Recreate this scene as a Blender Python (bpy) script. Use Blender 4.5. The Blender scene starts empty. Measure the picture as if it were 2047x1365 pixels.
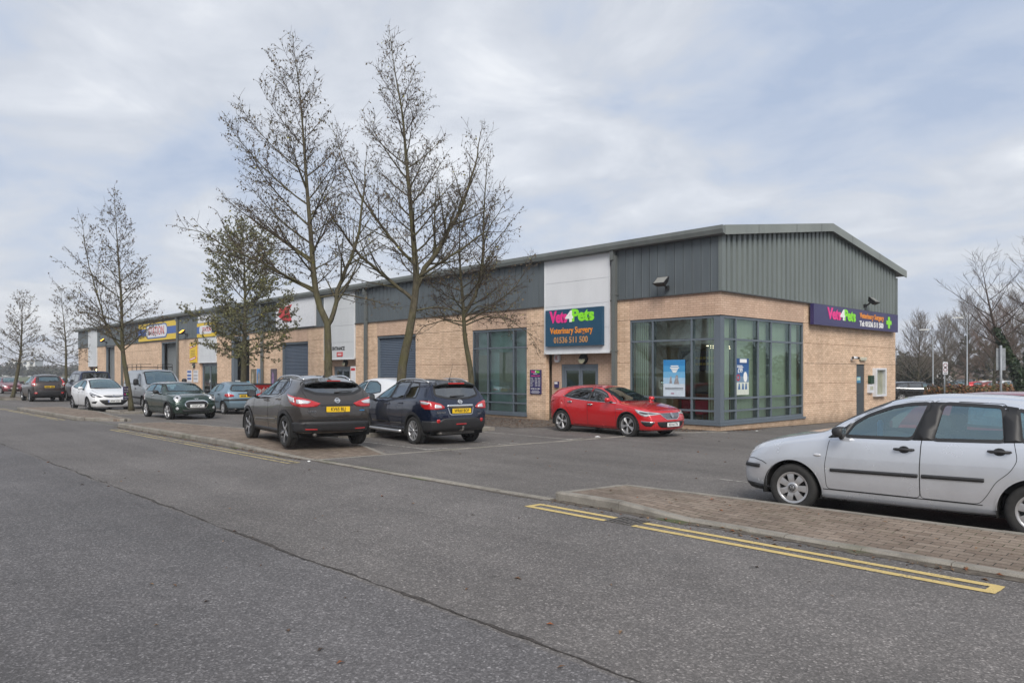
import bpy, bmesh, math, random
import numpy as np
from mathutils import Vector, Matrix, geometry
from mathutils.bvhtree import BVHTree

# ------------------------------------------------------------ camera, sky, sun
scn = bpy.context.scene
COL = scn.collection
R = math.radians
CAMP = (12.54, -20.84, 1.88)
cam = bpy.data.cameras.new('camera')
cam.sensor_width = 36.0
cam.lens = 1480.0 / 2047.0 * 36.0
cam.shift_y = (743.0 - 682.5) / 2047.0
cam.clip_end = 3000.0
cam_o = bpy.data.objects.new('camera', cam)
COL.objects.link(cam_o)
cam_o.location = CAMP
cam_o.rotation_euler = (R(90), 0, math.atan2(0.729, 0.685))
scn.camera = cam_o

SUN_EL, SUN_AZ = R(40), (0.68, -0.58)
wd = bpy.data.worlds.new("World")
scn.world = wd
wd.use_nodes = True
nt = wd.node_tree
nt.nodes.clear()
def nn(t, **k):
    n = nt.nodes.new(t)
    for a, b in k.items():
        setattr(n, a, b)
    return n
def lk(a, b):
    nt.links.new(a, b)
out = nn('ShaderNodeOutputWorld')
bg = nn('ShaderNodeBackground')
bg.inputs[1].default_value = 0.1
sky = nn('ShaderNodeTexSky', sky_type='NISHITA', sun_disc=False)
sky.sun_elevation = SUN_EL
sky.sun_rotation = math.atan2(SUN_AZ[0], SUN_AZ[1])
sky.air_density = 1.0
sky.dust_density = 2.0
tc = nn('ShaderNodeTexCoord')
sep = nn('ShaderNodeSeparateXYZ')
lk(tc.outputs['Generated'], sep.inputs[0])
def wmath(op, a, b=None, clamp=False):
    m = nn('ShaderNodeMath', operation=op, use_clamp=clamp)
    for i, v in enumerate((a, b)):
        if v is None:
            continue
        if isinstance(v, (int, float)):
            m.inputs[i].default_value = v
        else:
            lk(v, m.inputs[i])
    return m.outputs[0]
den = wmath('ADD', wmath('MAXIMUM', sep.outputs[2], 0.0), 0.16)
px_ = wmath('DIVIDE', sep.outputs[0], den)
py_ = wmath('DIVIDE', sep.outputs[1], den)
comb = nn('ShaderNodeCombineXYZ')
lk(px_, comb.inputs[0]); lk(py_, comb.inputs[1])
def wnoise(scale, detail, rough, dist, off, stretch=(1, 1, 1)):
    mp = nn('ShaderNodeMapping')
    mp.inputs['Location'].default_value = off
    mp.inputs['Scale'].default_value = stretch
    lk(comb.outputs[0], mp.inputs[0])
    n = nn('ShaderNodeTexNoise')
    n.inputs['Scale'].default_value = scale
    n.inputs['Detail'].default_value = detail
    n.inputs['Roughness'].default_value = rough
    n.inputs['Distortion'].default_value = dist
    lk(mp.outputs[0], n.inputs['Vector'])
    return n.outputs[0]
def ramp(fac, stops):
    r = nn('ShaderNodeValToRGB')
    e = r.color_ramp.elements
    while len(e) < len(stops):
        e.new(0.5)
    for el, (p, c) in zip(e, stops):
        el.position = p
        el.color = (c[0], c[1], c[2], 1)
    lk(fac, r.inputs[0])
    return r.outputs[0]
n1 = wnoise(0.95, 6, 0.5, 0.35, (3.1, 1.7, 0.0), (1.0, 1.25, 1))
n2 = wnoise(2.4, 6, 0.60, 0.45, (7.3, 0.2, 0.0))
nsum = wmath('ADD', wmath('MULTIPLY', n1, 0.64), wmath('MULTIPLY', n2, 0.36))
cl = ramp(nsum, [(0.385, (0.47, 0.56, 0.73)), (0.465, (0.585, 0.655, 0.785)), (0.525, (0.675, 0.715, 0.79)), (0.585, (0.78, 0.815, 0.88)), (0.665, (1.0, 1.02, 1.05))])
# paler towards the horizon
hz = wmath('POWER', wmath('SUBTRACT', 1.0, wmath('MAXIMUM', sep.outputs[2], 0.0), True), 9.0)
mixh = nn('ShaderNodeMixRGB')
lk(wmath('MULTIPLY', hz, 0.62), mixh.inputs[0]); lk(cl, mixh.inputs[1])
mixh.inputs[2].default_value = (0.76, 0.76, 0.795, 1)
gain = nn('ShaderNodeMixRGB', blend_type='MULTIPLY')
gain.inputs[0].default_value = 1.0
lk(mixh.outputs[0], gain.inputs[1])
gain.inputs[2].default_value = (6.7, 6.7, 6.7, 1)
mixs = nn('ShaderNodeMixRGB')
mixs.inputs[0].default_value = 0.93
lk(sky.outputs[0], mixs.inputs[1]); lk(gain.outputs[0], mixs.inputs[2])
lk(mixs.outputs[0], bg.inputs[0])
lk(bg.outputs[0], out.inputs[0])

sun = bpy.data.lights.new('sun', 'SUN')
sun.energy = 2.3
sun.angle = R(32)
sun.color = (1.0, 0.95, 0.88)
sun_o = bpy.data.objects.new('sun', sun)
COL.objects.link(sun_o)
sd = Vector((SUN_AZ[0], SUN_AZ[1], math.tan(SUN_EL) * math.hypot(*SUN_AZ))).normalized()
sun_o.rotation_euler = sd.to_track_quat('Z', 'Y').to_euler()
sun_o.location = (0, -30, 60)

scn.view_settings.view_transform = 'Standard'
scn.view_settings.look = 'None'
scn.view_settings.exposure = 0.56
scn.view_settings.gamma = 1.0
try:
    scn.view_settings.use_curve_mapping = False
except Exception:
    pass
scn.cycles.max_bounces = 8
scn.cycles.transparent_max_bounces = 16

# ------------------------------------------------------------ helpers
def gz(x, y):
    """height of the ground: falls gently towards the shops"""
    return 0.0026 * min(max(x, -85.0), 40.0) - 0.0137 * min(max(y, -40.0), 17.0) - 0.012 * (min(max(y, 36.0), 78.0) - 36.0)

def link(o):
    COL.objects.link(o)
    return o

def thing(name, label=None, cat=None, loc=(0, 0, 0), rz=0.0, group=None):
    o = bpy.data.objects.new(name, None)
    o.empty_display_size = 0.3
    o.location = loc
    o.rotation_euler = (0, 0, rz)
    link(o)
    return tag(o, label, cat, group)

def tag(o, label=None, cat=None, group=None, kind=None):
    if label: o['label'] = label
    if cat: o['category'] = cat
    if group: o['group'] = group
    if kind: o['kind'] = kind
    return o

def copy_tree(o, parent=None):
    c = o.copy()
    COL.objects.link(c)
    c.parent = parent
    for ch in list(o.children):
        copy_tree(ch, c)
    return c

class MB:
    """collects shapes and links them as ONE mesh object"""
    def __init__(s):
        s.v = []; s.f = []; s.m = []; s.sm = []
    def add(s, vs, fs, mi=0, smooth=False):
        b = len(s.v)
        s.v.extend([tuple(p) for p in vs])
        for f in fs:
            s.f.append([b + i for i in f]); s.m.append(mi); s.sm.append(smooth)
        return s
    def box(s, c, d, mi=0, rz=0.0, mat=None):
        hx, hy, hz_ = d[0] / 2, d[1] / 2, d[2] / 2
        vs = [Vector((x, y, z)) for z in (-hz_, hz_) for y in (-hy, hy) for x in (-hx, hx)]
        if mat is not None:
            vs = [mat @ p for p in vs]
        elif rz:
            cc, ss = math.cos(rz), math.sin(rz)
            vs = [Vector((p.x * cc - p.y * ss, p.x * ss + p.y * cc, p.z)) for p in vs]
        c = Vector(c)
        return s.add([p + c for p in vs], [(0, 2, 3, 1), (4, 5, 7, 6), (0, 1, 5, 4), (2, 6, 7, 3), (0, 4, 6, 2), (1, 3, 7, 5)], mi)
    def bx(s, x0, x1, y0, y1, z0, z1, mi=0):
        return s.box(((x0 + x1) / 2, (y0 + y1) / 2, (z0 + z1) / 2), (abs(x1 - x0), abs(y1 - y0), abs(z1 - z0)), mi)
    def quad(s, a, b, c, d, mi=0):
        return s.add([a, b, c, d], [(0, 1, 2, 3)], mi)
    def tube(s, pts, rad, n=6, mi=0, cap=True, smooth=True):
        pts = [Vector(p) for p in pts]
        if isinstance(rad, (int, float)):
            rad = [rad] * len(pts)
        vs = []; fs = []
        up = None
        for i, p in enumerate(pts):
            d = (pts[min(i + 1, len(pts) - 1)] - pts[max(i - 1, 0)])
            if d.length < 1e-9: d = Vector((0, 0, 1))
            d.normalize()
            if up is None:
                up = Vector((1, 0, 0)) if abs(d.x) < 0.9 else Vector((0, 1, 0))
            a = up - d * up.dot(d)
            if a.length < 1e-6:
                a = Vector((0, 1, 0)) - d * d.y
            a.normalize(); up = a
            b = d.cross(a)
            for k in range(n):
                t = 2 * math.pi * k / n
                vs.append(p + (a * math.cos(t) + b * math.sin(t)) * rad[i])
        for i in range(len(pts) - 1):
            for k in range(n):
                k2 = (k + 1) % n
                fs.append((i * n + k, i * n + k2, (i + 1) * n + k2, (i + 1) * n + k))
        if cap:
            fs.append(tuple(range(n - 1, -1, -1)))
            fs.append(tuple((len(pts) - 1) * n + k for k in range(n)))
        return s.add(vs, fs, mi, smooth)
    def lathe(s, prof, n=24, mi=0, axis='y', c=(0, 0, 0), smooth=True):
        """prof: (radius, along axis)"""
        vs = []; fs = []
        m = len(prof)
        for k in range(n):
            t = 2 * math.pi * k / n
            for r, h in prof:
                if axis == 'y':
                    vs.append((c[0] + r * math.cos(t), c[1] + h, c[2] + r * math.sin(t)))
                elif axis == 'x':
                    vs.append((c[0] + h, c[1] + r * math.cos(t), c[2] + r * math.sin(t)))
                else:
                    vs.append((c[0] + r * math.cos(t), c[1] + r * math.sin(t), c[2] + h))
        for k in range(n):
            k2 = (k + 1) % n
            for j in range(m - 1):
                q = (k * m + j, k2 * m + j, k2 * m + j + 1, k * m + j + 1)
                fs.append(q if axis != 'y' else q[::-1])
        return s.add(vs, fs, mi, smooth)
    def prism(s, poly, h, M=None, mi=0):
        """2D polygon in local xy, thickness h along local z, moved by matrix M"""
        n = len(poly)
        vs = [Vector((p[0], p[1], 0)) for p in poly] + [Vector((p[0], p[1], h)) for p in poly]
        if M is not None:
            vs = [M @ p for p in vs]
        fs = [tuple(range(n - 1, -1, -1)), tuple(range(n, 2 * n))]
        for i in range(n):
            j = (i + 1) % n
            fs.append((i, j, n + j, n + i))
        return s.add(vs, fs, mi)
    def build(s, name, mats, parent=None, loc=None):
        me = bpy.data.meshes.new(name)
        me.from_pydata(s.v, [], s.f)
        if not isinstance(mats, (list, tuple)):
            mats = [mats]
        for m in mats:
            me.materials.append(m)
        if me.polygons:
            me.polygons.foreach_set('material_index', s.m)
            me.polygons.foreach_set('use_smooth', s.sm)
        me.update()
        o = bpy.data.objects.new(name, me)
        link(o)
        if parent is not None:
            o.parent = parent
        if loc is not None:
            o.location = loc
        return o

_txt = {}
def text_geo(body, size=1.0, depth=0.004, align='CENTER', bold=0.0, sx=1.0, space=1.0):
    key = (body, size, depth, align, bold, sx, space)
    if key not in _txt:
        cu = bpy.data.curves.new('lettering', 'FONT')
        cu.body = body
        cu.size = size
        cu.extrude = depth / 2
        cu.align_x = align
        cu.align_y = 'CENTER'
        cu.offset = bold
        cu.space_character = space
        cu.resolution_u = 3
        o = bpy.data.objects.new('lettering', cu)
        me = bpy.data.meshes.new_from_object(o)
        vs = [(v.co.x * sx, v.co.y, v.co.z) for v in me.vertices]
        fs = [tuple(p.vertices) for p in me.polygons]
        bpy.data.objects.remove(o)
        bpy.data.curves.remove(cu)
        bpy.data.meshes.remove(me)
        _txt[key] = (vs, fs)
    return _txt[key]

def add_text(mb, body, M, size, mi=0, **k):
    vs, fs = text_geo(body, size, **k)
    mb.add([M @ Vector(v) for v in vs], fs, mi)

def face_m(origin, right, up):
    """matrix whose local x runs along right, y along up, z out of the face"""
    r = Vector(right).normalized(); u = Vector(up).normalized()
    n = r.cross(u)
    M = Matrix((r, u, n)).transposed().to_4x4()
    M.translation = Vector(origin)
    return M

# ------------------------------------------------------------ materials
class NB:
    def __init__(s, m):
        m.use_nodes = True
        s.t = m.node_tree
        s.b = s.t.nodes.get('Principled BSDF')
    def n(s, t, **k):
        x = s.t.nodes.new(t)
        for a, b in k.items():
            setattr(x, a, b)
        return x
    def put(s, sock, v):
        if isinstance(v, bpy.types.NodeSocket):
            s.t.links.new(v, sock)
        elif isinstance(v, (tuple, list)) and len(v) == 3 and sock.type == 'RGBA':
            sock.default_value = (v[0], v[1], v[2], 1)
        else:
            sock.default_value = v
    def pos(s):
        return s.n('ShaderNodeTexCoord').outputs['Object']
    def math(s, op, a, b=None, c=None, clamp=False):
        m = s.n('ShaderNodeMath', operation=op, use_clamp=clamp)
        for i, v in enumerate((a, b, c)):
            if v is not None: s.put(m.inputs[i], v)
        return m.outputs[0]
    def mix(s, f, a, b, blend='MIX'):
        m = s.n('ShaderNodeMixRGB', blend_type=blend)
        s.put(m.inputs[0], f); s.put(m.inputs[1], a); s.put(m.inputs[2], b)
        return m.outputs[0]
    def noise(s, vec, scale, detail=3, rough=0.5, dist=0.0):
        n = s.n('ShaderNodeTexNoise')
        s.put(n.inputs['Vector'], vec)
        n.inputs['Scale'].default_value = scale
        n.inputs['Detail'].default_value = detail
        n.inputs['Roughness'].default_value = rough
        n.inputs['Distortion'].default_value = dist
        return n.outputs[0]
    def ramp(s, f, stops):
        r = s.n('ShaderNodeValToRGB')
        e = r.color_ramp.elements
        while len(e) < len(stops): e.new(0.5)
        for el, (p, c) in zip(e, stops):
            el.position = p
            if isinstance(c, (int, float)): c = (c, c, c)
            el.color = (c[0], c[1], c[2], 1)
        s.put(r.inputs[0], f)
        return r.outputs[0]
    def map(s, vec, scale=(1, 1, 1), loc=(0, 0, 0), rot=(0, 0, 0)):
        m = s.n('ShaderNodeMapping')
        s.put(m.inputs[0], vec)
        m.inputs['Scale'].default_value = scale
        m.inputs['Location'].default_value = loc
        m.inputs['Rotation'].default_value = rot
        return m.outputs[0]
    def bump(s, h, strength=0.3, dist=0.01):
        b = s.n('ShaderNodeBump')
        b.inputs['Strength'].default_value = strength
        b.inputs['Distance'].default_value = dist
        s.put(b.inputs['Height'], h)
        s.put(s.b.inputs['Normal'], b.outputs[0])
    def set(s, **k):
        names = dict(col='Base Color', rough='Roughness', metal='Metallic', coat='Coat Weight', coatr='Coat Roughness', spec='Specular IOR Level', alpha='Alpha', emit='Emission Color', estr='Emission Strength', trans='Transmission Weight', ior='IOR')
        for a, v in k.items():
            s.put(s.b.inputs[names[a]], v)

_mat = {}
def M_(name, **k):
    """plain material with slight wear in roughness and tone"""
    if name in _mat: return _mat[name]
    m = bpy.data.materials.new(name)
    nb = NB(m)
    vary = k.pop('vary', 0.12); vs = k.pop('vscale', 6.0); bump = k.pop('bump', 0.0)
    col = k.pop('col', (0.5, 0.5, 0.5))
    if vary:
        p = nb.pos()
        n = nb.noise(p, vs, 5, 0.6)
        f = nb.ramp(n, [(0.3, 1 - vary), (0.7, 1 + vary * 0.6)])
        col = nb.mix(1.0, col, f, 'MULTIPLY')
    nb.set(col=col, **k)
    if bump:
        nb.bump(nb.noise(nb.pos(), 60, 4), bump, 0.003)
    _mat[name] = m
    return m

def glass_mat(name, tint, gloss=0.12, rough=0.0, fac=0.85, gcol=(0.95, 0.98, 1.0)):
    """window glass: tinted see-through sheet with a mirror coat that grows at grazing angles"""
    m = bpy.data.materials.new(name)
    nb = NB(m)
    t = nb.t
    o = t.nodes['Material Output']
    t.nodes.remove(nb.b)
    tr = nb.n('ShaderNodeBsdfTransparent'); nb.put(tr.inputs[0], tint)
    gl = nb.n('ShaderNodeBsdfGlossy'); nb.put(gl.inputs[0], gcol); gl.inputs['Roughness'].default_value = rough
    lw = nb.n('ShaderNodeFresnel'); lw.inputs[0].default_value = 1.52
    f = nb.math('ADD', nb.math('MULTIPLY', lw.outputs[0], fac), gloss, clamp=True)
    mx = nb.n('ShaderNodeMixShader')
    nb.put(mx.inputs[0], f); nb.t.links.new(tr.outputs[0], mx.inputs[1]); nb.t.links.new(gl.outputs[0], mx.inputs[2])
    nb.t.links.new(mx.outputs[0], o.inputs[0])
    return m
# ------------------------------------------------------------ ground materials
def asphalt(name, base, speck=0.5, patch=0.18, split=None):
    m = bpy.data.materials.new(name)
    nb = NB(m)
    p = nb.pos()
    v = nb.n('ShaderNodeTexVoronoi'); nb.put(v.inputs['Vector'], p); v.inputs['Scale'].default_value = 72
    v2 = nb.n('ShaderNodeTexVoronoi'); nb.put(v2.inputs['Vector'], p); v2.inputs['Scale'].default_value = 140
    sepc = nb.n('ShaderNodeSeparateColor'); nb.put(sepc.inputs[0], v.outputs['Color'])
    sepd = nb.n('ShaderNodeSeparateColor'); nb.put(sepd.inputs[0], v2.outputs['Color'])
    stone = nb.ramp(sepc.outputs[0], [(0.0, 0.45), (0.55, 0.85), (0.8, 1.15), (0.97, 2.0), (1.0, 2.7)])
    fine = nb.ramp(sepd.outputs[1], [(0.0, 0.6), (0.6, 1.0), (1.0, 1.5)])
    edge = nb.ramp(v.outputs['Distance'], [(0.0, 1.1), (0.6, 0.8), (1.0, 0.6)])
    s1 = nb.mix(speck, (1, 1, 1), nb.mix(1.0, nb.mix(1.0, stone, fine, 'MULTIPLY'), edge, 'MULTIPLY'))
    big = nb.noise(p, 0.35, 5, 0.6, 0.4)
    mid = nb.noise(p, 2.3, 5, 0.65, 0.2)
    # tyre-worn streaks along the traffic direction
    st = nb.noise(nb.map(p, (0.05, 1.3, 1)), 1.0, 4, 0.6)
    b = nb.ramp(big, [(0.3, 1 - patch), (0.55, 1.0), (0.75, 1 + patch * 0.8)])
    mm = nb.ramp(mid, [(0.3, 0.88), (0.6, 1.03), (0.8, 1.1)])
    ss = nb.ramp(st, [(0.35, 0.87), (0.65, 1.08)])
    spots = nb.ramp(nb.noise(p, 5.0, 2, 0.5), [(0.70, 1.0), (0.78, 0.74)])
    col = nb.mix(1.0, base, s1, 'MULTIPLY')
    for x in (b, mm, ss, spots):
        col = nb.mix(1.0, col, x, 'MULTIPLY')
    if split is not None:
        # the far lane was laid in another, bluer mix
        sx = nb.n('ShaderNodeSeparateXYZ'); nb.put(sx.inputs[0], p)
        wob = nb.math('MULTIPLY', nb.noise(p, 1.2, 3), 0.12)
        f = nb.math('GREATER_THAN', nb.math('ADD', sx.outputs[1], wob), split + 0.06)
        col = nb.mix(f, nb.mix(1.0, col, (0.90, 0.925, 0.975), 'MULTIPLY'), col)
    nb.set(col=col, rough=nb.ramp(mid, [(0.3, 0.72), (0.7, 0.92)]), spec=0.3)
    nb.bump(nb.math('ADD', v.outputs['Distance'], nb.math('MULTIPLY', big, 0.5)), 0.35, 0.006)
    return m

m_road = asphalt('road_asphalt', (0.158, 0.146, 0.139), 0.62, 0.2, -17.78)
m_park = asphalt('car_park_asphalt', (0.160, 0.147, 0.137), 0.6, 0.2)

def concrete(name, base, bumpk=0.25):
    m = bpy.data.materials.new(name)
    nb = NB(m)
    p = nb.pos()
    n = nb.noise(p, 3.0, 6, 0.65)
    f = nb.noise(p, 90, 3, 0.6)
    lo = nb.noise(p, 1.1, 3, 0.5)
    c = nb.mix(1.0, base, nb.ramp(n, [(0.3, 0.62), (0.55, 1.0), (0.8, 1.15)]), 'MULTIPLY')
    c = nb.mix(1.0, c, nb.ramp(f, [(0.3, 0.8), (0.7, 1.15)]), 'MULTIPLY')
    c = nb.mix(nb.ramp(lo, [(0.56, 0.0), (0.70, 0.55)]), c, (0.075, 0.08, 0.045))
    nb.set(col=c, rough=0.9, spec=0.25)
    nb.bump(nb.math('ADD', n, f), bumpk, 0.006)
    return m
m_kerb = concrete('kerb_concrete', (0.255, 0.235, 0.205))

def paver_mat():
    m = bpy.data.materials.new('block_paving')
    nb = NB(m)
    p = nb.pos()
    br = nb.n('ShaderNodeTexBrick')
    nb.put(br.inputs['Vector'], nb.map(p, (1, 1, 1), (0, 0, 0), (0, 0, 0)))
    br.inputs['Scale'].default_value = 1.0
    br.inputs['Brick Width'].default_value = 0.205
    br.inputs['Row Height'].default_value = 0.103
    br.inputs['Mortar Size'].default_value = 0.0055
    br.inputs['Mortar Smooth'].default_value = 0.3
    br.inputs['Bias'].default_value = 0.0
    nb.put(br.inputs['Color1'], (0.185, 0.142, 0.112)); nb.put(br.inputs['Color2'], (0.255, 0.205, 0.165)); nb.put(br.inputs['Mortar'], (0.06, 0.055, 0.045))
    n = nb.noise(p, 1.3, 5, 0.65)
    f = nb.noise(p, 55, 3, 0.7)
    c = nb.mix(1.0, br.outputs['Color'], nb.ramp(n, [(0.3, 0.72), (0.6, 1.02), (0.8, 1.2)]), 'MULTIPLY')
    c = nb.mix(1.0, c, nb.ramp(f, [(0.3, 0.75), (0.7, 1.2)]), 'MULTIPLY')
    moss = nb.math('MULTIPLY', br.outputs['Fac'], nb.ramp(nb.noise(p, 2.0, 3), [(0.5, 0.0), (0.62, 0.8)]))
    c = nb.mix(moss, c, (0.05, 0.06, 0.025))
    nb.set(col=c, rough=0.9, spec=0.25)
    h = nb.math('SUBTRACT', nb.math('MULTIPLY', f, 0.3), br.outputs['Fac'])
    nb.bump(h, 0.5, 0.006)
    return m
m_paver = paver_mat()

def paint_line(name, base, worn, under):
    m = bpy.data.materials.new(name)
    nb = NB(m)
    p = nb.pos()
    n = nb.noise(p, 9.0, 6, 0.7)
    f = nb.noise(p, 80, 2, 0.6)
    mid = nb.noise(p, 1.2, 3)
    w = nb.math('ADD', nb.math('MULTIPLY', n, 0.55), nb.math('ADD', nb.math('MULTIPLY', f, 0.3), nb.math('MULTIPLY', mid, 0.25)))
    k = nb.ramp(w, [(worn, 0.0), (worn + 0.06, 1.0)])
    c = nb.mix(k, nb.mix(1.0, base, nb.ramp(n, [(0.3, 0.75), (0.7, 1.1)]), 'MULTIPLY'), under)
    nb.set(col=c, rough=0.8, spec=0.3)
    return m
m_yellow = paint_line('yellow_line_paint', (0.58, 0.44, 0.18), 0.60, (0.16, 0.14, 0.11))
m_white = paint_line('white_line_paint', (0.46, 0.44, 0.40), 0.53, (0.15, 0.14, 0.13))

def dirt_mat():
    m = bpy.data.materials.new('gutter_dirt')
    nb = NB(m)
    p = nb.pos()
    n = nb.noise(p, 14, 5, 0.7)
    n2 = nb.noise(p, 1.5, 3)
    c = nb.ramp(n, [(0.3, (0.045, 0.035, 0.025)), (0.55, (0.095, 0.078, 0.06)), (0.75, (0.16, 0.14, 0.115))])
    c = nb.mix(nb.ramp(n2, [(0.58, 0.0), (0.66, 0.8)]), c, (0.06, 0.075, 0.02))
    nb.set(col=c, rough=0.95)
    nb.bump(n, 0.6, 0.01)
    return m
m_dirt = dirt_mat()

def soil_mat():
    m = bpy.data.materials.new('leafy_soil')
    nb = NB(m)
    p = nb.pos()
    v = nb.n('ShaderNodeTexVoronoi'); nb.put(v.inputs['Vector'], p); v.inputs['Scale'].default_value = 22
    sp = nb.n('ShaderNodeSeparateColor'); nb.put(sp.inputs[0], v.outputs['Color'])
    c = nb.ramp(sp.outputs[0], [(0.0, (0.05, 0.038, 0.03)), (0.5, (0.10, 0.08, 0.063)), (0.8, (0.16, 0.125, 0.10)), (1.0, (0.22, 0.17, 0.13))])
    c = nb.mix(1.0, c, nb.ramp(nb.noise(p, 2.5, 4), [(0.3, 0.7), (0.7, 1.15)]), 'MULTIPLY')
    nb.set(col=c, rough=0.95)
    nb.bump(v.outputs['Distance'], 0.8, 0.02)
    return m
m_soil = soil_mat()

def grass_mat():
    m = bpy.data.materials.new('winter_grass')
    nb = NB(m)
    p = nb.pos()
    n = nb.noise(p, 6, 5, 0.7)
    n2 = nb.noise(p, 0.25, 4)
    c = nb.ramp(n, [(0.3, (0.05, 0.062, 0.026)), (0.55, (0.10, 0.115, 0.05)), (0.75, (0.17, 0.17, 0.085))])
    c = nb.mix(1.0, c, nb.ramp(n2, [(0.3, 0.75), (0.7, 1.2)]), 'MULTIPLY')
    nb.set(col=c, rough=0.95)
    nb.bump(n, 0.8, 0.03)
    return m
m_grass = grass_mat()
m_iron = M_('cast_iron', col=(0.12, 0.11, 0.10), rough=0.7, metal=0.2, vary=0.4, vscale=20)

# ------------------------------------------------------------ ground sheets
def sheet(name, x0, x1, y0, y1, dz, mat, lab=None):
    xs = sorted({x0, x1} | {b for b in (-85.0, 40.0) if x0 < b < x1})
    ys = sorted({y0, y1} | {b for b in (-40.0, 17.0, 36.0, 78.0) if y0 < b < y1})
    mb = MB()
    vs = [(x, y, gz(x, y) + dz) for y in ys for x in xs]
    n = len(xs)
    fs = [(j * n + i, j * n + i + 1, (j + 1) * n + i + 1, (j + 1) * n + i) for j in range(len(ys) - 1) for i in range(n - 1)]
    mb.add(vs, fs)
    return tag(mb.build(name, mat), kind='structure')
sheet('ground', -690, 690, -690, 690, 0.0, m_grass)
sheet('car_park', -110, 34, -13.74, 37, 0.004, m_park)
sheet('far_car_park', -32, 10, 80, 103, 0.004, m_park)
sheet('road', -260, 260, -30, -13.80, 0.004, m_road)

def poly_sheet(name, pts, dz, mat, kind='structure'):
    mb = MB()
    mb.add([(x, y, gz(x, y) + dz) for x, y in pts], [tuple(range(len(pts)))])
    return tag(mb.build(name, mat), kind=kind)

def strip(mb, pts, w, dz, wob=0.0, rng=None, step=0.25):
    """flat ribbon on the ground along pts"""
    P = [Vector((p[0], p[1])) for p in pts]
    rows = []
    for a, b in zip(P[:-1], P[1:]):
        n = max(1, int((b - a).length / step))
        for i in range(n):
            rows.append((a + (b - a) * i / n, (b - a).normalized()))
    rows.append((P[-1], (P[-1] - P[-2]).normalized()))
    vs = []
    for p, d in rows:
        nrm = Vector((-d.y, d.x))
        o1 = rng.uniform(-wob, wob) if wob else 0
        o2 = rng.uniform(-wob, wob) if wob else 0
        for q in (p + nrm * (w / 2 + o1), p - nrm * (w / 2 + o2)):
            vs.append((q.x, q.y, gz(q.x, q.y) + dz))
    fs = [(2 * i, 2 * i + 1, 2 * i + 3, 2 * i + 2) for i in range(len(rows) - 1)]
    mb.add(vs, fs)

rg = random.Random(5)
# joint between the two lanes, a dark weathered crack
def crack():
    mb = MB()
    vs = []
    x, y, w = -60.0, -17.74, .012
    while x < 16:
        y += rg.uniform(-.011, .011) + (-17.74 + .02 * math.sin(x * .9) - y) * .12
        w = min(.020, max(.002, w + rg.uniform(-.006, .006)))
        vs += [(x, y - w * rg.uniform(.6, 1.3), gz(x, y) + .0085), (x, y + w * rg.uniform(.6, 1.3), gz(x, y) + .0085)]
        x += .07 if x > -12 else .3
    mb.add(vs, [(i, i + 2, i + 3, i + 1) for i in range(0, len(vs) - 2, 2)])
    m = M_('crack_filler', col=(0.050, 0.043, 0.038), rough=0.95, vary=0.7, vscale=25)
    return tag(mb.build('road_joint', m), kind='structure')
crack()

# double yellow lines
def yellow(x0, x1, ya, yb, gaps=(), w=.088, mat=None):
    mb = MB()
    cuts = [x0] + [g for gp in gaps for g in gp] + [x1]
    for i in range(0, len(cuts), 2):
        for y in (ya, yb):
            strip(mb, [(cuts[i], y), (cuts[i + 1], y)], w, 0.009, 0.004, rg, 0.2)
    for x in (x0, x1):
        strip(mb, [(x, min(ya, yb) - 0.037), (x, max(ya, yb) + 0.037)], 0.085, 0.0095, 0.003, rg, 0.1)
    return tag(mb.build('double_yellow_line', mat or m_yellow), kind='structure')
yellow(6.02, 10.95, -14.43, -14.22, ((7.24, 7.62),))
m_yellow_old = paint_line('faded_yellow_paint', (0.52, 0.42, 0.20), 0.54, (0.16, 0.14, 0.11))
yellow(-11.4, -0.15, -14.54, -14.34, (), .06, m_yellow_old)
yellow(-29.8, -17.7, -14.56, -14.37, (), .06, m_yellow_old)

# white bay markings
def bays():
    mb = MB()
    for y in (-10.95, -8.72, -6.3, -3.95):
        strip(mb, [(-4.4, y), (-0.6, y)], 0.075, 0.009, 0.004, rg)
        strip(mb, [(-0.72, y - 0.10), (-0.72, y + 0.55)], 0.085, 0.0095, 0.004, rg)
    for y in (-10.3, -7.9):
        strip(mb, [(6.2, y), (11.0, y)], 0.075, 0.009, 0.004, rg)
    for y in (-10.6, -8.2, -5.8):
        strip(mb, [(-22.4, y), (-17.4, y)], 0.075, 0.009, 0.004, rg)
    return tag(mb.build('bay_marking', m_white), kind='structure')
bays()

# ------------------------------------------------------------ kerbs and block paving
def kerb_run(pts, w=0.125, stone=0.9, name='kerb', gap=0.007, mat=None):
    """pts: (x, y, top height above ground); stones lie to the LEFT of the run"""
    mb = MB()
    rk = random.Random(int(abs(pts[0][0]) * 100))
    for (xa, ya, ha), (xb, yb, hb) in zip(pts[:-1], pts[1:]):
        d = Vector((xb - xa, yb - ya)); L = d.length; d.normalize()
        n = Vector((-d.y, d.x))
        k = max(1, round(L / stone))
        for i in range(k):
            s0, s1 = L * i / k + gap / 2, L * (i + 1) / k - gap / 2
            j = rk.uniform(-0.004, 0.004)
            vs = []
            for s in (s0, s1):
                h = ha + (hb - ha) * s / L + j
                for off, hh in ((0.0, -0.12), (0.0, h - 0.022), (0.018, h), (w, h), (w, -0.12)):
                    q = Vector((xa, ya)) + d * s + n * off
                    vs.append((q.x, q.y, gz(q.x, q.y) + hh))
            fs = [(a, a + 1, a + 6, a + 5) for a in range(4)] + [(4, 3, 2, 1, 0), (5, 6, 7, 8, 9)]
            mb.add(vs, fs)
    return tag(mb.build(name, mat or m_kerb), kind='structure')

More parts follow.
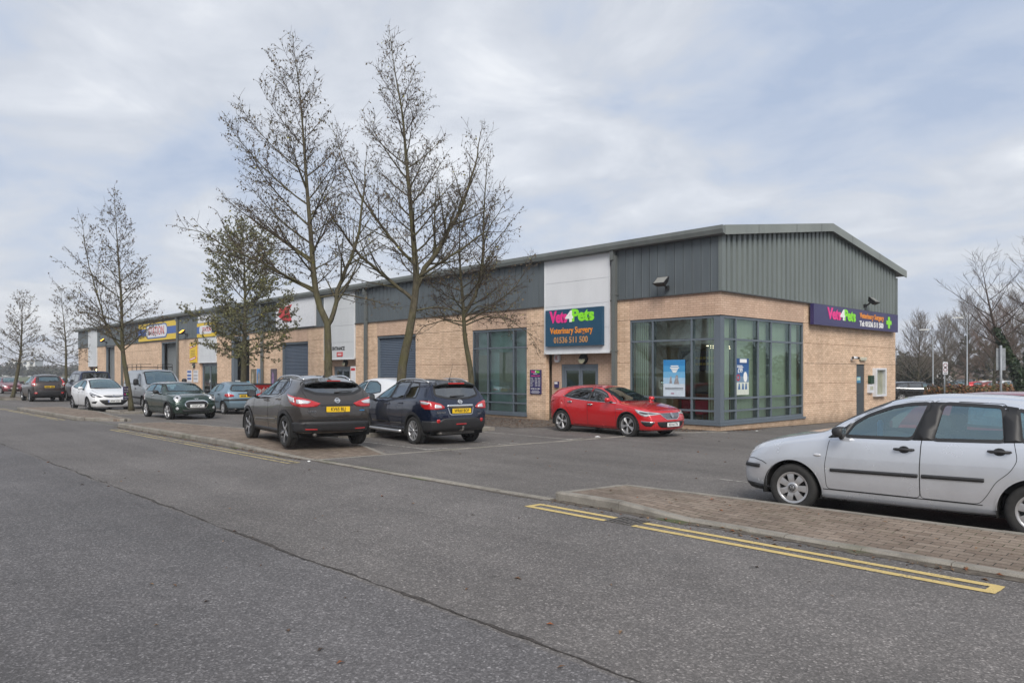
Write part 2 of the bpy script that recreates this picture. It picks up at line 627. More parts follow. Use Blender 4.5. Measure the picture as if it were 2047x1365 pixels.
def paved(rows, name='block_paved_pavement'):
    """rows: (x, y_front, h_front, y_back, h_back)"""
    mb = MB()
    vs = []
    for x, yf, hf, yb, hb in rows:
        for t in (0.0, 0.5, 1.0):
            y = yf + (yb - yf) * t
            vs.append((x, y, gz(x, y) + hf + (hb - hf) * t))
    fs = []
    for i in range(len(rows) - 1):
        for t in range(2):
            a = 3 * i + t
            fs.append((a, a + 3, a + 4, a + 1))
    # solid sides down to the ground
    n = len(vs)
    vs += [(v[0], v[1], gz(v[0], v[1]) - 0.05) for v in vs[:]]
    for i in range(len(rows) - 1):
        for t in (0, 2):
            a = 3 * i + t
            fs.append((a, a + 3, a + 3 + n, a + n))
    e = 3 * (len(rows) - 1)
    for b in (0, e):
        for t in range(2):
            fs.append((b + t, b + t + 1, b + t + 1 + n, b + t + n))
    mb.add(vs, fs)
    return tag(mb.build(name, m_paver), kind='structure')

# right island: full kerb, then dropped
rf = [(5.86, 0.105), (6.9, 0.105), (7.9, 0.03), (9, 0.03), (10.5, 0.03), (12.5, 0.03), (16, 0.03)]
YF = -13.78
kerb_run([(x, YF, h) for x, h in rf])
kerb_run([(5.92, -12.55, 0.10), (5.86, YF + 0.13, 0.105)], name='kerb')
paved([(5.985, YF + .13, .1, -12.56, .095), (6.9, YF + .13, .1, -12.52, .095), (7.9, YF + .13, .028, -12.42, .095), (9, YF + .13, .028, -12.35, .095), (10.5, YF + .13, .028, -12.3, .095), (12.5, YF + .13, .028, -12.25, .09), (16, YF + .13, .028, -12.2, .09)])
kerb_run([(16, -12.05, .1), (10.5, -12.16, .1), (7.9, -12.28, .1), (5.98, -12.42, .1)], w=0.13)
# left island under the brown car
lf = [(-12.7, 0.115), (-4.6, 0.115), (-2.4, 0.055), (-0.45, 0.012)]
kerb_run([(x, -13.98, h) for x, h in lf])
paved([(-12.55, -13.85, .112, -12.62, .11), (-11.4, -13.85, .112, -12.42, .11), (-8.5, -13.85, .112, -11.95, .11), (-4.6, -13.85, .112, -11.6, .11), (-3.4, -13.85, .08, -11.5, .10), (-2.4, -13.85, .052, -11.75, .07), (-0.5, -13.85, .012, -12.3, .014)])
kerb_run([(-0.42, -12.2, .014), (-2.4, -11.64, .07), (-3.4, -11.38, .10), (-4.6, -11.47, .115), (-8.5, -11.83, .115), (-11.4, -12.3, .115), (-12.7, -12.5, .115)])
kerb_run([(-12.7, -12.63, .115), (-12.7, -13.85, .115)])
# island with the white car behind it
kerb_run([(-28.2, -14.05, .115), (-16.9, -14.05, .115)])
kerb_run([(-16.9, -13.92, .115), (-15.6, -13.0, .09)])
paved([(-28.05, -13.92, .112, -12.4, .11), (-22.0, -13.92, .112, -12.3, .11), (-17.0, -13.92, .112, -12.9, .11), (-15.75, -13.12, .09, -12.9, .09)])
kerb_run([(-15.6, -12.76, .1), (-17.0, -12.76, .115), (-22, -12.16, .115), (-28.2, -12.26, .115)])
kerb_run([(-28.2, -12.4, .115), (-28.2, -13.92, .115)])
# tree islands
def tree_island(x0, x1, y0, y1, h=0.115):
    kerb_run([(x0, y0, h), (x1, y0, h)]); kerb_run([(x1, y0 + .13, h), (x1, y1 - .13, h)])
    kerb_run([(x1, y1, h), (x0, y1, h)]); kerb_run([(x0, y1 - .13, h), (x0, y0 + .13, h)])
    mb = MB()
    c = [(x0 + .12, y0 + .12), (x1 - .12, y0 + .12), (x1 - .12, y1 - .12), (x0 + .12, y1 - .12)]
    mb.add([(x, y, gz(x, y) + h - .03) for x, y in c], [(0, 1, 2, 3)])
    tag(mb.build('planting_bed', m_soil), kind='structure')
tree_island(-23.3, -21.2, -11.6, -10.2)
tree_island(-50.2, -44.6, -12.3, -10.3)
tree_island(-7.0, -4.5, -11.0, -5.55)
poly_sheet('planting_bed', [(-16.5, -4.2), (-4.9, -4.2), (-4.3, -1.2), (-0.4, -0.9), (-0.4, -0.02), (-16.5, -0.02)], 0.010, m_soil)
# flush concrete edgings
kerb_run([(-0.40, -13.95, .016), (2.8, -13.93, .02), (5.84, -13.88, .02)], w=0.11, name='kerb')
kerb_run([(-0.32, -13.83, .012), (-0.38, -8, .014), (-0.46, -1.9, .014)], w=0.10)
kerb_run([(-0.46, -1.85, .014), (0.45, -0.35, .016)], w=0.10)
# dirt in the gutters
def gutter():
    mb = MB()
    strip(mb, [(-12.8, -14.06), (-0.5, -14.07)], 0.15, 0.0075, 0.045, rg, 0.15)
    strip(mb, [(5.8, -13.86), (16, -13.86)], 0.15, 0.0075, 0.04, rg, 0.15)
    strip(mb, [(-28.2, -14.13), (-17, -14.13)], 0.14, 0.0075, 0.04, rg, 0.2)
    strip(mb, [(0.06, -0.12), (0.06, 14.6)], 0.12, 0.012, 0.05, rg, 0.2)
    strip(mb, [(-0.3, -13.98), (5.8, -13.96)], 0.06, 0.0075, 0.02, rg, 0.2)
    return tag(mb.build('gutter_dirt', m_dirt), kind='stuff')
gutter()

# iron drain grating in the gutter
def grate():
    x, y = 7.42, -14.27
    z = gz(x, y)
    g = thing('drain_grating', 'slotted iron drain grating set in the road between the yellow line ends', 'drain', (x, y, z))
    mb = MB()
    for a, b, c, d in ((-.18, .18, -.17, -.15), (-.18, .18, .15, .17), (-.18, -.16, -.15, .15), (.16, .18, -.15, .15)):
        mb.bx(a, b, c, d, -0.03, 0.014)
    mb.build('frame', m_iron, g)
    mb = MB()
    for i in range(5):
        xx = -0.116 + i * 0.058
        mb.bx(xx - .011, xx + .011, -.15, .15, -0.03, 0.012)
    mb.bx(-.16, .16, -.010, .010, -.03, .0105)
    mb.build('bars', m_iron, g)
    mb = MB(); mb.bx(-.18, .18, -.17, .17, -.025, 0.0075)
    mb.build('pit', M_('drain_dark', col=(0.008, 0.008, 0.008), rough=1, vary=0), g)
grate()

# fallen leaves
def leaf_litter():
    rl = random.Random(11)
    mb = MB()
    def leaf(x, y, z, s):
        a = rl.uniform(0, 6.28); tl = rl.uniform(-.5, .5)
        c, sn = math.cos(a), math.sin(a)
        w = s * rl.uniform(.35, .6)
        pts = [(-s, 0, 0), (0, -w, .3 * s), (s, 0, tl * s * .6), (0, w, .35 * s)]
        mb.add([(x + p * c - q * sn, y + p * sn + q * c, z + r + .004) for p, q, r in pts], [(0, 1, 2, 3)], rl.choice((0, 0, 1, 1, 2, 3)))
    for _ in range(260):
        x = rl.uniform(-12.5, -.6); leaf(x, -14.07 + rl.gauss(0, .06), gz(x, -14) + .006, rl.uniform(.012, .035))
    for _ in range(130):
        x = rl.uniform(5.9, 14); leaf(x, -13.9 + rl.gauss(-.05, .09), gz(x, -14) + .006, rl.uniform(.012, .04))
    for _ in range(900):
        x = rl.uniform(-16, -4.4); y = rl.uniform(-4.4, -.2); leaf(x, y, gz(x, y) + .012, rl.uniform(.02, .05))
    for _ in range(350):
        x = rl.uniform(-4.5, -.4); y = -abs(rl.gauss(0, .7)) - .1; leaf(x, y, gz(x, y) + .012, rl.uniform(.02, .045))
    for _ in range(260):
        x = rl.uniform(-6.8, -4.7); y = rl.uniform(-10.8, -5.7); leaf(x, y, gz(x, y) + .09, rl.uniform(.02, .05))
    for _ in range(170):
        y = rl.gauss(1.2, .5); x = .12 + abs(rl.gauss(0, .16)); leaf(x, y, gz(x, y) + .012, rl.uniform(.02, .045))
    for _ in range(160):
        x = rl.uniform(-3, 12); y = rl.uniform(-12, 6)
        if x < .2 and y > 0: continue
        leaf(x, y, gz(x, y) + .006, rl.uniform(.015, .04))
    for _ in range(60):
        x = rl.uniform(-4, 11); y = rl.uniform(-19.5, -14.6); leaf(x, y, gz(x, y) + .006, rl.uniform(.012, .035))
    for _ in range(40):
        x = rl.uniform(6, 11); y = rl.uniform(-13.5, -12.5); leaf(x, y, gz(x, y) + .10, rl.uniform(.015, .035))
    ms = [M_('leaf_brown', col=(0.10, 0.055, 0.03), rough=.8, vary=.3), M_('leaf_tan', col=(0.21, 0.13, 0.075), rough=.8, vary=.3),
          M_('leaf_dark', col=(0.05, 0.032, 0.022), rough=.8, vary=.3), M_('leaf_rust', col=(0.22, 0.075, 0.025), rough=.8, vary=.3)]
    tag(mb.build('fallen_leaves', ms), kind='stuff')
leaf_litter()

def litter(x, y, s, lab, seed):
    r = random.Random(seed)
    mb = MB()
    n = 9
    vs = [(math.cos(6.28 * i / n) * s * r.uniform(.7, 1.1), math.sin(6.28 * i / n) * s * .6 * r.uniform(.7, 1.1), r.uniform(0.004, s * .25)) for i in range(n)] + [(0, 0, s * .4)]
    mb.add(vs, [(i, (i + 1) % n, n) for i in range(n)])
    tag(mb.build('paper_scrap', M_('white_paper', col=(.75, .75, .73), rough=.7), None, (x, y, gz(x, y) + .006)), lab, 'litter')
litter(-0.15, -14.12, .055, 'white scrap of paper at the road end of the brown car\'s pavement', 1)
litter(-0.75, -5.1, .09, 'white scrap of paper on the bay edge in front of the red hatchback', 2)
litter(0.75, 0.9, .07, 'white scrap on the tarmac below the corner window', 3)
# ------------------------------------------------------------ the terrace of trade units
def brick_mat(name, c1, c2, mortar):
    m = bpy.data.materials.new(name)
    nb = NB(m)
    g = nb.n('ShaderNodeNewGeometry')
    sp = nb.n('ShaderNodeSeparateXYZ'); nb.put(sp.inputs[0], nb.pos())
    sn = nb.n('ShaderNodeSeparateXYZ'); nb.put(sn.inputs[0], g.outputs['True Normal'])
    k = nb.math('GREATER_THAN', nb.math('ABSOLUTE', sn.outputs[0]), 0.7)
    u = nb.math('ADD', nb.math('MULTIPLY', sp.outputs[1], k), nb.math('MULTIPLY', sp.outputs[0], nb.math('SUBTRACT', 1.0, k)))
    cb = nb.n('ShaderNodeCombineXYZ'); nb.put(cb.inputs[0], u); nb.put(cb.inputs[1], nb.math('ADD', sp.outputs[2], 1.8))
    br = nb.n('ShaderNodeTexBrick')
    nb.put(br.inputs['Vector'], cb.outputs[0])
    br.inputs['Scale'].default_value = 1.0
    br.inputs['Brick Width'].default_value = 0.225
    br.inputs['Row Height'].default_value = 0.075
    br.inputs['Mortar Size'].default_value = 0.0058
    br.inputs['Mortar Smooth'].default_value = 0.2
    br.inputs['Bias'].default_value = -0.1
    nb.put(br.inputs['Color1'], c1); nb.put(br.inputs['Color2'], c2); nb.put(br.inputs['Mortar'], mortar)
    p = cb.outputs[0]
    st = nb.noise(p, 0.55, 5, 0.6)
    dr = nb.noise(nb.map(p, (3.0, 0.35, 1)), 1.0, 4, 0.6)
    fi = nb.noise(p, 70, 3, 0.6)
    c = nb.mix(1.0, br.outputs['Color'], nb.ramp(st, [(0.3, 0.86), (0.7, 1.08)]), 'MULTIPLY')
    c = nb.mix(1.0, c, nb.ramp(dr, [(0.35, 0.9), (0.65, 1.04)]), 'MULTIPLY')
    c = nb.mix(1.0, c, nb.ramp(fi, [(0.3, 0.9), (0.7, 1.07)]), 'MULTIPLY')
    # splash dirt along the foot of the wall
    ft = nb.math('ADD', sp.outputs[2], nb.math('MULTIPLY', nb.noise(p, 2.2, 4), 0.5))
    c = nb.mix(nb.ramp(ft, [(0.10, 0.7), (0.65, 0.0)]), c, (0.14, 0.105, 0.07))
    nb.set(col=c, rough=0.88, spec=0.25)
    nb.bump(nb.math('SUBTRACT', nb.math('MULTIPLY', fi, 0.25), br.outputs['Fac']), 0.4, 0.006)
    return m
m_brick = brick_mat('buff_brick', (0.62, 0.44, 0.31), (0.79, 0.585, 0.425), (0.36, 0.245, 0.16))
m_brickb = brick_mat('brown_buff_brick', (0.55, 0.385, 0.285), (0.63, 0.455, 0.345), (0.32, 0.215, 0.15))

def metal_sheet(name, base, rough=0.45, vary=0.14):
    m = bpy.data.materials.new(name)
    nb = NB(m)
    p = nb.pos()
    n = nb.noise(nb.map(p, (2.5, 2.5, 0.3)), 1.0, 5, 0.6)
    b = nb.noise(p, 0.4, 3)
    f = nb.noise(p, 40, 2)
    c = nb.mix(1.0, base, nb.ramp(n, [(0.3, 1 - vary), (0.7, 1 + vary * .6)]), 'MULTIPLY')
    c = nb.mix(1.0, c, nb.ramp(b, [(0.35, 0.93), (0.65, 1.05)]), 'MULTIPLY')
    c = nb.mix(1.0, c, nb.ramp(f, [(0.3, 0.95), (0.7, 1.04)]), 'MULTIPLY')
    nb.set(col=c, rough=nb.ramp(n, [(0.3, rough - .08), (0.7, rough + .12)]), spec=0.4)
    return m
m_clad = metal_sheet('grey_cladding', (0.098, 0.116, 0.128))
m_gable = metal_sheet('grey_green_cladding', (0.162, 0.186, 0.180))
m_verge = metal_sheet('verge_flashing', (0.215, 0.235, 0.22))
m_gutter = metal_sheet('gutter_metal', (0.155, 0.17, 0.165))
m_pipe = metal_sheet('downpipe_grey', (0.115, 0.125, 0.122), 0.4)
m_panel = metal_sheet('white_panel', (0.66, 0.675, 0.70), 0.35, 0.025)
m_panel_old = metal_sheet('stained_white_panel', (0.58, 0.60, 0.62), 0.5, 0.06)
m_frame = metal_sheet('blue_grey_frame', (0.118, 0.143, 0.170), 0.4, 0.06)
m_frame_in = M_('frame_rubber', col=(0.02, 0.022, 0.024), rough=0.7)
m_shut = metal_sheet('shutter_blue_grey', (0.085, 0.11, 0.15), 0.4, 0.1)
m_shut2 = metal_sheet('shutter_grey', (0.20, 0.215, 0.22), 0.4, 0.1)
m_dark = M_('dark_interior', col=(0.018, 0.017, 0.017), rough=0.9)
m_wg = glass_mat('shop_glass', (0.88, 0.95, 0.92), 0.07, 0.0, 0.85, (.82, 1.0, .94))
m_cg0 = glass_mat('case_glass', (0.95, 0.95, 0.93), 0.0, 0.0, 0.35)
m_wg2 = glass_mat('frosted_shop_glass', (0.80, 0.92, 0.90), 0.05, 0.02, 0.9)

BX0, BY1, ZB, ZE = -78.7, 14.76, 4.45, 6.24
GR = [0.70, 1.445, 2.195, 2.945, 3.69]
bld = thing('trade_unit_terrace', 'long buff brick terrace of trade units with grey metal cladding and gabled end', 'building', (0, 0, 0))

def brick_skin(mb, u0, u1, z0, z1, openings, P, depth=0.2):
    """P(u, d, z) -> point; d is depth into the wall"""
    us = sorted({u0, u1} | {v for o in openings for v in o[:2] if u0 < v < u1})
    gb = [(g - .007, g + .007) for g in GR if z0 < g < z1]
    zs = sorted({z0, z1} | {v for o in openings for v in o[2:4] if z0 < v < z1} | {v for g in gb for v in g})
    def inside(u, z):
        return any(o[0] < u < o[1] and o[2] < z < o[3] for o in openings)
    for i in range(len(us) - 1):
        for j in range(len(zs) - 1):
            uc, zc = (us[i] + us[i + 1]) / 2, (zs[j] + zs[j + 1]) / 2
            if inside(uc, zc): continue
            gr = any(a < zc < b for a, b in gb)
            d = 0.016 if gr else 0.0
            a, b, c, e = us[i], us[i + 1], zs[j], zs[j + 1]
            mb.quad(P(a, d, c), P(b, d, c), P(b, d, e), P(a, d, e))
            if gr:
                mb.quad(P(a, 0, c), P(b, 0, c), P(b, d, c), P(a, d, c))
                mb.quad(P(a, 0, e), P(a, d, e), P(b, d, e), P(b, 0, e))
    for a, b, c, e in [o[:4] for o in openings]:
        for u in (a, b):
            if u0 < u < u1:
                mb.quad(P(u, 0.0, max(c, z0)), P(u, depth, max(c, z0)), P(u, depth, min(e, z1)), P(u, 0.0, min(e, z1)))
        if e <= z1:
            mb.quad(P(a, 0, e), P(b, 0, e), P(b, depth, e), P(a, depth, e))
        if c > z0 + .01:
            mb.quad(P(a, 0, c), P(b, 0, c), P(b, depth, c), P(a, depth, c))

PF = lambda u, d, z: (u, d, z)
PE = lambda u, d, z: (-d, u, z)
ZG = -0.35
front_open = [
    (-3.60, 0.01, 0.19, 3.69), (-7.71, -4.42, ZG, ZB), (-12.17, -8.77, 0.13, 3.67), (-19.72, -16.35, ZG, 3.70),
    (-24.97, -21.74, ZG, ZB), (-30.31, -26.95, ZG, 3.66), (-37.95, -34.95, ZG, 4.30), (-43.68, -40.37, ZG, ZB),
    (-52.15, -48.41, ZG, 4.33), (-68.35, -65.29, ZG, 4.40), (-74.4, -71.18, ZG, ZB)]
lint = [(-3.60, 0.0), (-12.17, -8.77), (-19.72, -16.35), (-30.31, -26.95)]
lints = [(a, b, 3.69, ZB) for a, b in lint]
mb = MB()
brick_skin(mb, BX0, 0.0, ZG, ZB, front_open + lints, PF)
mb.build('front_brick_wall', m_brick, bld)
for a, b in lint:
    mb = MB()
    top = [o for o in front_open if o[0] == a][0][3]
    mb.quad((a, 0.003, top), (b, 0.003, top), (b, 0.003, ZB), (a, 0.003, ZB))
    mb.quad((a, 0.003, top), (b, 0.003, top), (b, 0.22, top), (a, 0.22, top))
    if b == 0.0:
        mb.quad((-0.003, 0.003, 3.69), (-0.003, 5.73, 3.69), (-0.003, 5.73, ZB), (-0.003, 0.003, ZB))
        mb.quad((-0.003, 0.003, 3.69), (-0.003, 5.73, 3.69), (-0.22, 5.73, 3.69), (-0.22, 0.22, 3.69))
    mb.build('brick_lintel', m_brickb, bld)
mb = MB()
brick_skin(mb, 0.0, BY1, -0.45, ZB, [(-0.01, 5.73, 0.21, 3.69), (0, 5.73, 3.69, ZB), (10.46, 11.34, -0.45, 2.19)], PE, 0.12)
mb.build('end_brick_wall', m_brick, bld)
mb = MB()
mb.bx(BX0, BX0 + .2, 0.25, BY1, ZG, ZE); mb.bx(BX0, -.02, BY1 - .02, BY1, ZG, 6.1)
mb.build('rear_brick_wall', m_brick, bld)

# cladding: standing-seam on the front, ribbed sheets on the gable
segs = []
cuts = [(-74.4, -71.18), (-43.68, -40.37), (-24.97, -21.74), (-7.71, -4.42)]
x = BX0
for a, b in cuts:
    segs.append((x, a)); x = b
segs.append((x, -0.02))
mb = MB()
for a, b in segs:
    mb = MB(); gap = MB()
    gap.quad((a, -0.003, ZB), (b, -0.003, ZB), (b, -0.003, ZE), (a, -0.003, ZE))
    n = max(1, round((b - a) / 0.333))
    for i in range(n):
        x0 = a + (b - a) * i / n + .009; x1 = a + (b - a) * (i + 1) / n - .009
        if x0 > -40:
            q = [(x0, -.008), (x0 + .004, -.034), (x0 + .022, -.040), (x0 + .035, -.030), (x1 - .035, -.030), (x1 - .022, -.040), (x1 - .004, -.034), (x1, -.008)]
        else:
            q = [(x0, -.008), (x0 + .05, -.02), (x0 + .08, -.055), (x1 - .08, -.055), (x1 - .05, -.02), (x1, -.008)]
        vs = [(u, v, z) for z in (ZB, ZE) for u, v in q]
        k = len(q)
        mb.add(vs, [(j, j + 1, k + j + 1, k + j) for j in range(k - 1)])
    cf = mb.build('front_cladding', m_clad, bld)
    gap.build('cladding_backing', M_('joint_black', col=(.02, .022, .024), rough=.8), cf)
RID = 7.6
def roofz(y):
    return 7.52 - abs(y - RID) * (7.52 - 6.42) / 7.72
mb = MB()
prof = []
y = 0.14
while y < BY1 - .1:
    for dy, dx in ((0, 0.0), (0.095, 0.0), (0.115, 0.085), (0.295, 0.085), (0.318, 0.0)):
        if y + dy < BY1 - .1: prof.append((y + dy, dx))
    y += 0.333
vs = []
for yy, dx in prof:
    vs += [(dx, yy, ZB), (dx, yy, roofz(yy) - .12)]
mb.add(vs, [(2 * i, 2 * i + 2, 2 * i + 3, 2 * i + 1) for i in range(len(prof) - 1)])
mb.bx(-.05, 0.09, -0.058, 0.15, ZB, 6.3)                     # corner flashing
mb.bx(-.05, 0.09, BY1 - .11, BY1 + .03, ZB, 6.1)
mb.build('gable_cladding', m_gable, bld)
mb = MB()
for a, b in segs:
    mb.bx(a, b, -0.075, -.01, ZB - .035, ZB)
mb.bx(0.0, 0.10, -0.075, BY1, ZB - .035, ZB)
mb.build('drip_flashing', M_('drip_flashing', col=(.075, .08, .082), rough=.5), bld)
# roof
mb = MB()
Y0, Y1 = -0.12, 15.32
X1 = 0.25
for ya, yb in ((Y0, RID), (RID, Y1)):
    mb.add([(BX0 - .25, ya, roofz(ya)), (X1 - .02, ya, roofz(ya)), (X1 - .02, yb, roofz(yb)), (BX0 - .25, yb, roofz(yb)),
            (BX0 - .25, ya, roofz(ya) - .2), (X1 - .02, ya, roofz(ya) - .2), (X1 - .02, yb, roofz(yb) - .2), (BX0 - .25, yb, roofz(yb) - .2)],
           [(0, 1, 2, 3), (7, 6, 5, 4), (0, 4, 5, 1), (3, 2, 6, 7), (0, 3, 7, 4), (1, 5, 6, 2)])
mb.build('roof', m_gutter, bld)
mb = MB()
for ya, yb in ((Y0 - .06, RID), (RID, Y1 + .05)):
    za, zb = roofz(ya) + .05, roofz(yb) + .05
    a, b = X1 - .18, X1 + .03
    hgt = 0.30
    mb.add([(a, ya, za), (b, ya, za), (b, yb, zb), (a, yb, zb), (a, ya, za - .03), (b, ya, za - hgt), (b, yb, zb - hgt), (a, yb, zb - .03), (b - .04, ya, za - hgt), (b - .04, yb, zb - hgt)],
           [(0, 1, 2, 3), (1, 5, 6, 2), (5, 8, 9, 6), (0, 4, 8, 5, 1), (3, 2, 6, 9, 7)])
mb.build('verge_flashing', m_verge, bld)
for yy in (1.9, 4.6, 6.6, 9.4, 12.2):
    a = roofz(yy)
    mb = MB()
    mb.bx(X1 + .0305, X1 + .034, yy - .01, yy + .01, a - .245, a + .045)
    mb.build('verge_joint', M_('joint_dark', col=(.08, .085, .08), rough=.6), bld)
mb = MB()
gp = [(-.06, 6.23), (-.16, 6.17), (-.30, 6.20), (-.35, 6.33), (-.345, 6.45), (-.32, 6.455), (-.30, 6.42)]
vs = []
for xx in (BX0 - .25, 0.27):
    vs += [(xx, a, b) for a, b in gp]
n = len(gp)
mb.add(vs, [(i, i + 1, n + i + 1, n + i) for i in range(n - 1)] + [tuple(range(n)), tuple(range(2 * n - 1, n - 1, -1))])
mb.build('gutter', m_gutter, bld)
for xx in (-4.17, -20.55, -32.8, -48.0, -62.5):
    mb = MB()
    mb.bx(xx - .085, xx + .085, -.20, -.075, ZG, 6.0)
    mb.bx(xx - .13, xx + .02, -.25, -.08, 5.85, 6.22)
    for zz in (0.9, 2.6, 4.6):
        mb.bx(xx - .11, xx + .11, -.206, -.05, zz, zz + .05)
    mb.build('downpipe', m_pipe, bld)

# ---------------- glazed shop windows
def shop_window(name, P, u0, u1, z0, z1, mull, trans, gm, depth=0.14, fw=0.06, parent=bld, d0=0.03):
    w = MB()
    def bar(a, b, c, e, dd0, dd1):
        c8 = [P(u, d, z) for z in (c, e) for d in (dd0, dd1) for u in (a, b)]
        w.add(c8, [(0, 1, 3, 2), (4, 6, 7, 5), (0, 4, 5, 1), (2, 3, 7, 6), (0, 2, 6, 4), (1, 5, 7, 3)])
    bar(u0, u1, z0, z0 + .09, d0, d0 + depth); bar(u0, u1, z1 - .08, z1, d0, d0 + depth)
    bar(u0, u0 + fw, z0 + .09, z1 - .08, d0, d0 + depth); bar(u1 - fw, u1, z0 + .09, z1 - .08, d0, d0 + depth)
    for m in mull:
        bar(m - fw / 2, m + fw / 2, z0 + .09, z1 - .08, d0 + .001, d0 + depth + .05)
    ed = [u0 + fw / 2] + list(mull) + [u1 - fw / 2]
    for t in trans:
        for a, b in zip(ed[:-1], ed[1:]):
            bar(a + fw / 2, b - fw / 2, t - .03, t + .03, d0 + .004, d0 + depth - .03)
    fr = w.build(name, m_frame, parent)
    zs = [z0 + .09] + [q for t in trans for q in (t - .03, t + .03)] + [z1 - .08]
    g = MB()
    for a, b in zip(ed[:-1], ed[1:]):
        for i in range(0, len(zs), 2):
            g.quad(P(a + fw / 2, d0 + .045, zs[i]), P(b - fw / 2, d0 + .045, zs[i]), P(b - fw / 2, d0 + .045, zs[i + 1]), P(a + fw / 2, d0 + .045, zs[i + 1]))
    g.build('pane', gm, fr)
    return fr
TR = [0.62, 1.02, 2.93]
shop_window('shop_window', PF, -3.60, -0.20, 0.24, 3.68, [-2.645, -1.10], TR, m_wg)
shop_window('shop_window', PE, 0.20, 5.73, 0.24, 3.68, [0.995, 2.445, 3.345, 4.765], TR, m_wg)
shop_window('shop_window', PF, -12.17, -8.77, 0.15, 3.66, [-11.19, -9.60], [0.60, 0.98, 2.88], m_wg2)
mb = MB()
mb.bx(-.20, -.03, .03, .20, .24, 3.68)
mb.build('corner_post', m_frame, bld)
mb = MB()
mb.bx(-3.66, 0.05, -0.05, 0.05, .165, .235); mb.bx(-0.05, 0.05, 0.05, 5.79, .165, .235)
mb.build('window_sill', m_frame, bld); mb = MB()
mb.bx(-12.2, -8.74, -.05, .05, .08, .145)
mb.build('window_sill', m_frame, bld)
mb = MB()
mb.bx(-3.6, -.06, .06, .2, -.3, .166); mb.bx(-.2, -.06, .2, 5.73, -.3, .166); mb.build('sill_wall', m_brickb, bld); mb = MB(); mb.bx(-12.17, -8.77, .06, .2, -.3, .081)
mb.build('sill_wall', m_brickb, bld)

# ---------------- inside the corner shop
m_in_wall = M_('shop_wall_tan', col=(.46, .36, .24), rough=.8)
mb = MB()
mb.bx(-15.8, -.22, 7.0, 7.1, -.1, 3.9); mb.bx(-15.9, -15.8, .2, 7.1, -.1, 3.9); mb.bx(-8.3, -8.2, .42, 7, -.1, 3.9); mb.bx(-3.85, -3.75, .42, 3.2, -.1, 3.9)
mb.bx(-.32, -.20, 5.75, 7.0, -.1, 3.9)
mb.build('inner_wall', m_in_wall, bld)
mb = MB(); mb.bx(-15.8, -.22, .42, 7.0, -.08, .02)
mb.build('shop_floor', M_('vinyl_floor', col=(.16, .13, .10), rough=.35), bld)
mb = MB(); mb.bx(-15.8, -.22, .22, 7.0, 3.75, 3.9); mb.bx(-3.74, -.9, 0.95, 1.05, 2.82, 3.75); mb.bx(-1.0, -.9, 1.05, 5.7, 2.82, 3.75); mb.bx(-3.74, -.9, 1.05, 7, 2.80, 2.85)
mb.build('ceiling', M_('ceiling_tile', col=(.62, .62, .58), rough=.8), bld)
m_strip = M_('strip_light', col=(1, 1, 1), emit=(1.0, .86, .55), estr=2.0, vary=0)
for q in ((-1.7, -1.5, 1.9, 3.1), (-2.9, -2.7, 4.0, 5.2)):
    mb = MB(); mb.bx(*q, 2.775, 2.80); mb.build('ceiling_light', m_strip, bld)
m_blind = bpy.data.materials.new('vertical_blind')
nb = NB(m_blind)
sp_ = nb.n('ShaderNodeSeparateXYZ'); nb.put(sp_.inputs[0], nb.pos())
wv = nb.math('SINE', nb.math('MULTIPLY', nb.math('ADD', sp_.outputs[0], sp_.outputs[1]), 2 * math.pi / 0.089))
nb.set(col=nb.mix(nb.ramp(wv, [(0.0, 0.0), (0.5, 1.0)]), (.64, .73, .54), (.80, .88, .70)), rough=.8)
def blind(P, u0, u1, d, z0=0.32, z1=3.62):
    mb = MB()
    n = int((u1 - u0) / 0.089)
    for i in range(n):
        a = u0 + (u1 - u0) * i / n; b = a + (u1 - u0) / n * .98
        mb.quad(P(a, d + .03, z0), P(b, d, z0), P(b, d, z1), P(a, d + .03, z1))
    mb.build('vertical_blind', m_blind, bld)
for a, b in ((.55, .93), (1.06, 2.42), (2.48, 3.31), (3.38, 4.73), (4.8, 5.66)):
    blind(PE, a, b, .255)
blind(PF, -3.54, -2.98, .26); blind(PF, -.62, -.26, .26)
m_frost = M_('frosted_film', col=(.46, .60, .55), rough=.5, vscale=.8, vary=.3)
mb = MB()
mb.quad((-12.1, .32, .2), (-8.8, .32, .2), (-8.8, .32, 3.6), (-12.1, .32, 3.6))
mb.build('window_screen', m_frost, bld)
mb = MB(); mb.bx(-9.12, -8.84, .27, .29, 2.05, 3.5); mb.bx(-12.05, -11.5, .27, .285, .9, 2.6); mb.bx(-10.7, -9.75, .27, .285, .95, 2.7)
mb.build('window_notice', M_('pale_card', col=(.42, .42, .33), rough=.7), bld)
recep = thing('reception_desk', 'brown reception desk seen through the front corner window', 'desk', (-2.3, 4.3, .02))
mb = MB(); mb.bx(-1.2, 1.1, -.3, .3, 0, 1.02)
mb.build('counter', M_('desk_wood', col=(.17, .09, .045), rough=.5), recep)
mb = MB(); mb.bx(-1.28, 1.18, -.38, .36, 1.02, 1.07)
mb.build('top', M_('desk_top', col=(.05, .045, .045), rough=.3), recep)
t = thing('wall_sign', 'dark purple sign with yellow lettering inside the corner shop', 'sign', (-3.0, 3.4, 2.25))
mb = MB(); mb.bx(-.72, 1.3, -.03, .03, -.35, .42)
mb.build('board', M_('inside_purple', col=(.02, .016, .07), rough=.4), t)
mb2 = MB()
for zz in (.1, -.12):
    for i in range(6):
        mb2.bx(-.25 + i * .16, -.13 + i * .16, -.04, -.03, zz, zz + .09)
mb2.build('lettering', M_('dull_yellow', col=(.5, .4, .08), rough=.5), t)
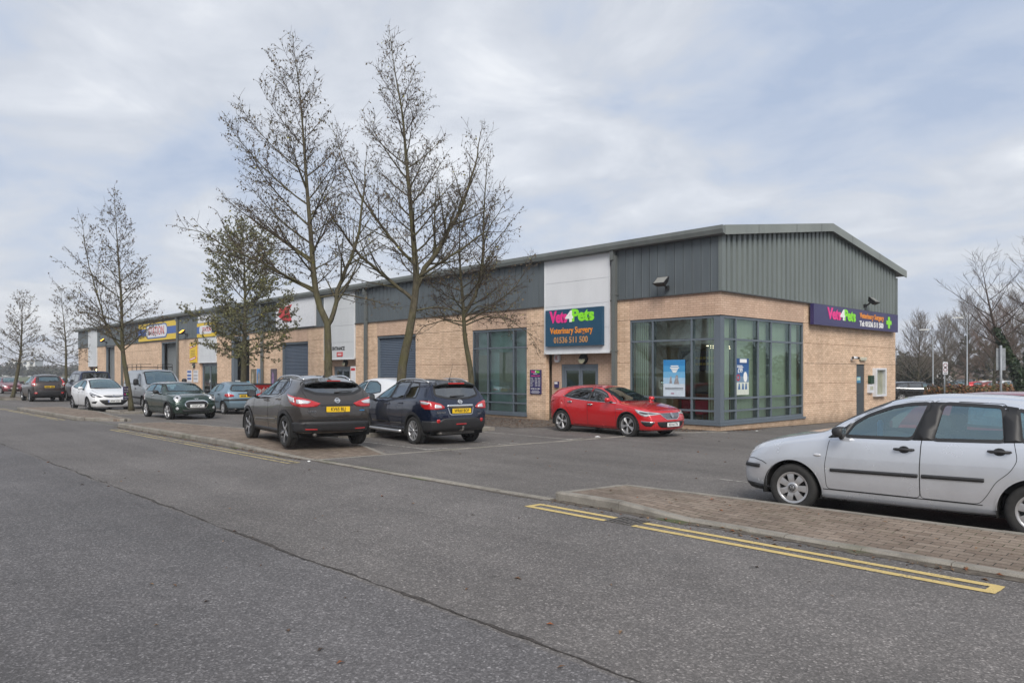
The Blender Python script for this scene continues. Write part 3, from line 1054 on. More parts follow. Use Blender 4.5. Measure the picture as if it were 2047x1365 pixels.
def chair(x, y, rz, lab):
    c = thing('waiting_chair', lab, 'chair', (x, y, .02), rz)
    mr = M_('pink_plastic', col=(.50, .05, .10), rough=.4)
    mb = MB(); mb.bx(-.22, .22, -.22, .22, .42, .46); mb.build('seat', mr, c)
    mb = MB(); mb.bx(-.22, .22, .2, .24, .46, .86); mb.build('backrest', mr, c)
    for sx in (-.19, .19):
        for sy in (-.19, .19):
            mb = MB(); mb.tube([(sx, sy, 0), (sx, sy, .42)], .015, 6); mb.build('leg', m_frame, c)
chair(-1.55, 1.2, 0.2, 'pink waiting chair nearest the corner post inside the shop')
chair(-2.35, 1.3, -0.3, 'pink waiting chair further from the corner post inside the shop')

# ---------------- entrance bays
def entrance(a, b, zp, door, old=False, setback=.35, dz=2.17, zt=6.18):
    mb = MB()
    mp = m_panel_old if old else m_panel
    h = (zt - zp) / 4
    for i in range(4):
        mb.bx(a + .02, b - .02, -.07, .02, zp + i * h + .006, zp + (i + 1) * h - .006)
    mb.bx(a + .03, b - .03, -.055, .35, zp, zt)
    pn = mb.build('entrance_panel', mp, bld)
    mb = MB()
    mb.bx(a, a + .035, -.085, -.02, zp - .02, zt); mb.bx(b - .035, b, -.085, -.02, zp - .02, zt); mb.bx(a, b, -.10, -.02, zp - .035, zp + .02)
    mb.build('panel_trim', M_('pale_trim', col=(.66, .68, .70), rough=.35), pn)
    mb = MB()
    brick_skin(mb, a, b, ZG, zp, [(door[0], door[1], ZG, dz)], lambda u, d, z: (u, setback + d, z), .1)
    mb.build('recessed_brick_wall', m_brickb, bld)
    d0, d1 = door
    fr = MB(); y0 = setback + .03
    fr.bx(d0, d1, y0, y0 + .1, dz - .10, dz); fr.bx(d0, d0 + .13, y0, y0 + .1, -.1, dz - .1); fr.bx(d1 - .09, d1, y0, y0 + .1, -.1, dz - .1)
    dr = fr.build('entrance_door', m_frame, bld)
    mid = (d0 + .13 + d1 - .09) / 2
    for u0, u1 in ((d0 + .13, mid - .005), (mid + .005, d1 - .09)):
        lf = MB()
        lf.bx(u0, u0 + .09, y0 + .02, y0 + .07, -.08, dz - .1); lf.bx(u1 - .09, u1, y0 + .02, y0 + .07, -.08, dz - .1)
        lf.bx(u0 + .09, u1 - .09, y0 + .02, y0 + .07, dz - .24, dz - .1); lf.bx(u0 + .09, u1 - .09, y0 + .02, y0 + .07, -.08, .12)
        l = lf.build('door_leaf', m_frame, dr)
        g = MB(); g.quad((u0 + .09, y0 + .045, .12), (u1 - .09, y0 + .045, .12), (u1 - .09, y0 + .045, dz - .24), (u0 + .09, y0 + .045, dz - .24))
        g.build('pane', m_wg, l)
        hn = MB(); hx = u1 - .05 if u0 == d0 + .13 else u0 + .05
        hn.tube([(hx, y0 - .03, .75), (hx, y0 - .03, 1.35)], .014, 6)
        hn.build('handle', M_('steel', col=(.45, .45, .45), rough=.3, metal=1.0, vary=0), l)
    mb = MB(); mb.bx(d0, d1, 2.6, 2.65, -.1, dz); mb.bx(d0 - .3, d1 + .3, setback + .14, 2.6, -.12, -.07)
    mb.build('lobby', M_('lobby_brown', col=(.13, .085, .045), rough=.7), bld)
entrance(-7.71, -4.42, 2.59, (-7.2, -5.33))
entrance(-24.97, -21.74, 2.575, (-24.6, -22.88), True)
entrance(-43.68, -40.37, 2.57, (-43.5, -40.6), True, .12, 2.52, 4.45)
entrance(-74.4, -71.18, 2.45, (-73.9, -71.7), True)
mb = MB(); mb.bx(-6.45, -6.17, .452, .456, 1.02, 1.22)
mb.build('door_notice', M_('white_paper', col=(.75, .75, .73), rough=.7), bld)
mb = MB(); mb.quad((-43.68, -.018, 4.46), (-40.37, -.018, 4.46), (-40.37, -.018, ZE), (-43.68, -.018, ZE))
mb.build('flat_panel', m_panel_old, bld)

# ---------------- roller shutters
def shutter(a, b, top, mat, setb=.18, door=None, jamb=None):
    f = MB()
    f.bx(a, a + .10, .05, .24, ZG, top); f.bx(b - .10, b, .05, .24, ZG, top); f.bx(a + .1, b - .1, .05, .3, top - .12, top)
    fr = f.build('roller_shutter', jamb or m_frame, bld)
    s = MB()
    z = ZG
    while z < top - .13:
        z2 = min(z + .085, top - .12)
        pr = [(setb, z), (setb - .025, z + .012), (setb - .03, z + .042), (setb - .012, z2 - .006), (setb, z2)]
        vs = [(xx, yy, zz) for xx in (a + .1, b - .1) for yy, zz in pr]
        s.add(vs, [(i, 5 + i, 6 + i, 1 + i) for i in range(4)])
        z = z2
    s.build('curtain', mat, fr)
shutter(-19.72, -16.35, 3.70, m_shut); shutter(-30.31, -26.95, 3.66, m_shut)
shutter(-52.15, -48.41, 4.33, m_shut2, .5, jamb=m_frame); shutter(-68.35, -65.29, 4.40, m_shut2, .4)
# open bay with racking
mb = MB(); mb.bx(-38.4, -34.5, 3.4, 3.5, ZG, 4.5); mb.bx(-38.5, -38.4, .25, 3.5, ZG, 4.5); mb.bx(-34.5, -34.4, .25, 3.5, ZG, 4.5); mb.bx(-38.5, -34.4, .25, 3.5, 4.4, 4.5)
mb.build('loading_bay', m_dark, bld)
mb = MB(); mb.bx(-37.95, -37.55, .03, .3, ZG, 4.3); mb.bx(-35.05, -34.95, .03, .3, ZG, 4.3); mb.bx(-37.55, -35.05, .05, .3, 3.95, 4.3)
mb.build('bay_frame', m_frame, bld)
rack = thing('storage_rack', 'steel storage rack loaded with dark stock in the open loading bay', 'rack', (-36.3, 2.2, -.12))
mb = MB()
for xx in (-1.2, 0, 1.2):
    mb.bx(xx - .04, xx + .04, -.4, -.32, 0, 3.6)
mb.build('upright', m_frame, rack)
for zz in (1.0, 1.9, 2.7):
    mb = MB(); mb.bx(-1.2, 1.2, -.42, .4, zz, zz + .09); mb.build('shelf', M_('rack_beam', col=(.25, .26, .28), rough=.5), rack)
rs = random.Random(3)
mb = MB()
for zz in (0.02, 1.09, 1.99):
    xx = -1.1
    while xx < .8:
        w = rs.uniform(.2, .5); mb.bx(xx, xx + w, -.3, .2, zz, zz + rs.uniform(.3, .7), rs.choice((0, 0, 0, 1))); xx += w + .06
mb.build('stock', [M_('stock_dark', col=(.03, .028, .028), rough=.6), M_('stock_red', col=(.12, .04, .03), rough=.6)], rack)
# side door of the end wall
mb = MB(); mb.bx(-.09, -.04, 10.46, 11.34, -.4, 2.19)
dd = mb.build('side_door', M_('door_slate', col=(.055, .065, .072), rough=.5), bld)
mb = MB(); mb.bx(-.04, -.005, 10.54, 10.60, .95, 1.0); mb.bx(-.02, -.005, 10.54, 10.66, .97, .99)
mb.build('door_handle', M_('steel', col=(.45, .45, .45), rough=.3, metal=1.0, vary=0), dd)
mb = MB(); mb.bx(-.0395, -.037, 10.58, 10.98, 1.42, 1.68, 0); mb.bx(-.0369, -.036, 10.62, 10.94, 1.52, 1.65, 1)
mb.build('door_sign', [M_('blue_sign', col=(.05, .22, .38), rough=.4), M_('pale_green_sign', col=(.45, .62, .55), rough=.4)], dd)
# ------------------------------------------------------------ vehicles
def mono(pts, x):
    """monotone cubic through pts, clamped outside"""
    p = np.array(sorted(pts), float)
    X, Yv = p[:, 0], p[:, 1]
    x = np.clip(np.asarray(x, float), X[0], X[-1])
    if len(X) == 1: return np.full_like(x, Yv[0])
    h = np.diff(X); dl = np.diff(Yv) / h
    m = np.zeros(len(X))
    for i in range(1, len(X) - 1):
        if dl[i - 1] * dl[i] > 0:
            w1 = 2 * h[i] + h[i - 1]; w2 = h[i] + 2 * h[i - 1]
            m[i] = (w1 + w2) / (w1 / dl[i - 1] + w2 / dl[i])
    m[0], m[-1] = dl[0], dl[-1]
    k = np.clip(np.searchsorted(X, x) - 1, 0, len(h) - 1)
    t = (x - X[k]) / h[k]
    return ((1 + 2 * t) * (1 - t) ** 2 * Yv[k] + t * (1 - t) ** 2 * h[k] * m[k] + t * t * (3 - 2 * t) * Yv[k + 1] + t * t * (t - 1) * h[k] * m[k + 1])

def in_poly(px, py, poly):
    px = np.asarray(px); py = np.asarray(py)
    c = np.zeros(px.shape, bool)
    n = len(poly); j = n - 1
    for i in range(n):
        xi, yi = poly[i]; xj, yj = poly[j]
        hit = ((yi > py) != (yj > py)) & (px < (xj - xi) * (py - yi) / ((yj - yi) if yj != yi else 1e-12) + xi)
        c ^= hit; j = i
    return c

def rounded(poly, r=0.03, n=3):
    out = []
    m = len(poly)
    for i in range(m):
        p0, p1, p2 = (Vector(poly[k % m]) for k in (i - 1, i, i + 1))
        a, b = p0 - p1, p2 - p1
        d = min(r, a.length * .45, b.length * .45)
        A = p1 + a.normalized() * d; B = p1 + b.normalized() * d
        for k in range(n + 1):
            t = k / n
            q = A * (1 - t) ** 2 + p1 * 2 * t * (1 - t) + B * t * t
            out.append((q.x, q.y))
    return out

def near_on_poly(p, poly):
    best = None; bd = 1e9
    n = len(poly)
    for i in range(n):
        a = poly[i]; b = poly[(i + 1) % n]
        dx, dy = b[0] - a[0], b[1] - a[1]
        L = dx * dx + dy * dy
        t = 0 if L == 0 else max(0, min(1, ((p[0] - a[0]) * dx + (p[1] - a[1]) * dy) / L))
        q = (a[0] + dx * t, a[1] + dy * t)
        d = (q[0] - p[0]) ** 2 + (q[1] - p[1]) ** 2
        if d < bd: bd = d; best = q
    return best, math.sqrt(bd)

def car_paint(name, col, metal=0.35, rough=0.32, coat=0.8, dirt=0.12):
    if name in _mat: return _mat[name]
    m = bpy.data.materials.new(name)
    nb = NB(m)
    p = nb.pos()
    n = nb.noise(p, 2.5, 5, 0.6)
    sp = nb.n('ShaderNodeSeparateXYZ'); nb.put(sp.inputs[0], p)
    low = nb.math('ADD', sp.outputs[2], nb.math('MULTIPLY', nb.noise(p, 5, 5, 0.65), 0.55))
    c = nb.mix(1.0, col, nb.ramp(n, [(0.3, 0.96), (0.7, 1.03)]), 'MULTIPLY')
    road = nb.ramp(low, [(0.32, dirt * 4.2), (0.85, 0.0)])
    c = nb.mix(road, c, (0.16, 0.14, 0.12))
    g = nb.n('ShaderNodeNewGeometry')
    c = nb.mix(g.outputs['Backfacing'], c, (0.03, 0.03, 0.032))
    nb.set(col=c, metal=metal, rough=nb.math('ADD', nb.ramp(n, [(0.3, rough - .05), (0.7, rough + .08)]), nb.math('MULTIPLY', road, 0.4)), coat=coat, coatr=0.04)
    _mat[name] = m
    return m

m_tyre = M_('tyre_rubber', col=(.020, .0195, .019), rough=.82, vary=.35, vscale=14)
m_black = M_('black_plastic', col=(.022, .022, .024), rough=.55, vary=.2)
m_trim = M_('black_trim', col=(.013, .013, .014), rough=.5, vary=.15)
m_under = M_('underbody', col=(.008, .008, .008), rough=.95, vary=0)
m_chrome = M_('chrome', col=(.78, .78, .78), rough=.12, metal=1.0, vary=0)
m_alu = M_('alloy_silver', col=(.48, .48, .49), rough=.32, metal=.7, vary=.12)
m_alud = M_('alloy_dark', col=(.045, .045, .048), rough=.4, metal=.4, vary=.1)
m_red = M_('tail_red', col=(.42, .012, .014), rough=.12, coat=1.0, vary=.05)
m_clear = M_('lamp_clear', col=(.62, .62, .64), rough=.12, coat=1.0, metal=.35, vary=.1, vscale=30)
m_lampdk = M_('lamp_dark', col=(.07, .07, .075), rough=.15, coat=1.0, metal=.3, vary=.1)
m_amber = M_('amber_lamp', col=(.5, .22, .03), rough=.2, coat=1, vary=0)
m_pyel = M_('plate_yellow', col=(.78, .50, .015), rough=.35, vary=.06)
m_pwht = M_('plate_white', col=(.70, .71, .70), rough=.35, vary=.06)
m_pblk = M_('plate_black', col=(.012, .012, .012), rough=.5, vary=0)
m_eu = M_('plate_blue', col=(.02, .08, .35), rough=.4, vary=0)
m_seat = M_('seat_cloth', col=(.045, .047, .052), rough=.9, vary=.2)
m_dash = M_('dashboard', col=(.028, .028, .030), rough=.7, vary=.1)
m_seam = M_('panel_gap', col=(.006, .006, .006), rough=.9, vary=0)
m_cg = glass_mat('car_glass', (0.70, 0.86, 0.86), 0.24, 0.0, 0.9, (.70, .90, .93))
m_cgd = glass_mat('privacy_glass', (0.12, 0.13, 0.14), 0.18, 0.0, 0.9)

class Car:
    """body lofted from longitudinal feature curves; t runs from the nose, w sideways, z up.
    car space: x forward, y left, z up, origin on the ground below the middle."""
    def __init__(s, name, label, S, paint, x, y, rz, zoff=0.0, group=None, cat='car', pitch=0.0, roll=0.0):
        s.S = S; s.L = S['L']; s.paint = paint
        s.root = thing(name, label, cat, (x, y, gz(x, y) + zoff), rz, group)
        s.root.rotation_euler = (roll, pitch, rz)
        s.grid()
        s.owner = ['body'] * len(s.F)
        s.snapped = set()
        s.parts = {}
    def X(s, t): return s.L / 2 - t
    def grid(s, N=92):
        S = s.S
        top = S['top']; belt = S['belt']; plan = S['plan']; rail = S['rail']; drop = S['drop']; sill = S['sill']
        u = np.linspace(0, 1, N)
        sv = 0.55 * u + 0.45 * (0.5 - 0.5 * np.cos(np.pi * u))
        win = S.get('wE', 0.03); wsill = S.get('wS', 0.06)
        rows = []
        n0, n1 = S['nose'], S['tail']
        def row(j, w, z):
            t = n0[j] + sv * (n1[j] - n0[j])
            rows.append(np.stack([t, w(t), z(t)], 1))
        fz = lambda k: (lambda t: mono(sill, t) + (mono(belt, t) - mono(sill, t)) * k)
        row(0, lambda t: mono(plan, t) - .16, lambda t: mono(sill, t) + .0)
        row(1, lambda t: mono(plan, t) - wsill, lambda t: mono(sill, t) + .035)
        row(2, lambda t: mono(plan, t) - wsill * .35, fz(.30))
        row(3, lambda t: mono(plan, t), fz(S.get('kD', .56)))
        row(4, lambda t: mono(plan, t) - win * .35, fz(.84))
        row(5, lambda t: mono(plan, t) - win, lambda t: mono(belt, t))
        row(6, lambda t: mono(rail, t), lambda t: mono(top, t) - mono(drop, t))
        row(7, lambda t: 0 * t, lambda t: mono(top, t))
        Q = np.stack(rows, 1)                   # N, 8, 3
        f = S.get('f', [0, .35, .22, .5, .5, .22, .30, .5])
        cols = [Q[:, 0]]
        mir = Q[:, 6] * np.array([1, -1, 1])
        nseg = [0, 1, 1, 1, 1, 2, 7, 3]
        for i in range(1, 8):
            P0, P1 = Q[:, i - 1], Q[:, i]
            P2 = Q[:, i + 1] if i < 7 else mir
            a = P1 + f[i] * (P0 - P1); b = P1 + f[i] * (P2 - P1)
            last = cols[-1]
            for k in range(1, nseg[i] + 1):
                cols.append(last + (a - last) * k / (nseg[i] + 0.0))
            ks = np.linspace(0, 1, 6)[1:] if i < 7 else np.linspace(0, .5, 4)[1:]
            for t in ks:
                cols.append(a * (1 - t) ** 2 + P1 * 2 * t * (1 - t) + b * t * t)
        H = np.stack(cols, 1)                   # N, M, 3 left half
        H[:, -1, 1] = 0
        M = H.shape[1]
        right = H[:, -2::-1] * np.array([1, -1, 1])
        A = np.concatenate([H, right], 1)        # N, 2M-1
        W = A.shape[1]
        V = [tuple(p) for p in A.reshape(-1, 3)]
        F = []
        for i in range(N - 1):
            for j in range(W - 1):
                F.append((i * W + j, i * W + j + 1, (i + 1) * W + j + 1, (i + 1) * W + j))
        s.nside = len(F)
        C = 18
        q = np.cos(np.linspace(0, np.pi, C + 1))
        for end, ring, sg in ((0, 0, -1), (1, N - 1, 1)):
            b = S['bulge'][end]; bz = S.get('bprof', [[(0, 1), (1, 1)]] * 2)[end]
            wm = H[ring, :, 1].max()
            prev = None
            for k in range(M - 1):
                t0, w0, z0 = H[ring, k]
                idx = [ring * W + k]
                kk = b * (w0 / wm) ** 1.3 * float(mono(bz, z0))
                for c in range(1, C):
                    V.append((t0 + sg * kk * (1 - abs(q[c]) ** 2.4), w0 * q[c], z0 + 0.0)); idx.append(len(V) - 1)
                idx.append(ring * W + W - 1 - k)
                if prev is not None:
                    for c in range(C):
                        F.append((prev[c], prev[c + 1], idx[c + 1], idx[c]) if end == 0 else (prev[c + 1], prev[c], idx[c], idx[c + 1]))
                prev = idx
            c0 = ring * W + M - 1
            for c in range(C):
                F.append((prev[c], prev[c + 1], c0) if end == 0 else (prev[c + 1], prev[c], c0))
        s.nbody = len(F)
        V = [(s.L / 2 - t, w, z) for t, w, z in V]
        # the loft winds with outward normals once x is flipped
        s.V = [Vector(v) for v in V]
        s.F = F
        me = bpy.data.meshes.new('t'); me.from_pydata([tuple(v) for v in s.V], [], F); me.update()
        bm = bmesh.new(); bm.from_mesh(me)
        bmesh.ops.recalc_face_normals(bm, faces=bm.faces[:])
        if sum(1 for fc in bm.faces if fc.normal.z > .9 and fc.calc_center_median().z > .7 * s.S['H']) < 5:
            bmesh.ops.reverse_faces(bm, faces=bm.faces[:])
        bm.normal_update()
        s.F = [tuple(v.index for v in fc.verts) for fc in bm.faces]
        s.N = [v.normal.copy() for v in bm.verts]
        s.FN = [fc.normal.copy() for fc in bm.faces]
        s.FC = [fc.calc_center_median() for fc in bm.faces]
        bm.free(); bpy.data.meshes.remove(me)
        s.bvh = BVHTree.FromPolygons(s.V, s.F)
        s.fc = np.array([tuple(c) for c in s.FC]); s.fn = np.array([tuple(c) for c in s.FN])
    # --- views: side (t,z), top (t,y), front/rear (y,z)
    def uv(s, P, view):
        if view in ('L', 'R'): return (s.L / 2 - P[0], P[2])
        if view == 'T': return (s.L / 2 - P[0], P[1])
        return (P[1], P[2])
    def claim(s, owner, view, poly, over=('body',), snap=True, extra=None):
        """hand the faces inside poly to a part, and pull its rim onto the outline"""
        c, n = s.fc, s.fn
        if view == 'L': u, v, ok = s.L / 2 - c[:, 0], c[:, 2], (c[:, 1] > .25) & (n[:, 1] > .05)
        elif view == 'R': u, v, ok = s.L / 2 - c[:, 0], c[:, 2], (c[:, 1] < -.25) & (n[:, 1] < -.05)
        elif view == 'T': u, v, ok = s.L / 2 - c[:, 0], c[:, 1], n[:, 2] > .12
        elif view == 'F': u, v, ok = c[:, 1], c[:, 2], n[:, 0] > .12
        else: u, v, ok = c[:, 1], c[:, 2], n[:, 0] < -.12
        sel = in_poly(u, v, poly) & ok
        if extra is not None: sel &= extra(c)
        ids = [i for i in np.nonzero(sel)[0] if s.owner[i] in over]
        for i in ids: s.owner[i] = owner
        if not snap: return
        inside = set(); outside = set()
        idset = set(ids)
        for i in ids: inside.update(s.F[i])
        for i, fcs in enumerate(s.F):
            if i in idset: continue
            for k in fcs:
                if k in inside: outside.add(k)
        for k in outside:
            if k in s.snapped: continue
            P = s.V[k]
            p2, d = near_on_poly(s.uv(P, view), poly)
            if d > .075: continue
            nr = s.N[k]
            if view in ('L', 'R'):
                x2 = s.L / 2 - p2[0]; z2 = p2[1]
                dy = -(nr.x * (x2 - P.x) + nr.z * (z2 - P.z)) / nr.y if abs(nr.y) > .25 else 0
                s.V[k] = Vector((x2, P.y + max(-.03, min(.03, dy)), z2))
            elif view == 'T':
                x2 = s.L / 2 - p2[0]; y2 = p2[1]
                dz = -(nr.x * (x2 - P.x) + nr.y * (y2 - P.y)) / nr.z if abs(nr.z) > .25 else 0
                s.V[k] = Vector((x2, y2, P.z + max(-.05, min(.05, dz))))
            else:
                y2, z2 = p2
                dx = -(nr.y * (y2 - P.y) + nr.z * (z2 - P.z)) / nr.x if abs(nr.x) > .25 else 0
                s.V[k] = Vector((P.x + max(-.05, min(.05, dx)), y2, z2))
            s.snapped.add(k)
    def hit(s, u, v, view):
        if view in ('L', 'R'):
            sg = 1 if view == 'L' else -1
            o, d = Vector((s.L / 2 - u, sg * 3, v)), Vector((0, -sg, 0))
        elif view == 'T':
            o, d = Vector((s.L / 2 - u, v, 4)), Vector((0, 0, -1))
        elif view == 'F':
            o, d = Vector((s.L, u, v)), Vector((-1, 0, 0))
        elif view == 'B':
            o, d = Vector((-s.L, u, v)), Vector((1, 0, 0))
        else:                                   # corner view: ('C', t_centre, y_centre, toward front/rear)
            _, tc, yc = view
            o, d = Vector((s.L / 2 - tc, yc, v)), Vector((math.cos(u), math.sin(u), 0))
        h = s.bvh.ray_cast(o, d)
        if h[0] is None:
            h = s.bvh.find_nearest(o + d * (3 if isinstance(view, str) else .5))
        P, n = h[0], h[1].normalized()
        ref = -d if isinstance(view, str) else d
        if n.dot(ref) < 0: n = -n
        return P, n
    def panel(s, name, view, poly, mat, off=.006, parent=None, r=.012, cell=.05, thick=True, label=None, skirt=.006):
        """a thin shaped piece lying on the body surface"""
        poly = rounded(poly, r, 3) if r else list(poly)
        us = [p[0] for p in poly]; vs_ = [p[1] for p in poly]
        scale = 1.0 if isinstance(view, str) else .6
        # even out the outline
        ol = []
        for i in range(len(poly)):
            a, b = Vector(poly[i]), Vector(poly[(i + 1) % len(poly)])
            k = max(1, int((b - a).length / (cell * 1.2)))
            for j in range(k):
                ol.append(a + (b - a) * j / k)
        pts = list(ol); n = len(ol)
        u = min(us) + cell / 2
        while u < max(us):
            v = min(vs_) + cell / 2
            while v < max(vs_):
                if in_poly(np.array([u]), np.array([v]), poly)[0] and near_on_poly((u, v), poly)[1] > cell * .35:
                    pts.append(Vector((u, v)))
                v += cell
            u += cell
        res = geometry.delaunay_2d_cdt(pts, [(i, (i + 1) % n) for i in range(n)], [], 1, 1e-5)
        P2, _, F2 = res[0], res[1], res[2]
        hits = [s.hit(p.x, p.y, view) for p in P2]
        V = [P + nn_ * off for P, nn_ in hits]
        F2 = [list(f) for f in F2]
        if F2:
            a, b, c = (V[i] for i in F2[0][:3])
            if (b - a).cross(c - a).dot(hits[F2[0][0]][1]) < 0:
                F2 = [f[::-1] for f in F2]
        ne = {}
        for f in F2:
            for i in range(len(f)):
                e = (f[i], f[(i + 1) % len(f)])
                ne[e] = 1
        mb = MB()
        base = len(V)
        mb.add(V, F2, 0, True)
        if thick:
            lo = [P - nn_ * skirt for P, nn_ in hits]
            sk = [(a, base + a, base + b, b) for (a, b) in ne if (b, a) not in ne]
            mb.v.extend([tuple(p) for p in lo]); mb.f.extend(sk); mb.m.extend([0] * len(sk)); mb.sm.extend([False] * len(sk))
        o = mb.build(name, mat, parent or s.root)
        if label: o['label'] = label
        return o
    def ribbon(s, mb, view, pts, w=.008, off=.0015, closed=False, step=.03, mi=0):
        P = [Vector(p) for p in pts]
        if closed: P.append(P[0])
        q = []
        for a, b in zip(P[:-1], P[1:]):
            k = max(1, int((b - a).length / step))
            q += [a + (b - a) * j / k for j in range(k)]
        if not closed: q.append(P[-1])
        n = len(q)
        V = []
        for i in range(n):
            a = q[i - 1] if (i > 0 or closed) else q[0]
            b = q[(i + 1) % n] if (i < n - 1 or closed) else q[-1]
            d = (b - a)
            d = d.normalized() if d.length > 1e-9 else Vector((1, 0))
            nr = Vector((-d.y, d.x)) * w / 2
            for c in (q[i] + nr, q[i] - nr):
                H, N_ = s.hit(c.x, c.y, view)
                V.append(H + N_ * off)
        F = [(2 * i, 2 * i + 1, 2 * ((i + 1) % n) + 1, 2 * ((i + 1) % n)) for i in range(n if closed else n - 1)]
        mb.add(V, F, mi, True)
    def line(s, name, view, pts, mat, w=.01, off=.003, closed=False, parent=None):
        mb = MB(); s.ribbon(mb, view, pts, w, off, closed)
        return mb.build(name, mat, parent or s.root)
    def emit_part(s, owner, name, mat, parent):
        ids = [i for i, o in enumerate(s.owner) if o == owner]
        if not ids: return None
        mp = {}; V = []; N_ = []; F = []
        for i in ids:
            f = []
            for k in s.F[i]:
                if k not in mp:
                    mp[k] = len(V); V.append(tuple(s.V[k])); N_.append(tuple(s.N[k]))
                f.append(mp[k])
            F.append(f)
        me = bpy.data.meshes.new(name)
        me.from_pydata(V, [], F)
        me.materials.append(mat)
        me.polygons.foreach_set('use_smooth', [True] * len(F))
        me.update()
        me.normals_split_custom_set_from_vertices(N_)
        o = bpy.data.objects.new(name, me); link(o); o.parent = parent
        return o
    def finish(s):
        """windows, doors, arches, body"""
        S = s.S
        r = S['r']
        ax = (S['fa'], S['fa'] + S['wb'])
        lines = MB()
        arches = []
        for t in ax:
            ra = r + S.get('arch', .055)
            circ = [(t + ra * math.cos(a), r * .98 + ra * math.sin(a)) for a in np.linspace(0, 2 * math.pi, 40, endpoint=False)]
            for side in 'LR':
                s.claim('hole', side, circ, extra=lambda c: abs(c[:, 1]) > .3)
            arches.append(circ)
        wins = []
        for k, (poly, kind) in enumerate(S['side_windows']):
            for side in 'LR':
                s.claim('win%d%s' % (k, side), side, rounded(poly, .05))
                wins.append(('win%d%s' % (k, side), kind, side, k))
        for k, poly in enumerate(S.get('doors', [])):
            for side in 'LR':
                s.claim('door%d%s' % (k, side), side, rounded(poly, .05))
        s.claim('windscreen', 'T', rounded(S['windscreen'], .06))
        s.claim('rear_window', 'B', rounded(S['rear_window'], .07))
        if 'bonnet' in S:
            s.claim('bonnet', 'T', rounded(S['bonnet'], .08))
        if 'tailgate' in S:
            s.claim('tailgate', 'B', rounded(S['tailgate'], .08))
        body = s.emit_part('body', 'body', s.paint, s.root)
        s.body = body
        doors = {}
        for k in range(len(S.get('doors', []))):
            for side in 'LR':
                d = s.emit_part('door%d%s' % (k, side), 'door', s.paint, s.root)
                doors[(k, side)] = d
                if d:
                    g = MB(); s.ribbon(g, side, rounded(S['doors'][k], .05), S.get('gapw', .009), .0015, True)
                    g.build('panel_gap', m_seam, d)
        s.doors = doors
        for nm, kind, side, k in wins:
            par = doors.get((k, side)) or s.root
            w = s.emit_part(nm, 'window', m_cgd if kind == 'dark' else m_cg, par)
            if w is None: continue
            poly = rounded(S['side_windows'][k][0], .05)
            g = MB(); s.ribbon(g, side, poly, S.get('wtrim', .032), .004, True)
            g.build('window_trim', m_trim, par)
        for nm, view, poly, kind in (('windscreen', 'T', S['windscreen'], 'clear'), ('rear_window', 'B', S['rear_window'], S.get('rear_glass', 'clear'))):
            s.emit_part(nm, nm, m_cgd if kind == 'dark' else m_cg, s.root)
            g = MB(); s.ribbon(g, view, rounded(poly, .06), .05, .004, True)
            g.build('window_seal', m_trim, s.root)
        for nm, view in (('bonnet', 'T'), ('tailgate', 'B')):
            if nm in S:
                b = s.emit_part(nm, nm, s.paint, s.root)
                g = MB(); s.ribbon(g, view, rounded(S[nm], .08), .009, .0015, True)
                g.build('panel_gap', m_seam, b)
        # arch liners and lips
        for t, circ in zip(ax, arches):
            for side, sg in (('L', 1), ('R', -1)):
                ra = r + S.get('arch', .055)
                w = float(mono(S['plan'], t))
                mb = MB()
                vs = []; fs = []
                an = np.linspace(-.25, math.pi + .25, 26)
                prof_y = (w - .01, w - .30)
                for a in an:
                    for yy in prof_y:
                        vs.append((s.X(t + ra * math.cos(a)), sg * yy, r * .98 + ra * math.sin(a)))
                fs = [(2 * i, 2 * i + 1, 2 * i + 3, 2 * i + 2) for i in range(25)]
                mb.add(vs, fs, 0, True)
                mb.add([(s.X(t + ra * math.cos(a)), sg * (w - .30), r * .98 + ra * math.sin(a)) for a in an], [tuple(range(26))])
                mb.build('wheel_arch', m_under, s.root)
        s.lips(ax, r)
        # floor
        mb = MB()
        t0, t1 = S['nose'][0] + .1, S['tail'][0] - .1
        wv = S['W'] / 2 - .2
        zf = float(mono(S['sill'], s.L / 2))
        mb.bx(s.X(t0), s.X(t1), -wv, wv, zf - .01, zf + .06)
        mb.build('floor', m_under, s.root)
        s.cabin()
        s.wheels(ax, r)
    def lips(s, ax, r):
        kind = s.S.get('lip', 'paint')
        mat = m_black if kind == 'black' else s.paint
        w = s.S.get('lipw', .085 if kind == 'black' else .022)
        for t in ax:
            for side in 'LR':
                ra = r + s.S.get('arch', .055) + w / 2 - .006
                a0 = s.S.get('lipa', -.12)
                pts = [(t + ra * math.cos(a), r * .98 + ra * math.sin(a)) for a in np.linspace(a0, math.pi - a0, 30)]
                z0 = float(mono(s.S['sill'], t)) + .05
                pts = [(a, max(b, z0)) for a, b in pts]
                mb = MB(); s.ribbon(mb, side, pts, w, .010 if kind == 'black' else .006)
                mb.build('arch_trim', mat, s.root)
    def cabin(s):
        S = s.S
        c = S.get('cab')
        if c is None: return
        tf, tr, zs, zt = c                      # front seat t, rear seat t, cushion height, roof
        w = S['W'] / 2
        for yy in (-w * .42, w * .42):
            s.seat(tf, yy, zs, .5, zt)
        s.seat(tr, 0, zs + .03, w * 1.45, zt, 3)
        mb = MB()
        dt = S['windscreen'][0][0] if False else min(p[0] for p in S['windscreen'])
        zd = float(mono(S['belt'], dt + .35)) - .01
        prof = [(dt + .12, zd - .3), (dt + .12, zd + .0), (dt + .35, zd + .03), (dt + .62, zd - .01), (dt + .66, zd - .1), (dt + .55, zd - .35)]
        ww = float(mono(S['plan'], dt + .4)) - .08
        vs = [(s.X(t), yy, z) for yy in (-ww, ww) for t, z in prof]
        n = len(prof)
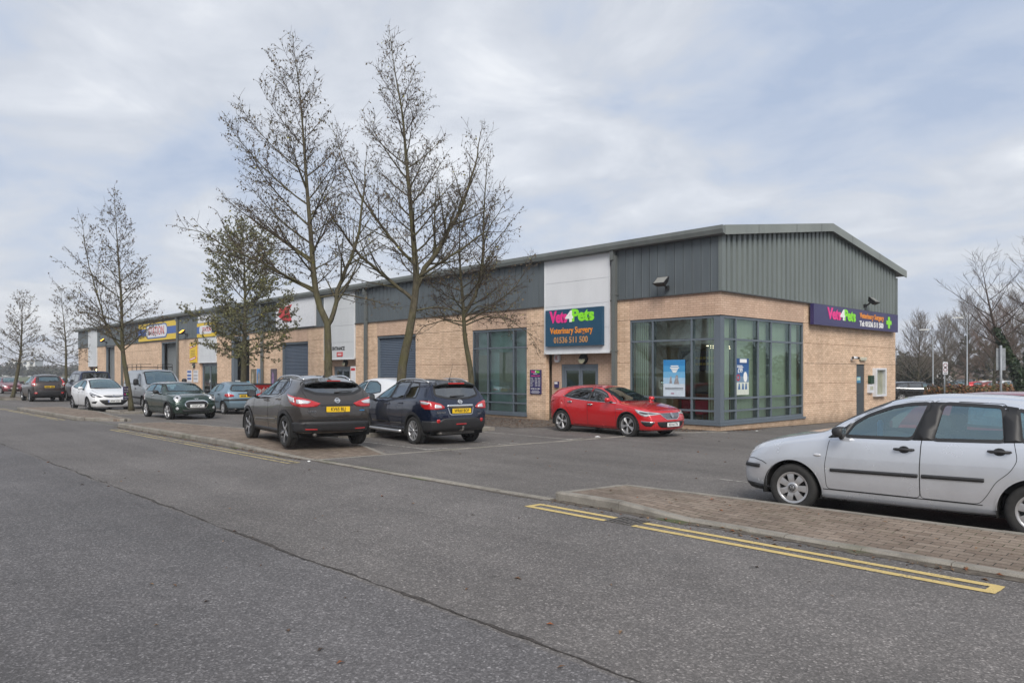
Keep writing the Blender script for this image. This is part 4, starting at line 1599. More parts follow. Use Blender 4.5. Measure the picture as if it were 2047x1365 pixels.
        mb.add(vs, [tuple(range(n)), tuple(range(2 * n - 1, n - 1, -1))] + [(i, (i + 1) % n, n + (i + 1) % n, n + i) for i in range(n)])
        mb.build('dashboard', m_dash, s.root)
        mb = MB()
        yy = -w * .42
        cen = Vector((s.X(dt + .84), yy, zd - .02))
        ring = []
        for a in np.linspace(0, 2 * math.pi, 22):
            ring.append(cen + Vector((math.sin(a) * .08, math.cos(a) * .185, math.sin(a) * .165)))
        mb.tube(ring, .015, 6, cap=False)
        mb.tube([cen + Vector((0, -.17, 0)), cen + Vector((0, .17, 0))], .018, 5)
        mb.tube([cen, cen + Vector((.22, 0, -.12))], .03, 6)
        mb.build('steering_wheel', m_dash, s.root)
    def seat(s, t, y, z, w, zt, heads=1):
        mb = MB()
        X = s.X
        prof = [(t - .45, z - .12), (t - .47, z), (t, z - .03), (t + .22, zt - .36), (t + .34, zt - .36), (t + .16, z - .12)]
        ys = [y - w / 2, y - w / 2 + .05, y + w / 2 - .05, y + w / 2]
        vs = []
        cen = Vector((t, z))
        for k, yy in enumerate(ys):
            for a, b in prof:
                if k in (0, 3): a, b = a + (t - a) * .08, b + (z + .1 - b) * .06
                vs.append((X(a), yy, b))
        n = len(prof)
        fs = [tuple(range(n)), tuple(range(4 * n - 1, 3 * n - 1, -1))]
        for k in range(3):
            fs += [(k * n + i, k * n + (i + 1) % n, (k + 1) * n + (i + 1) % n, (k + 1) * n + i) for i in range(n)]
        mb.add(vs, fs, 0, False)
        hs = [y] if heads == 1 else [y - w * .33, y, y + w * .33]
        for hy in hs:
            mb.lathe([(0.001, -.13), (.07, -.125), (.095, -.08), (.10, 0), (.095, .08), (.07, .125), (.001, .13)], 12, 0, 'y', (X(t + .30), hy, zt - .24))
            mb.tube([(X(t + .29), hy, zt - .4), (X(t + .3), hy, zt - .25)], .025, 5)
        mb.build('seat', m_seat, s.root)
    def wheels(s, ax, r):
        S = s.S
        wt = S.get('tw', .205)
        rr = S['rim']
        wheel = None
        for i, t in enumerate(ax):
            for sg in (1, -1):
                y = sg * (float(mono(S['plan'], t)) - .022)
                st = S.get('steer', 0) if i == 0 else 0
                if wheel is None:
                    mb = MB()
                    pr = [(rr - .004, -.012), (rr + .012, -.004), (rr + .035, 0.004), (r - .045, 0.006), (r - .018, -.006), (r - .006, -.022), (r, -.045), (r, -.075), (r - .008, -.078), (r - .008, -.088), (r, -.091), (r, -wt + .06), (r - .006, -wt + .022), (r - .045, -wt), (rr, -wt)]
                    mb.lathe(pr, 48)
                    wheel = mb.build('wheel', m_tyre, s.root)
                    s.rim(wheel, rr, wt)
                    w = wheel
                else:
                    w = copy_tree(wheel, s.root)
                w.location = (s.X(t), y, r)
                w.rotation_euler = (0, S.get('spin', .3) * (1 + i), (0 if sg > 0 else math.pi) + st)
    def rim(s, wheel, rr, wt):
        S = s.S
        style = S.get('wheel', 'five')
        mb = MB()
        mb.lathe([(rr - .004, -.010), (rr - .012, -.006), (rr - .022, -.02), (rr - .03, -.09), (rr - .04, -wt + .02)], 48, 0)
        mb.lathe([(rr - .03, -.085), (.12, -.095), (.0, -.10)], 32, 1)          # dark drum behind
        mb.lathe([(.13, -.07), (.13, -.078), (.02, -.078)], 24, 2)
        spokes = dict(five=5, ten=10, seven=7, fived=5, mini=5, eight=8)[style]
        mi = 0
        yo = -.022
        def spoke(a, r0, r1, w0, w1, y0, y1, mi, th=.02, cv=.006):
            ca, sa = math.cos(a), math.sin(a)
            vs = []
            for rad, w, y in ((r0, w0, y0), ((r0 + r1) / 2, (w0 + w1) / 2 * .9, (y0 + y1) / 2 + .004), (r1, w1, y1)):
                for q, dy in ((-w / 2, -th), (-w / 2, 0), (-w / 4, cv), (w / 4, cv), (w / 2, 0), (w / 2, -th)):
                    vs.append((rad * ca - q * sa, y + dy, rad * sa + q * ca))
            fs = []
            for k in range(2):
                for j in range(5):
                    fs.append((k * 6 + j, k * 6 + j + 1, (k + 1) * 6 + j + 1, (k + 1) * 6 + j))
            mb.add(vs, fs, mi)
        for k in range(spokes):
            a = 2 * math.pi * k / spokes + math.pi / 2
            if style == 'seven':               # pressed wheel cover with broad spokes
                spoke(a, .045, rr - .012, .066, .086, -.014, -.013, 0, .02, .001)
            elif style == 'five':
                spoke(a, .04, rr - .012, .075, .03, -.02, -.012, 3)
                spoke(a + .16, .05, rr - .01, .03, .05, -.024, -.016, 1)
                spoke(a - .16, .05, rr - .01, .03, .05, -.024, -.016, 1)
            elif style == 'fived':
                for da in (-.17, .17):
                    spoke(a + da * .4, .04, rr - .01, .03, .026, -.02, -.01, 0)
                    ca = a + da
                    spoke(ca, .10, rr - .01, .022, .032, -.018, -.01, 0)
            elif style == 'mini':
                for da in (-.2, -.07, .07, .2):
                    spoke(a + da, .04, rr - .01, .014, .020, -.02, -.01, 0)
            elif style == 'ten':
                spoke(a, .04, rr - .01, .03, .042, -.022, -.012, 0 if k % 2 else 0)
            else:
                spoke(a, .04, rr - .01, .055, .045, -.02, -.014, 0)
        if style == 'seven':
            mb.lathe([(rr - .016, -.012), (rr - .008, -.004), (rr + .006, -.004)], 48, 0)
            mb.lathe([(.070, -.016), (.055, -.004), (.0, -.002)], 24, 0)
        mb.lathe([(.042, -.03), (.042, -.006), (.034, .0), (.0, .001)], 20, 0 if style != 'five' else 1)
        mats = [S.get('rimmat', m_alu), m_alud, m_iron, m_alu]
        mb.build('rim', mats, wheel)
    def mirror(s, t, z, mat, w=.2, h=.15, y=None, dep=.12):
        y = (float(mono(s.S['plan'], t)) + .10) if y is None else y
        for sg in (1, -1):
            mb = MB()
            pr = []
            vs = []; fs = []
            n = 14
            secs = [(-.015, .75, .85), (.0, 1, 1), (dep * .5, .92, .92), (dep * .85, .6, .65), (dep, .2, .2)]
            for dx, a, b in secs:
                for k in range(n):
                    an = 2 * math.pi * k / n
                    cc, sn = math.cos(an), math.sin(an)
                    px = math.copysign(abs(cc) ** .6, cc) * w / 2 * a; pz = math.copysign(abs(sn) ** .6, sn) * h / 2 * b
                    vs.append((s.X(t) + dx, sg * (y + px), z + pz + dx * .05))
            for i in range(len(secs) - 1):
                for k in range(n):
                    fs.append((i * n + k, i * n + (k + 1) % n, (i + 1) * n + (k + 1) % n, (i + 1) * n + k))
            fs.append(tuple((len(secs) - 1) * n + k for k in range(n)))
            if sg < 0: fs = [f[::-1] for f in fs]
            mb.add(vs, fs, 0, True)
            o = mb.build('door_mirror', mat, s.root)
            g = MB()
            g.add([vs[k] for k in range(n)], [tuple(range(n))])
            g.build('mirror_glass', m_lampdk, o)
            g = MB()
            g.tube([(s.X(t) + .04, sg * (y - w * .35), z - h * .3), (s.X(t) + .06, sg * (y - w * .5 - .06), z - h * .55)], [.03, .035], 8)
            g.build('mirror_arm', m_black, o)
    def handles(s, pts, mat):
        for k, (t, z) in enumerate(pts):
            for side, sg in (('L', 1), ('R', -1)):
                P, n = s.hit(t, z, side)
                par = s.doors.get((k, side)) or s.root
                mb = MB()
                mb.tube([P + Vector((.10, sg * .004, 0)), P + Vector((.075, sg * .032, 0)), P + Vector((-.075, sg * .032, .002)), P + Vector((-.10, sg * .004, .002))], [.012, .016, .016, .012], 8)
                h = mb.build('handle', mat, par)
                s.panel('handle_cup', side, [(t + .055 * math.cos(a), z - .002 + .04 * math.sin(a)) for a in np.linspace(0, 6.28, 14, endpoint=False)], m_trim if mat is not s.paint else s.paint, .0015, h, 0, .03, False)
    def plate(s, view, z, text, col, tilt=0.0, y=0.0, off=.012, eu=False, sc=1.0):
        P, n = s.hit(y, z, view)
        fx = 1 if view == 'F' else -1
        up = Vector((-fx * math.sin(tilt), 0, math.cos(tilt)))
        right = Vector((0, fx * 1.0, 0))
        M = face_m(P + Vector((fx * off, 0, 0)), right, up)
        mb = MB()
        mb.prism(rounded([(-.26, -.056), (.26, -.056), (.26, .056), (-.26, .056)], .012), .010, M)
        pl = mb.build('number_plate', col, s.root)
        g = MB()
        if text is None:                        # too small or hidden to read in the photograph
            for i in range(7):
                x0 = -.22 + i * .062 + (.03 if i > 3 else 0)
                g.prism([(x0, -.035), (x0 + .045, -.035), (x0 + .045, .035), (x0, .035)], .001, M @ Matrix.Translation((0, 0, .0102)))
        else: add_text(g, text, M @ Matrix.Translation((.02 if eu else 0, -.002, .0105)), .105 * sc, bold=.0022, sx=.80, space=1.02, depth=.001)
        g.build('lettering', m_pblk, pl)
        if eu:
            g = MB(); g.prism([(-.255, -.05), (-.215, -.05), (-.215, .05), (-.255, .05)], .001, M @ Matrix.Translation((0, 0, .0102)))
            g.build('blue_band', m_eu, pl)
        return pl
    def corner(s, pts, tc, yc):
        """outline points given as (t, y, z) near the surface -> angle/height for a corner panel"""
        return [(math.atan2(y - yc, (s.L / 2 - t) - (s.L / 2 - tc)), z) for t, y, z in pts]
    def corner_panel(s, name, pts, tc, yc, mat, off=.008, parent=None, r=.008, cell=.045, both=True, skirt=.008):
        res = []
        for sg in ((1, -1) if both else (1,)):
            q = s.corner([(t, sg * y, z) for t, y, z in pts], tc, sg * yc)
            rear = sum(p[0] for p in pts) / len(pts) > s.L / 2
            if rear:
                q = [(a if a >= 0 else a + 2 * math.pi, z) for a, z in q]
            res.append(s.panel(name, ('C', tc, sg * yc), q, mat, off, (parent[0 if sg > 0 else 1] if parent else None), r, cell, True, None, skirt))
        return res
    def rails(s, t0, t1, mat, y=None, h=.055, rad=.018):
        for sg in (1, -1):
            ts = np.linspace(t0, t1, 14)
            pts = []
            for i, t in enumerate(ts):
                yy = float(mono(s.S['rail'], t)) - .035 if y is None else y
                P, n = s.hit(t, sg * yy, 'T')
                k = min(1, min(i, len(ts) - 1 - i) / 2.2)
                pts.append(P + Vector((0, 0, h * k + .008)))
            mb = MB(); mb.tube(pts, rad, 8)
            mb.build('roof_rail', mat, s.root)
    def antenna(s, t, h=.35, lean=.5, y=0):
        P, n = s.hit(t, y, 'T')
        mb = MB()
        mb.lathe([(.0, .03), (.02, .028), (.03, .0)], 10, 0, 'z', tuple(P))
        mb.tube([P, P + Vector((-h * math.sin(lean) * .35, 0, h * .35)), P + Vector((-h * math.sin(lean), 0, h))], [.007, .0045, .003], 5)
        mb.build('antenna', m_black, s.root)
    def wiper(s, z0, y0, y1, z1, view='B', off=.02):
        a, n = s.hit(y0, z0, view); b, n2 = s.hit(y1, z1, view)
        mid, n3 = s.hit((y0 + y1) / 2, (z0 + z1) / 2, view)
        mb = MB(); mb.tube([a + n * off, mid + n3 * (off + .01), b + n2 * off], [.018, .012, .007], 6)
        mb.build('wiper', m_black, s.root)
    def badge(s, view, u, z, size, kind, mat=None, off=.012):
        P, n = s.hit(u, z, view)
        fx = dict(F=Vector((0, 1, 0)), B=Vector((0, -1, 0)), L=Vector((-1, 0, 0)), R=Vector((1, 0, 0))).get(view, Vector((0, 1, 0)))
        up = (Vector((0, 0, 1)) - n * n.z).normalized()
        M = face_m(P + n * off, up.cross(n), up)
        mb = MB()
        emblem(mb, kind, size, M)
        return mb.build('badge', mat or m_chrome, s.root)

def ring2d(mb, ro, ri, M, h=.004, n=28, sx=1.0):
    vs = []
    for z in (0, h):
        for rr in (ro, ri):
            vs += [M @ Vector((rr * math.cos(2 * math.pi * k / n) * sx, rr * math.sin(2 * math.pi * k / n), z)) for k in range(n)]
    fs = []
    for k in range(n):
        k2 = (k + 1) % n
        fs += [(2 * n + k, 2 * n + k2, 3 * n + k2, 3 * n + k), (k, k2, 2 * n + k2, 2 * n + k), (n + k, 3 * n + k, 3 * n + k2, n + k2)]
    mb.add(vs, fs, 0, False)

def bar2d(mb, a, b, w, M, h=.004):
    a, b = Vector(a), Vector(b)
    d = (b - a).normalized(); n = Vector((-d.y, d.x)) * w / 2
    mb.prism([tuple(a + n), tuple(a - n), tuple(b - n), tuple(b + n)][::-1], h, M)

def emblem(mb, kind, s, M):
    if kind == 'ringbar':                       # ring with a bar across
        ring2d(mb, s * .5, s * .36, M)
        mb.prism([(-s * .56, -s * .13), (s * .56, -s * .13), (s * .56, s * .13), (-s * .56, s * .13)], .006, M)
    elif kind == 'vw':
        ring2d(mb, s * .5, s * .43, M)
        w = s * .075
        for p in (((-.2, .40), (0, .06)), ((.2, .40), (0, .06)), ((-.40, .16), (-.17, -.38)), ((.40, .16), (.17, -.38)), ((-.17, -.38), (0, -.02)), ((.17, -.38), (0, -.02))):
            bar2d(mb, (p[0][0] * s, p[0][1] * s), (p[1][0] * s, p[1][1] * s), w, M)
    elif kind == 'diamond':
        o = [(0, .5), (.29, 0), (0, -.5), (-.29, 0)]; i = [(0, .25), (.13, 0), (0, -.25), (-.13, 0)]
        for k in range(4):
            a, b = o[k], o[(k + 1) % 4]; c, d = i[(k + 1) % 4], i[k]
            mb.prism([(p[0] * s, p[1] * s) for p in (a, b, c, d)][::-1], .008, M)
    elif kind == 'griffin':
        ring2d(mb, s * .5, s * .42, M)
        bar2d(mb, (-.3 * s, -.12 * s), (.32 * s, .14 * s), s * .22, M); bar2d(mb, (-.05 * s, -.3 * s), (.1 * s, .32 * s), s * .14, M)
    elif kind == 'wings':
        ring2d(mb, s * .22, s * .15, M)
        for sg in (1, -1):
            for k in range(3):
                y = (.12 - .12 * k) * s
                bar2d(mb, (sg * .22 * s, y), (sg * (.62 - .1 * k) * s, y), s * .075, M)
    elif kind == 'lion':
        bar2d(mb, (-.1 * s, -.45 * s), (0, .3 * s), s * .2, M); bar2d(mb, (0, .3 * s), (.25 * s, .42 * s), s * .16, M); bar2d(mb, (-.05 * s, .1 * s), (.3 * s, .05 * s), s * .1, M); bar2d(mb, (-.05 * s, -.1 * s), (.25 * s, -.4 * s), s * .12, M)
# ------------------------------------------------------------ the cars
PI = math.pi
F0 = [0, .4, .45, .5, .5, .22, .30, .5]

def silver_hatch():
    S = dict(L=3.897, W=1.65, H=1.467, fa=.79, wb=2.46, r=.291, rim=.185, tw=.18,
        top=[(.10, .70), (.3, .83), (.6, .915), (.95, .985), (1.10, 1.012), (1.35, 1.165), (1.62, 1.315), (1.85, 1.405), (2.1, 1.447), (2.4, 1.466), (2.8, 1.462), (3.2, 1.43), (3.45, 1.39), (3.56, 1.36)],
        belt=[(.12, .62), (.5, .79), (.9, .875), (1.2, .915), (1.6, .92), (2.4, .935), (3.2, .96), (3.75, .975)],
        plan=[(.06, .60), (.2, .70), (.45, .775), (.8, .812), (1.3, .825), (2.5, .825), (3.2, .805), (3.6, .745), (3.82, .66)],
        rail=[(.12, .50), (.6, .62), (1.0, .66), (1.15, .655), (1.85, .565), (2.4, .56), (3.2, .545), (3.56, .5)],
        drop=[(.1, .03), (1.0, .035), (1.15, .03), (1.85, .05), (2.4, .058), (3.56, .05)],
        sill=[(.1, .21), (.5, .20), (1.2, .185), (2.8, .195), (3.4, .24), (3.85, .28)],
        nose=[.25, .17, .14, .13, .17, .24, .2, .18], tail=[3.70, 3.77, 3.81, 3.81, 3.77, 3.70, 3.50, 3.53], bulge=(.13, .08),
        side_windows=[([(1.40, .952), (2.12, .962), (2.25, 1.350), (2.05, 1.335), (1.85, 1.292), (1.62, 1.195), (1.48, 1.10)], 'clear'),
                      ([(2.31, .965), (2.98, .985), (2.93, 1.332), (2.38, 1.352)], 'clear'),
                      ([(3.11, .992), (3.38, 1.0), (3.28, 1.215), (3.06, 1.315)], 'clear')],
        doors=[[(1.20, .325), (1.185, .60), (1.235, .905), (1.45, 1.115), (1.62, 1.235), (1.85, 1.328), (2.05, 1.365), (2.285, 1.382), (2.208, .95), (2.195, .65), (2.195, .325)],
               [(2.198, .325), (2.198, .65), (2.211, .95), (2.29, 1.382), (2.96, 1.362), (3.055, .97), (3.085, .80), (3.02, .68), (2.90, .57), (2.82, .42), (2.75, .325)]],
        windscreen=[(1.24, .59), (1.17, .3), (1.15, 0), (1.17, -.3), (1.24, -.59), (1.80, -.49), (1.84, 0), (1.80, .49)],
        rear_window=[(-.50, 1.0), (.50, 1.0), (.43, 1.29), (-.43, 1.29)],
        bonnet=[(.20, .45), (.24, .52), (.8, .60), (1.08, .585), (1.04, 0), (1.08, -.585), (.8, -.60), (.24, -.52), (.2, -.45), (.16, 0)],
        wheel='seven', cab=(2.02, 2.95, .52, 1.36), lip='paint', spin=.18, arch=.062, wtrim=.036, gapw=.006)
    c = Car('hatchback_car', 'silver hatchback with black side strips parked behind the near pavement', S, car_paint('silver_paint', (.57, .595, .645), .5, .22, .9, .03), 9.40, -11.30, PI + .072)
    c.finish()
    for sd in 'LR':
        for k, poly in ((0, [(2.115, .950), (2.325, .956), (2.395, 1.362), (2.245, 1.362)]), (1, [(2.965, .972), (3.125, .984), (3.065, 1.325), (2.925, 1.345)]), (0, [(1.215, .925), (1.395, .940), (1.485, 1.115), (1.34, 1.03)])):
            c.panel('pillar_trim', sd, poly, m_trim, .0055, c.doors.get((k, sd)), .006, .08)
        c.panel('side_strip', sd, [(1.25, .535), (1.25, .572), (2.18, .588), (2.18, .548)], m_black, .012, c.doors[(0, sd)], .008, .08)
        c.panel('side_strip', sd, [(2.215, .549), (2.215, .589), (2.80, .600), (2.80, .560)], m_black, .012, c.doors[(1, sd)], .008, .08)
        c.panel('indicator', sd, [(1.10 + .045 * math.cos(a), .715 + .017 * math.sin(a)) for a in np.linspace(0, 6.28, 14, endpoint=False)], m_clear, .006, None, 0, .03)
        c.line('bumper_gap', sd, [(.14, .60), (.28, .612), (.40, .585), (.46, .555)], m_seam, .008)
        c.line('sill_line', sd, [(1.14, .318), (2.78, .318)], m_seam, .009)
        c.line('tailgate_gap', sd, [(3.62, .97), (3.66, .72), (3.45, .56)], m_seam, .008)
    c.corner_panel('bumper_strip', [(.09, .30, .50), (.14, .60, .50), (.30, .74, .50), (.36, .76, .50), (.36, .76, .545), (.30, .74, .545), (.14, .60, .545), (.09, .30, .545)], .9, .15, m_black, .014)
    c.corner_panel('chin_spoiler', [(.12, .35, .215), (.2, .62, .215), (.46, .78, .215), (.46, .78, .275), (.2, .66, .305), (.12, .35, .305)], .9, .15, m_black, .008)
    c.corner_panel('headlight', [(.12, .36, .60), (.15, .50, .585), (.20, .58, .62), (.22, .58, .69), (.16, .46, .70), (.13, .38, .67)], .9, .15, m_clear, .006)
    c.panel('grille', 'F', [(-.33, .63), (.33, .63), (.30, .56), (-.30, .56)], m_black, .008)
    c.plate('F', .43, None, m_pwht)
    c.corner_panel('tail_light', [(3.62, .72, .95), (3.78, .62, .93), (3.80, .60, .72), (3.64, .74, .70)], 3.2, .2, m_red)
    c.handles([(2.04, .845), (2.93, .882)], m_black)
    c.mirror(1.42, 1.005, m_black, .17, .13, .90)
    for sg in (1, -1):
        pass
    # emblem on the front wheel covers
    for o in c.root.children:
        if o.name.startswith('wheel') and not o.name.startswith('wheel_arch'):
            mb = MB()
            emblem(mb, 'vw', .085, face_m((0, .002, 0), (-1, 0, 0), (0, 0, 1)))
            b = mb.build('hub_emblem', m_alud, o)
            b.rotation_euler = (0, -o.rotation_euler.y, 0)
    mb = MB(); mb.lathe([(0, .10), (.022, .10), (.026, .085), (.034, .07), (.034, -.1), (0, -.1)], 14, 0, 'z', (c.X(1.62), .2, 1.02))
    bt = mb.build('water_bottle', M_('bottle_blue', col=(.03, .20, .45), rough=.3), None)
    bt.location = c.root.matrix_basis @ Vector((0, 0, 0)); bt.rotation_euler = c.root.rotation_euler
    tag(bt, 'blue water bottle standing on the dashboard of the silver hatchback', 'bottle')
    return c
silver_hatch()

def red_hatch():
    S = dict(L=4.359, W=1.814, H=1.447, fa=.919, wb=2.669, r=.332, rim=.24,
        top=[(.10, .73), (.35, .835), (.7, .915), (1.1, .975), (1.25, .995), (1.6, 1.165), (1.95, 1.32), (2.2, 1.40), (2.5, 1.445), (2.9, 1.462), (3.3, 1.452), (3.75, 1.41), (4.08, 1.36)],
        belt=[(.12, .66), (.5, .785), (1.0, .885), (1.4, .93), (2.2, .965), (3.0, 1.02), (3.6, 1.085), (4.15, 1.10)],
        plan=[(.05, .62), (.2, .74), (.5, .84), (.9, .895), (1.4, .89), (2.2, .885), (3.0, .895), (3.5, .905), (3.9, .86), (4.2, .76), (4.32, .68)],
        rail=[(.12, .55), (.6, .66), (1.2, .71), (1.35, .70), (2.2, .575), (2.8, .57), (3.4, .555), (4.08, .53)],
        drop=[(.1, .035), (1.2, .04), (1.35, .035), (2.2, .055), (4, .05)],
        sill=[(.1, .20), (.6, .19), (1.3, .19), (3.0, .20), (3.8, .22), (4.3, .30)],
        nose=[.30, .2, .17, .16, .2, .3, .26, .22], tail=[4.12, 4.2, 4.25, 4.25, 4.22, 4.18, 3.98, 4.03], bulge=(.16, .11),
        side_windows=[([(1.56, .96), (2.42, .995), (2.44, 1.35), (2.2, 1.31), (1.9, 1.205)], 'dark'),
                      ([(2.50, 1.0), (3.1, 1.045), (3.48, 1.115), (3.28, 1.27), (2.95, 1.345), (2.50, 1.362)], 'dark')],
        doors=[[(1.36, .27), (1.33, .60), (1.40, .98), (1.85, 1.225), (2.2, 1.355), (2.468, 1.395), (2.468, .6), (2.468, .27)],
               [(2.471, .27), (2.471, .6), (2.471, 1.397), (2.95, 1.385), (3.38, 1.30), (3.45, 1.03), (3.38, .80), (3.22, .62), (3.13, .45), (3.05, .27)]],
        windscreen=[(1.36, .64), (1.30, .3), (1.28, 0), (1.30, -.3), (1.36, -.64), (2.12, -.50), (2.17, 0), (2.12, .50)],
        rear_window=[(-.66, 1.13), (.66, 1.13), (.52, 1.315), (-.52, 1.315)],
        bonnet=[(.26, .45), (.34, .58), (.8, .665), (1.24, .66), (1.2, 0), (1.24, -.66), (.8, -.665), (.34, -.58), (.26, -.45), (.2, 0)],
        wheel='fived', cab=(2.25, 3.2, .5, 1.36), lip='paint', spin=.5, rear_glass='dark', wtrim=.022)
    c = Car('hatchback_car', 'bright red hatchback parked at the corner shop window, front towards the right', S, car_paint('red_paint', (.56, .010, .016), .25, .2, 1.0, .03), -1.586, -3.322, -.062)
    c.finish()
    c.corner_panel('headlight', [(.16, .40, .66), (.18, .44, .70), (.38, .72, .735), (.60, .83, .785), (.66, .85, .80), (.60, .85, .72), (.44, .82, .625), (.36, .74, .60), (.30, .66, .63)], 1.0, .15, m_clear, .008)
    c.corner_panel('headlight_lens', [(.20, .46, .665), (.36, .72, .71), (.52, .82, .735), (.50, .82, .70), (.40, .76, .665)], 1.0, .15, m_lampdk, .012)
    c.panel('grille', 'F', [(-.42, .69), (.42, .69), (.34, .60), (.20, .53), (-.20, .53), (-.34, .60)], m_trim, .006)
    for z, w in ((.675, .40), (.645, .37), (.615, .34), (.585, .29), (.555, .22)):
        c.line('grille_bar', 'F', [(-w, z), (w, z)], m_chrome, .009, .011)
    c.line('grille_surround', 'F', [(-.43, .695), (-.35, .60), (-.21, .52), (.21, .52), (.35, .60), (.43, .695)], m_chrome, .016, .011)
    c.badge('F', 0, .62, .19, 'diamond', off=.02)
    c.panel('lower_grille', 'F', [(-.56, .46), (.56, .46), (.52, .36), (.42, .30), (-.42, .30), (-.52, .36)], m_trim, .006)
    c.plate('F', .375, 'KD16 LTN', m_pwht, off=.025)
    c.corner_panel('fog_lamp_inlet', [(.22, .58, .44), (.30, .70, .455), (.44, .83, .46), (.42, .82, .40), (.34, .76, .335), (.26, .66, .33)], 1.0, .15, m_trim, .006)
    c.corner_panel('fog_lamp_trim', [(.22, .58, .455), (.30, .70, .47), (.45, .83, .478), (.45, .83, .458), (.30, .70, .452), (.22, .58, .437)], 1.0, .15, m_chrome, .012)
    c.corner_panel('tail_light', [(3.85, .88, 1.0), (4.1, .82, 1.0), (4.25, .62, .96), (4.27, .3, .95), (4.27, .3, .86), (4.24, .66, .86), (4.1, .83, .90)], 3.6, .2, m_red)
    c.handles([(2.36, .88), (3.20, .935)], m_chrome)
    c.mirror(1.60, 1.03, car_paint('red_paint', ()), .19, .14, .97)
    for sd in 'LR':
        c.line('window_chrome', sd, [(1.38, .94), (1.60, .948), (2.42, .982), (3.1, 1.030), (3.50, 1.098), (3.53, 1.12)], m_chrome, .018, .008)
        c.panel('wing_vent', sd, [(1.08, .765), (1.32, .775), (1.32, .79), (1.08, .785)], m_chrome, .007, None, .003, .05)
        c.panel('pillar_trim', sd, [(2.43, .995), (2.495, 1.0), (2.495, 1.362), (2.45, 1.355)], m_trim, .004, None, .004, .08)
        c.line('bumper_gap', sd, [(.62, .79), (.56, .66), (.545, .56)], m_seam, .008)
        c.line('sill_line', sd, [(1.30, .265), (3.1, .265)], m_seam, .008)
    c.wiper(.99, -.5, .1, 1.0, 'F', .02)
    return c
red_hatch()

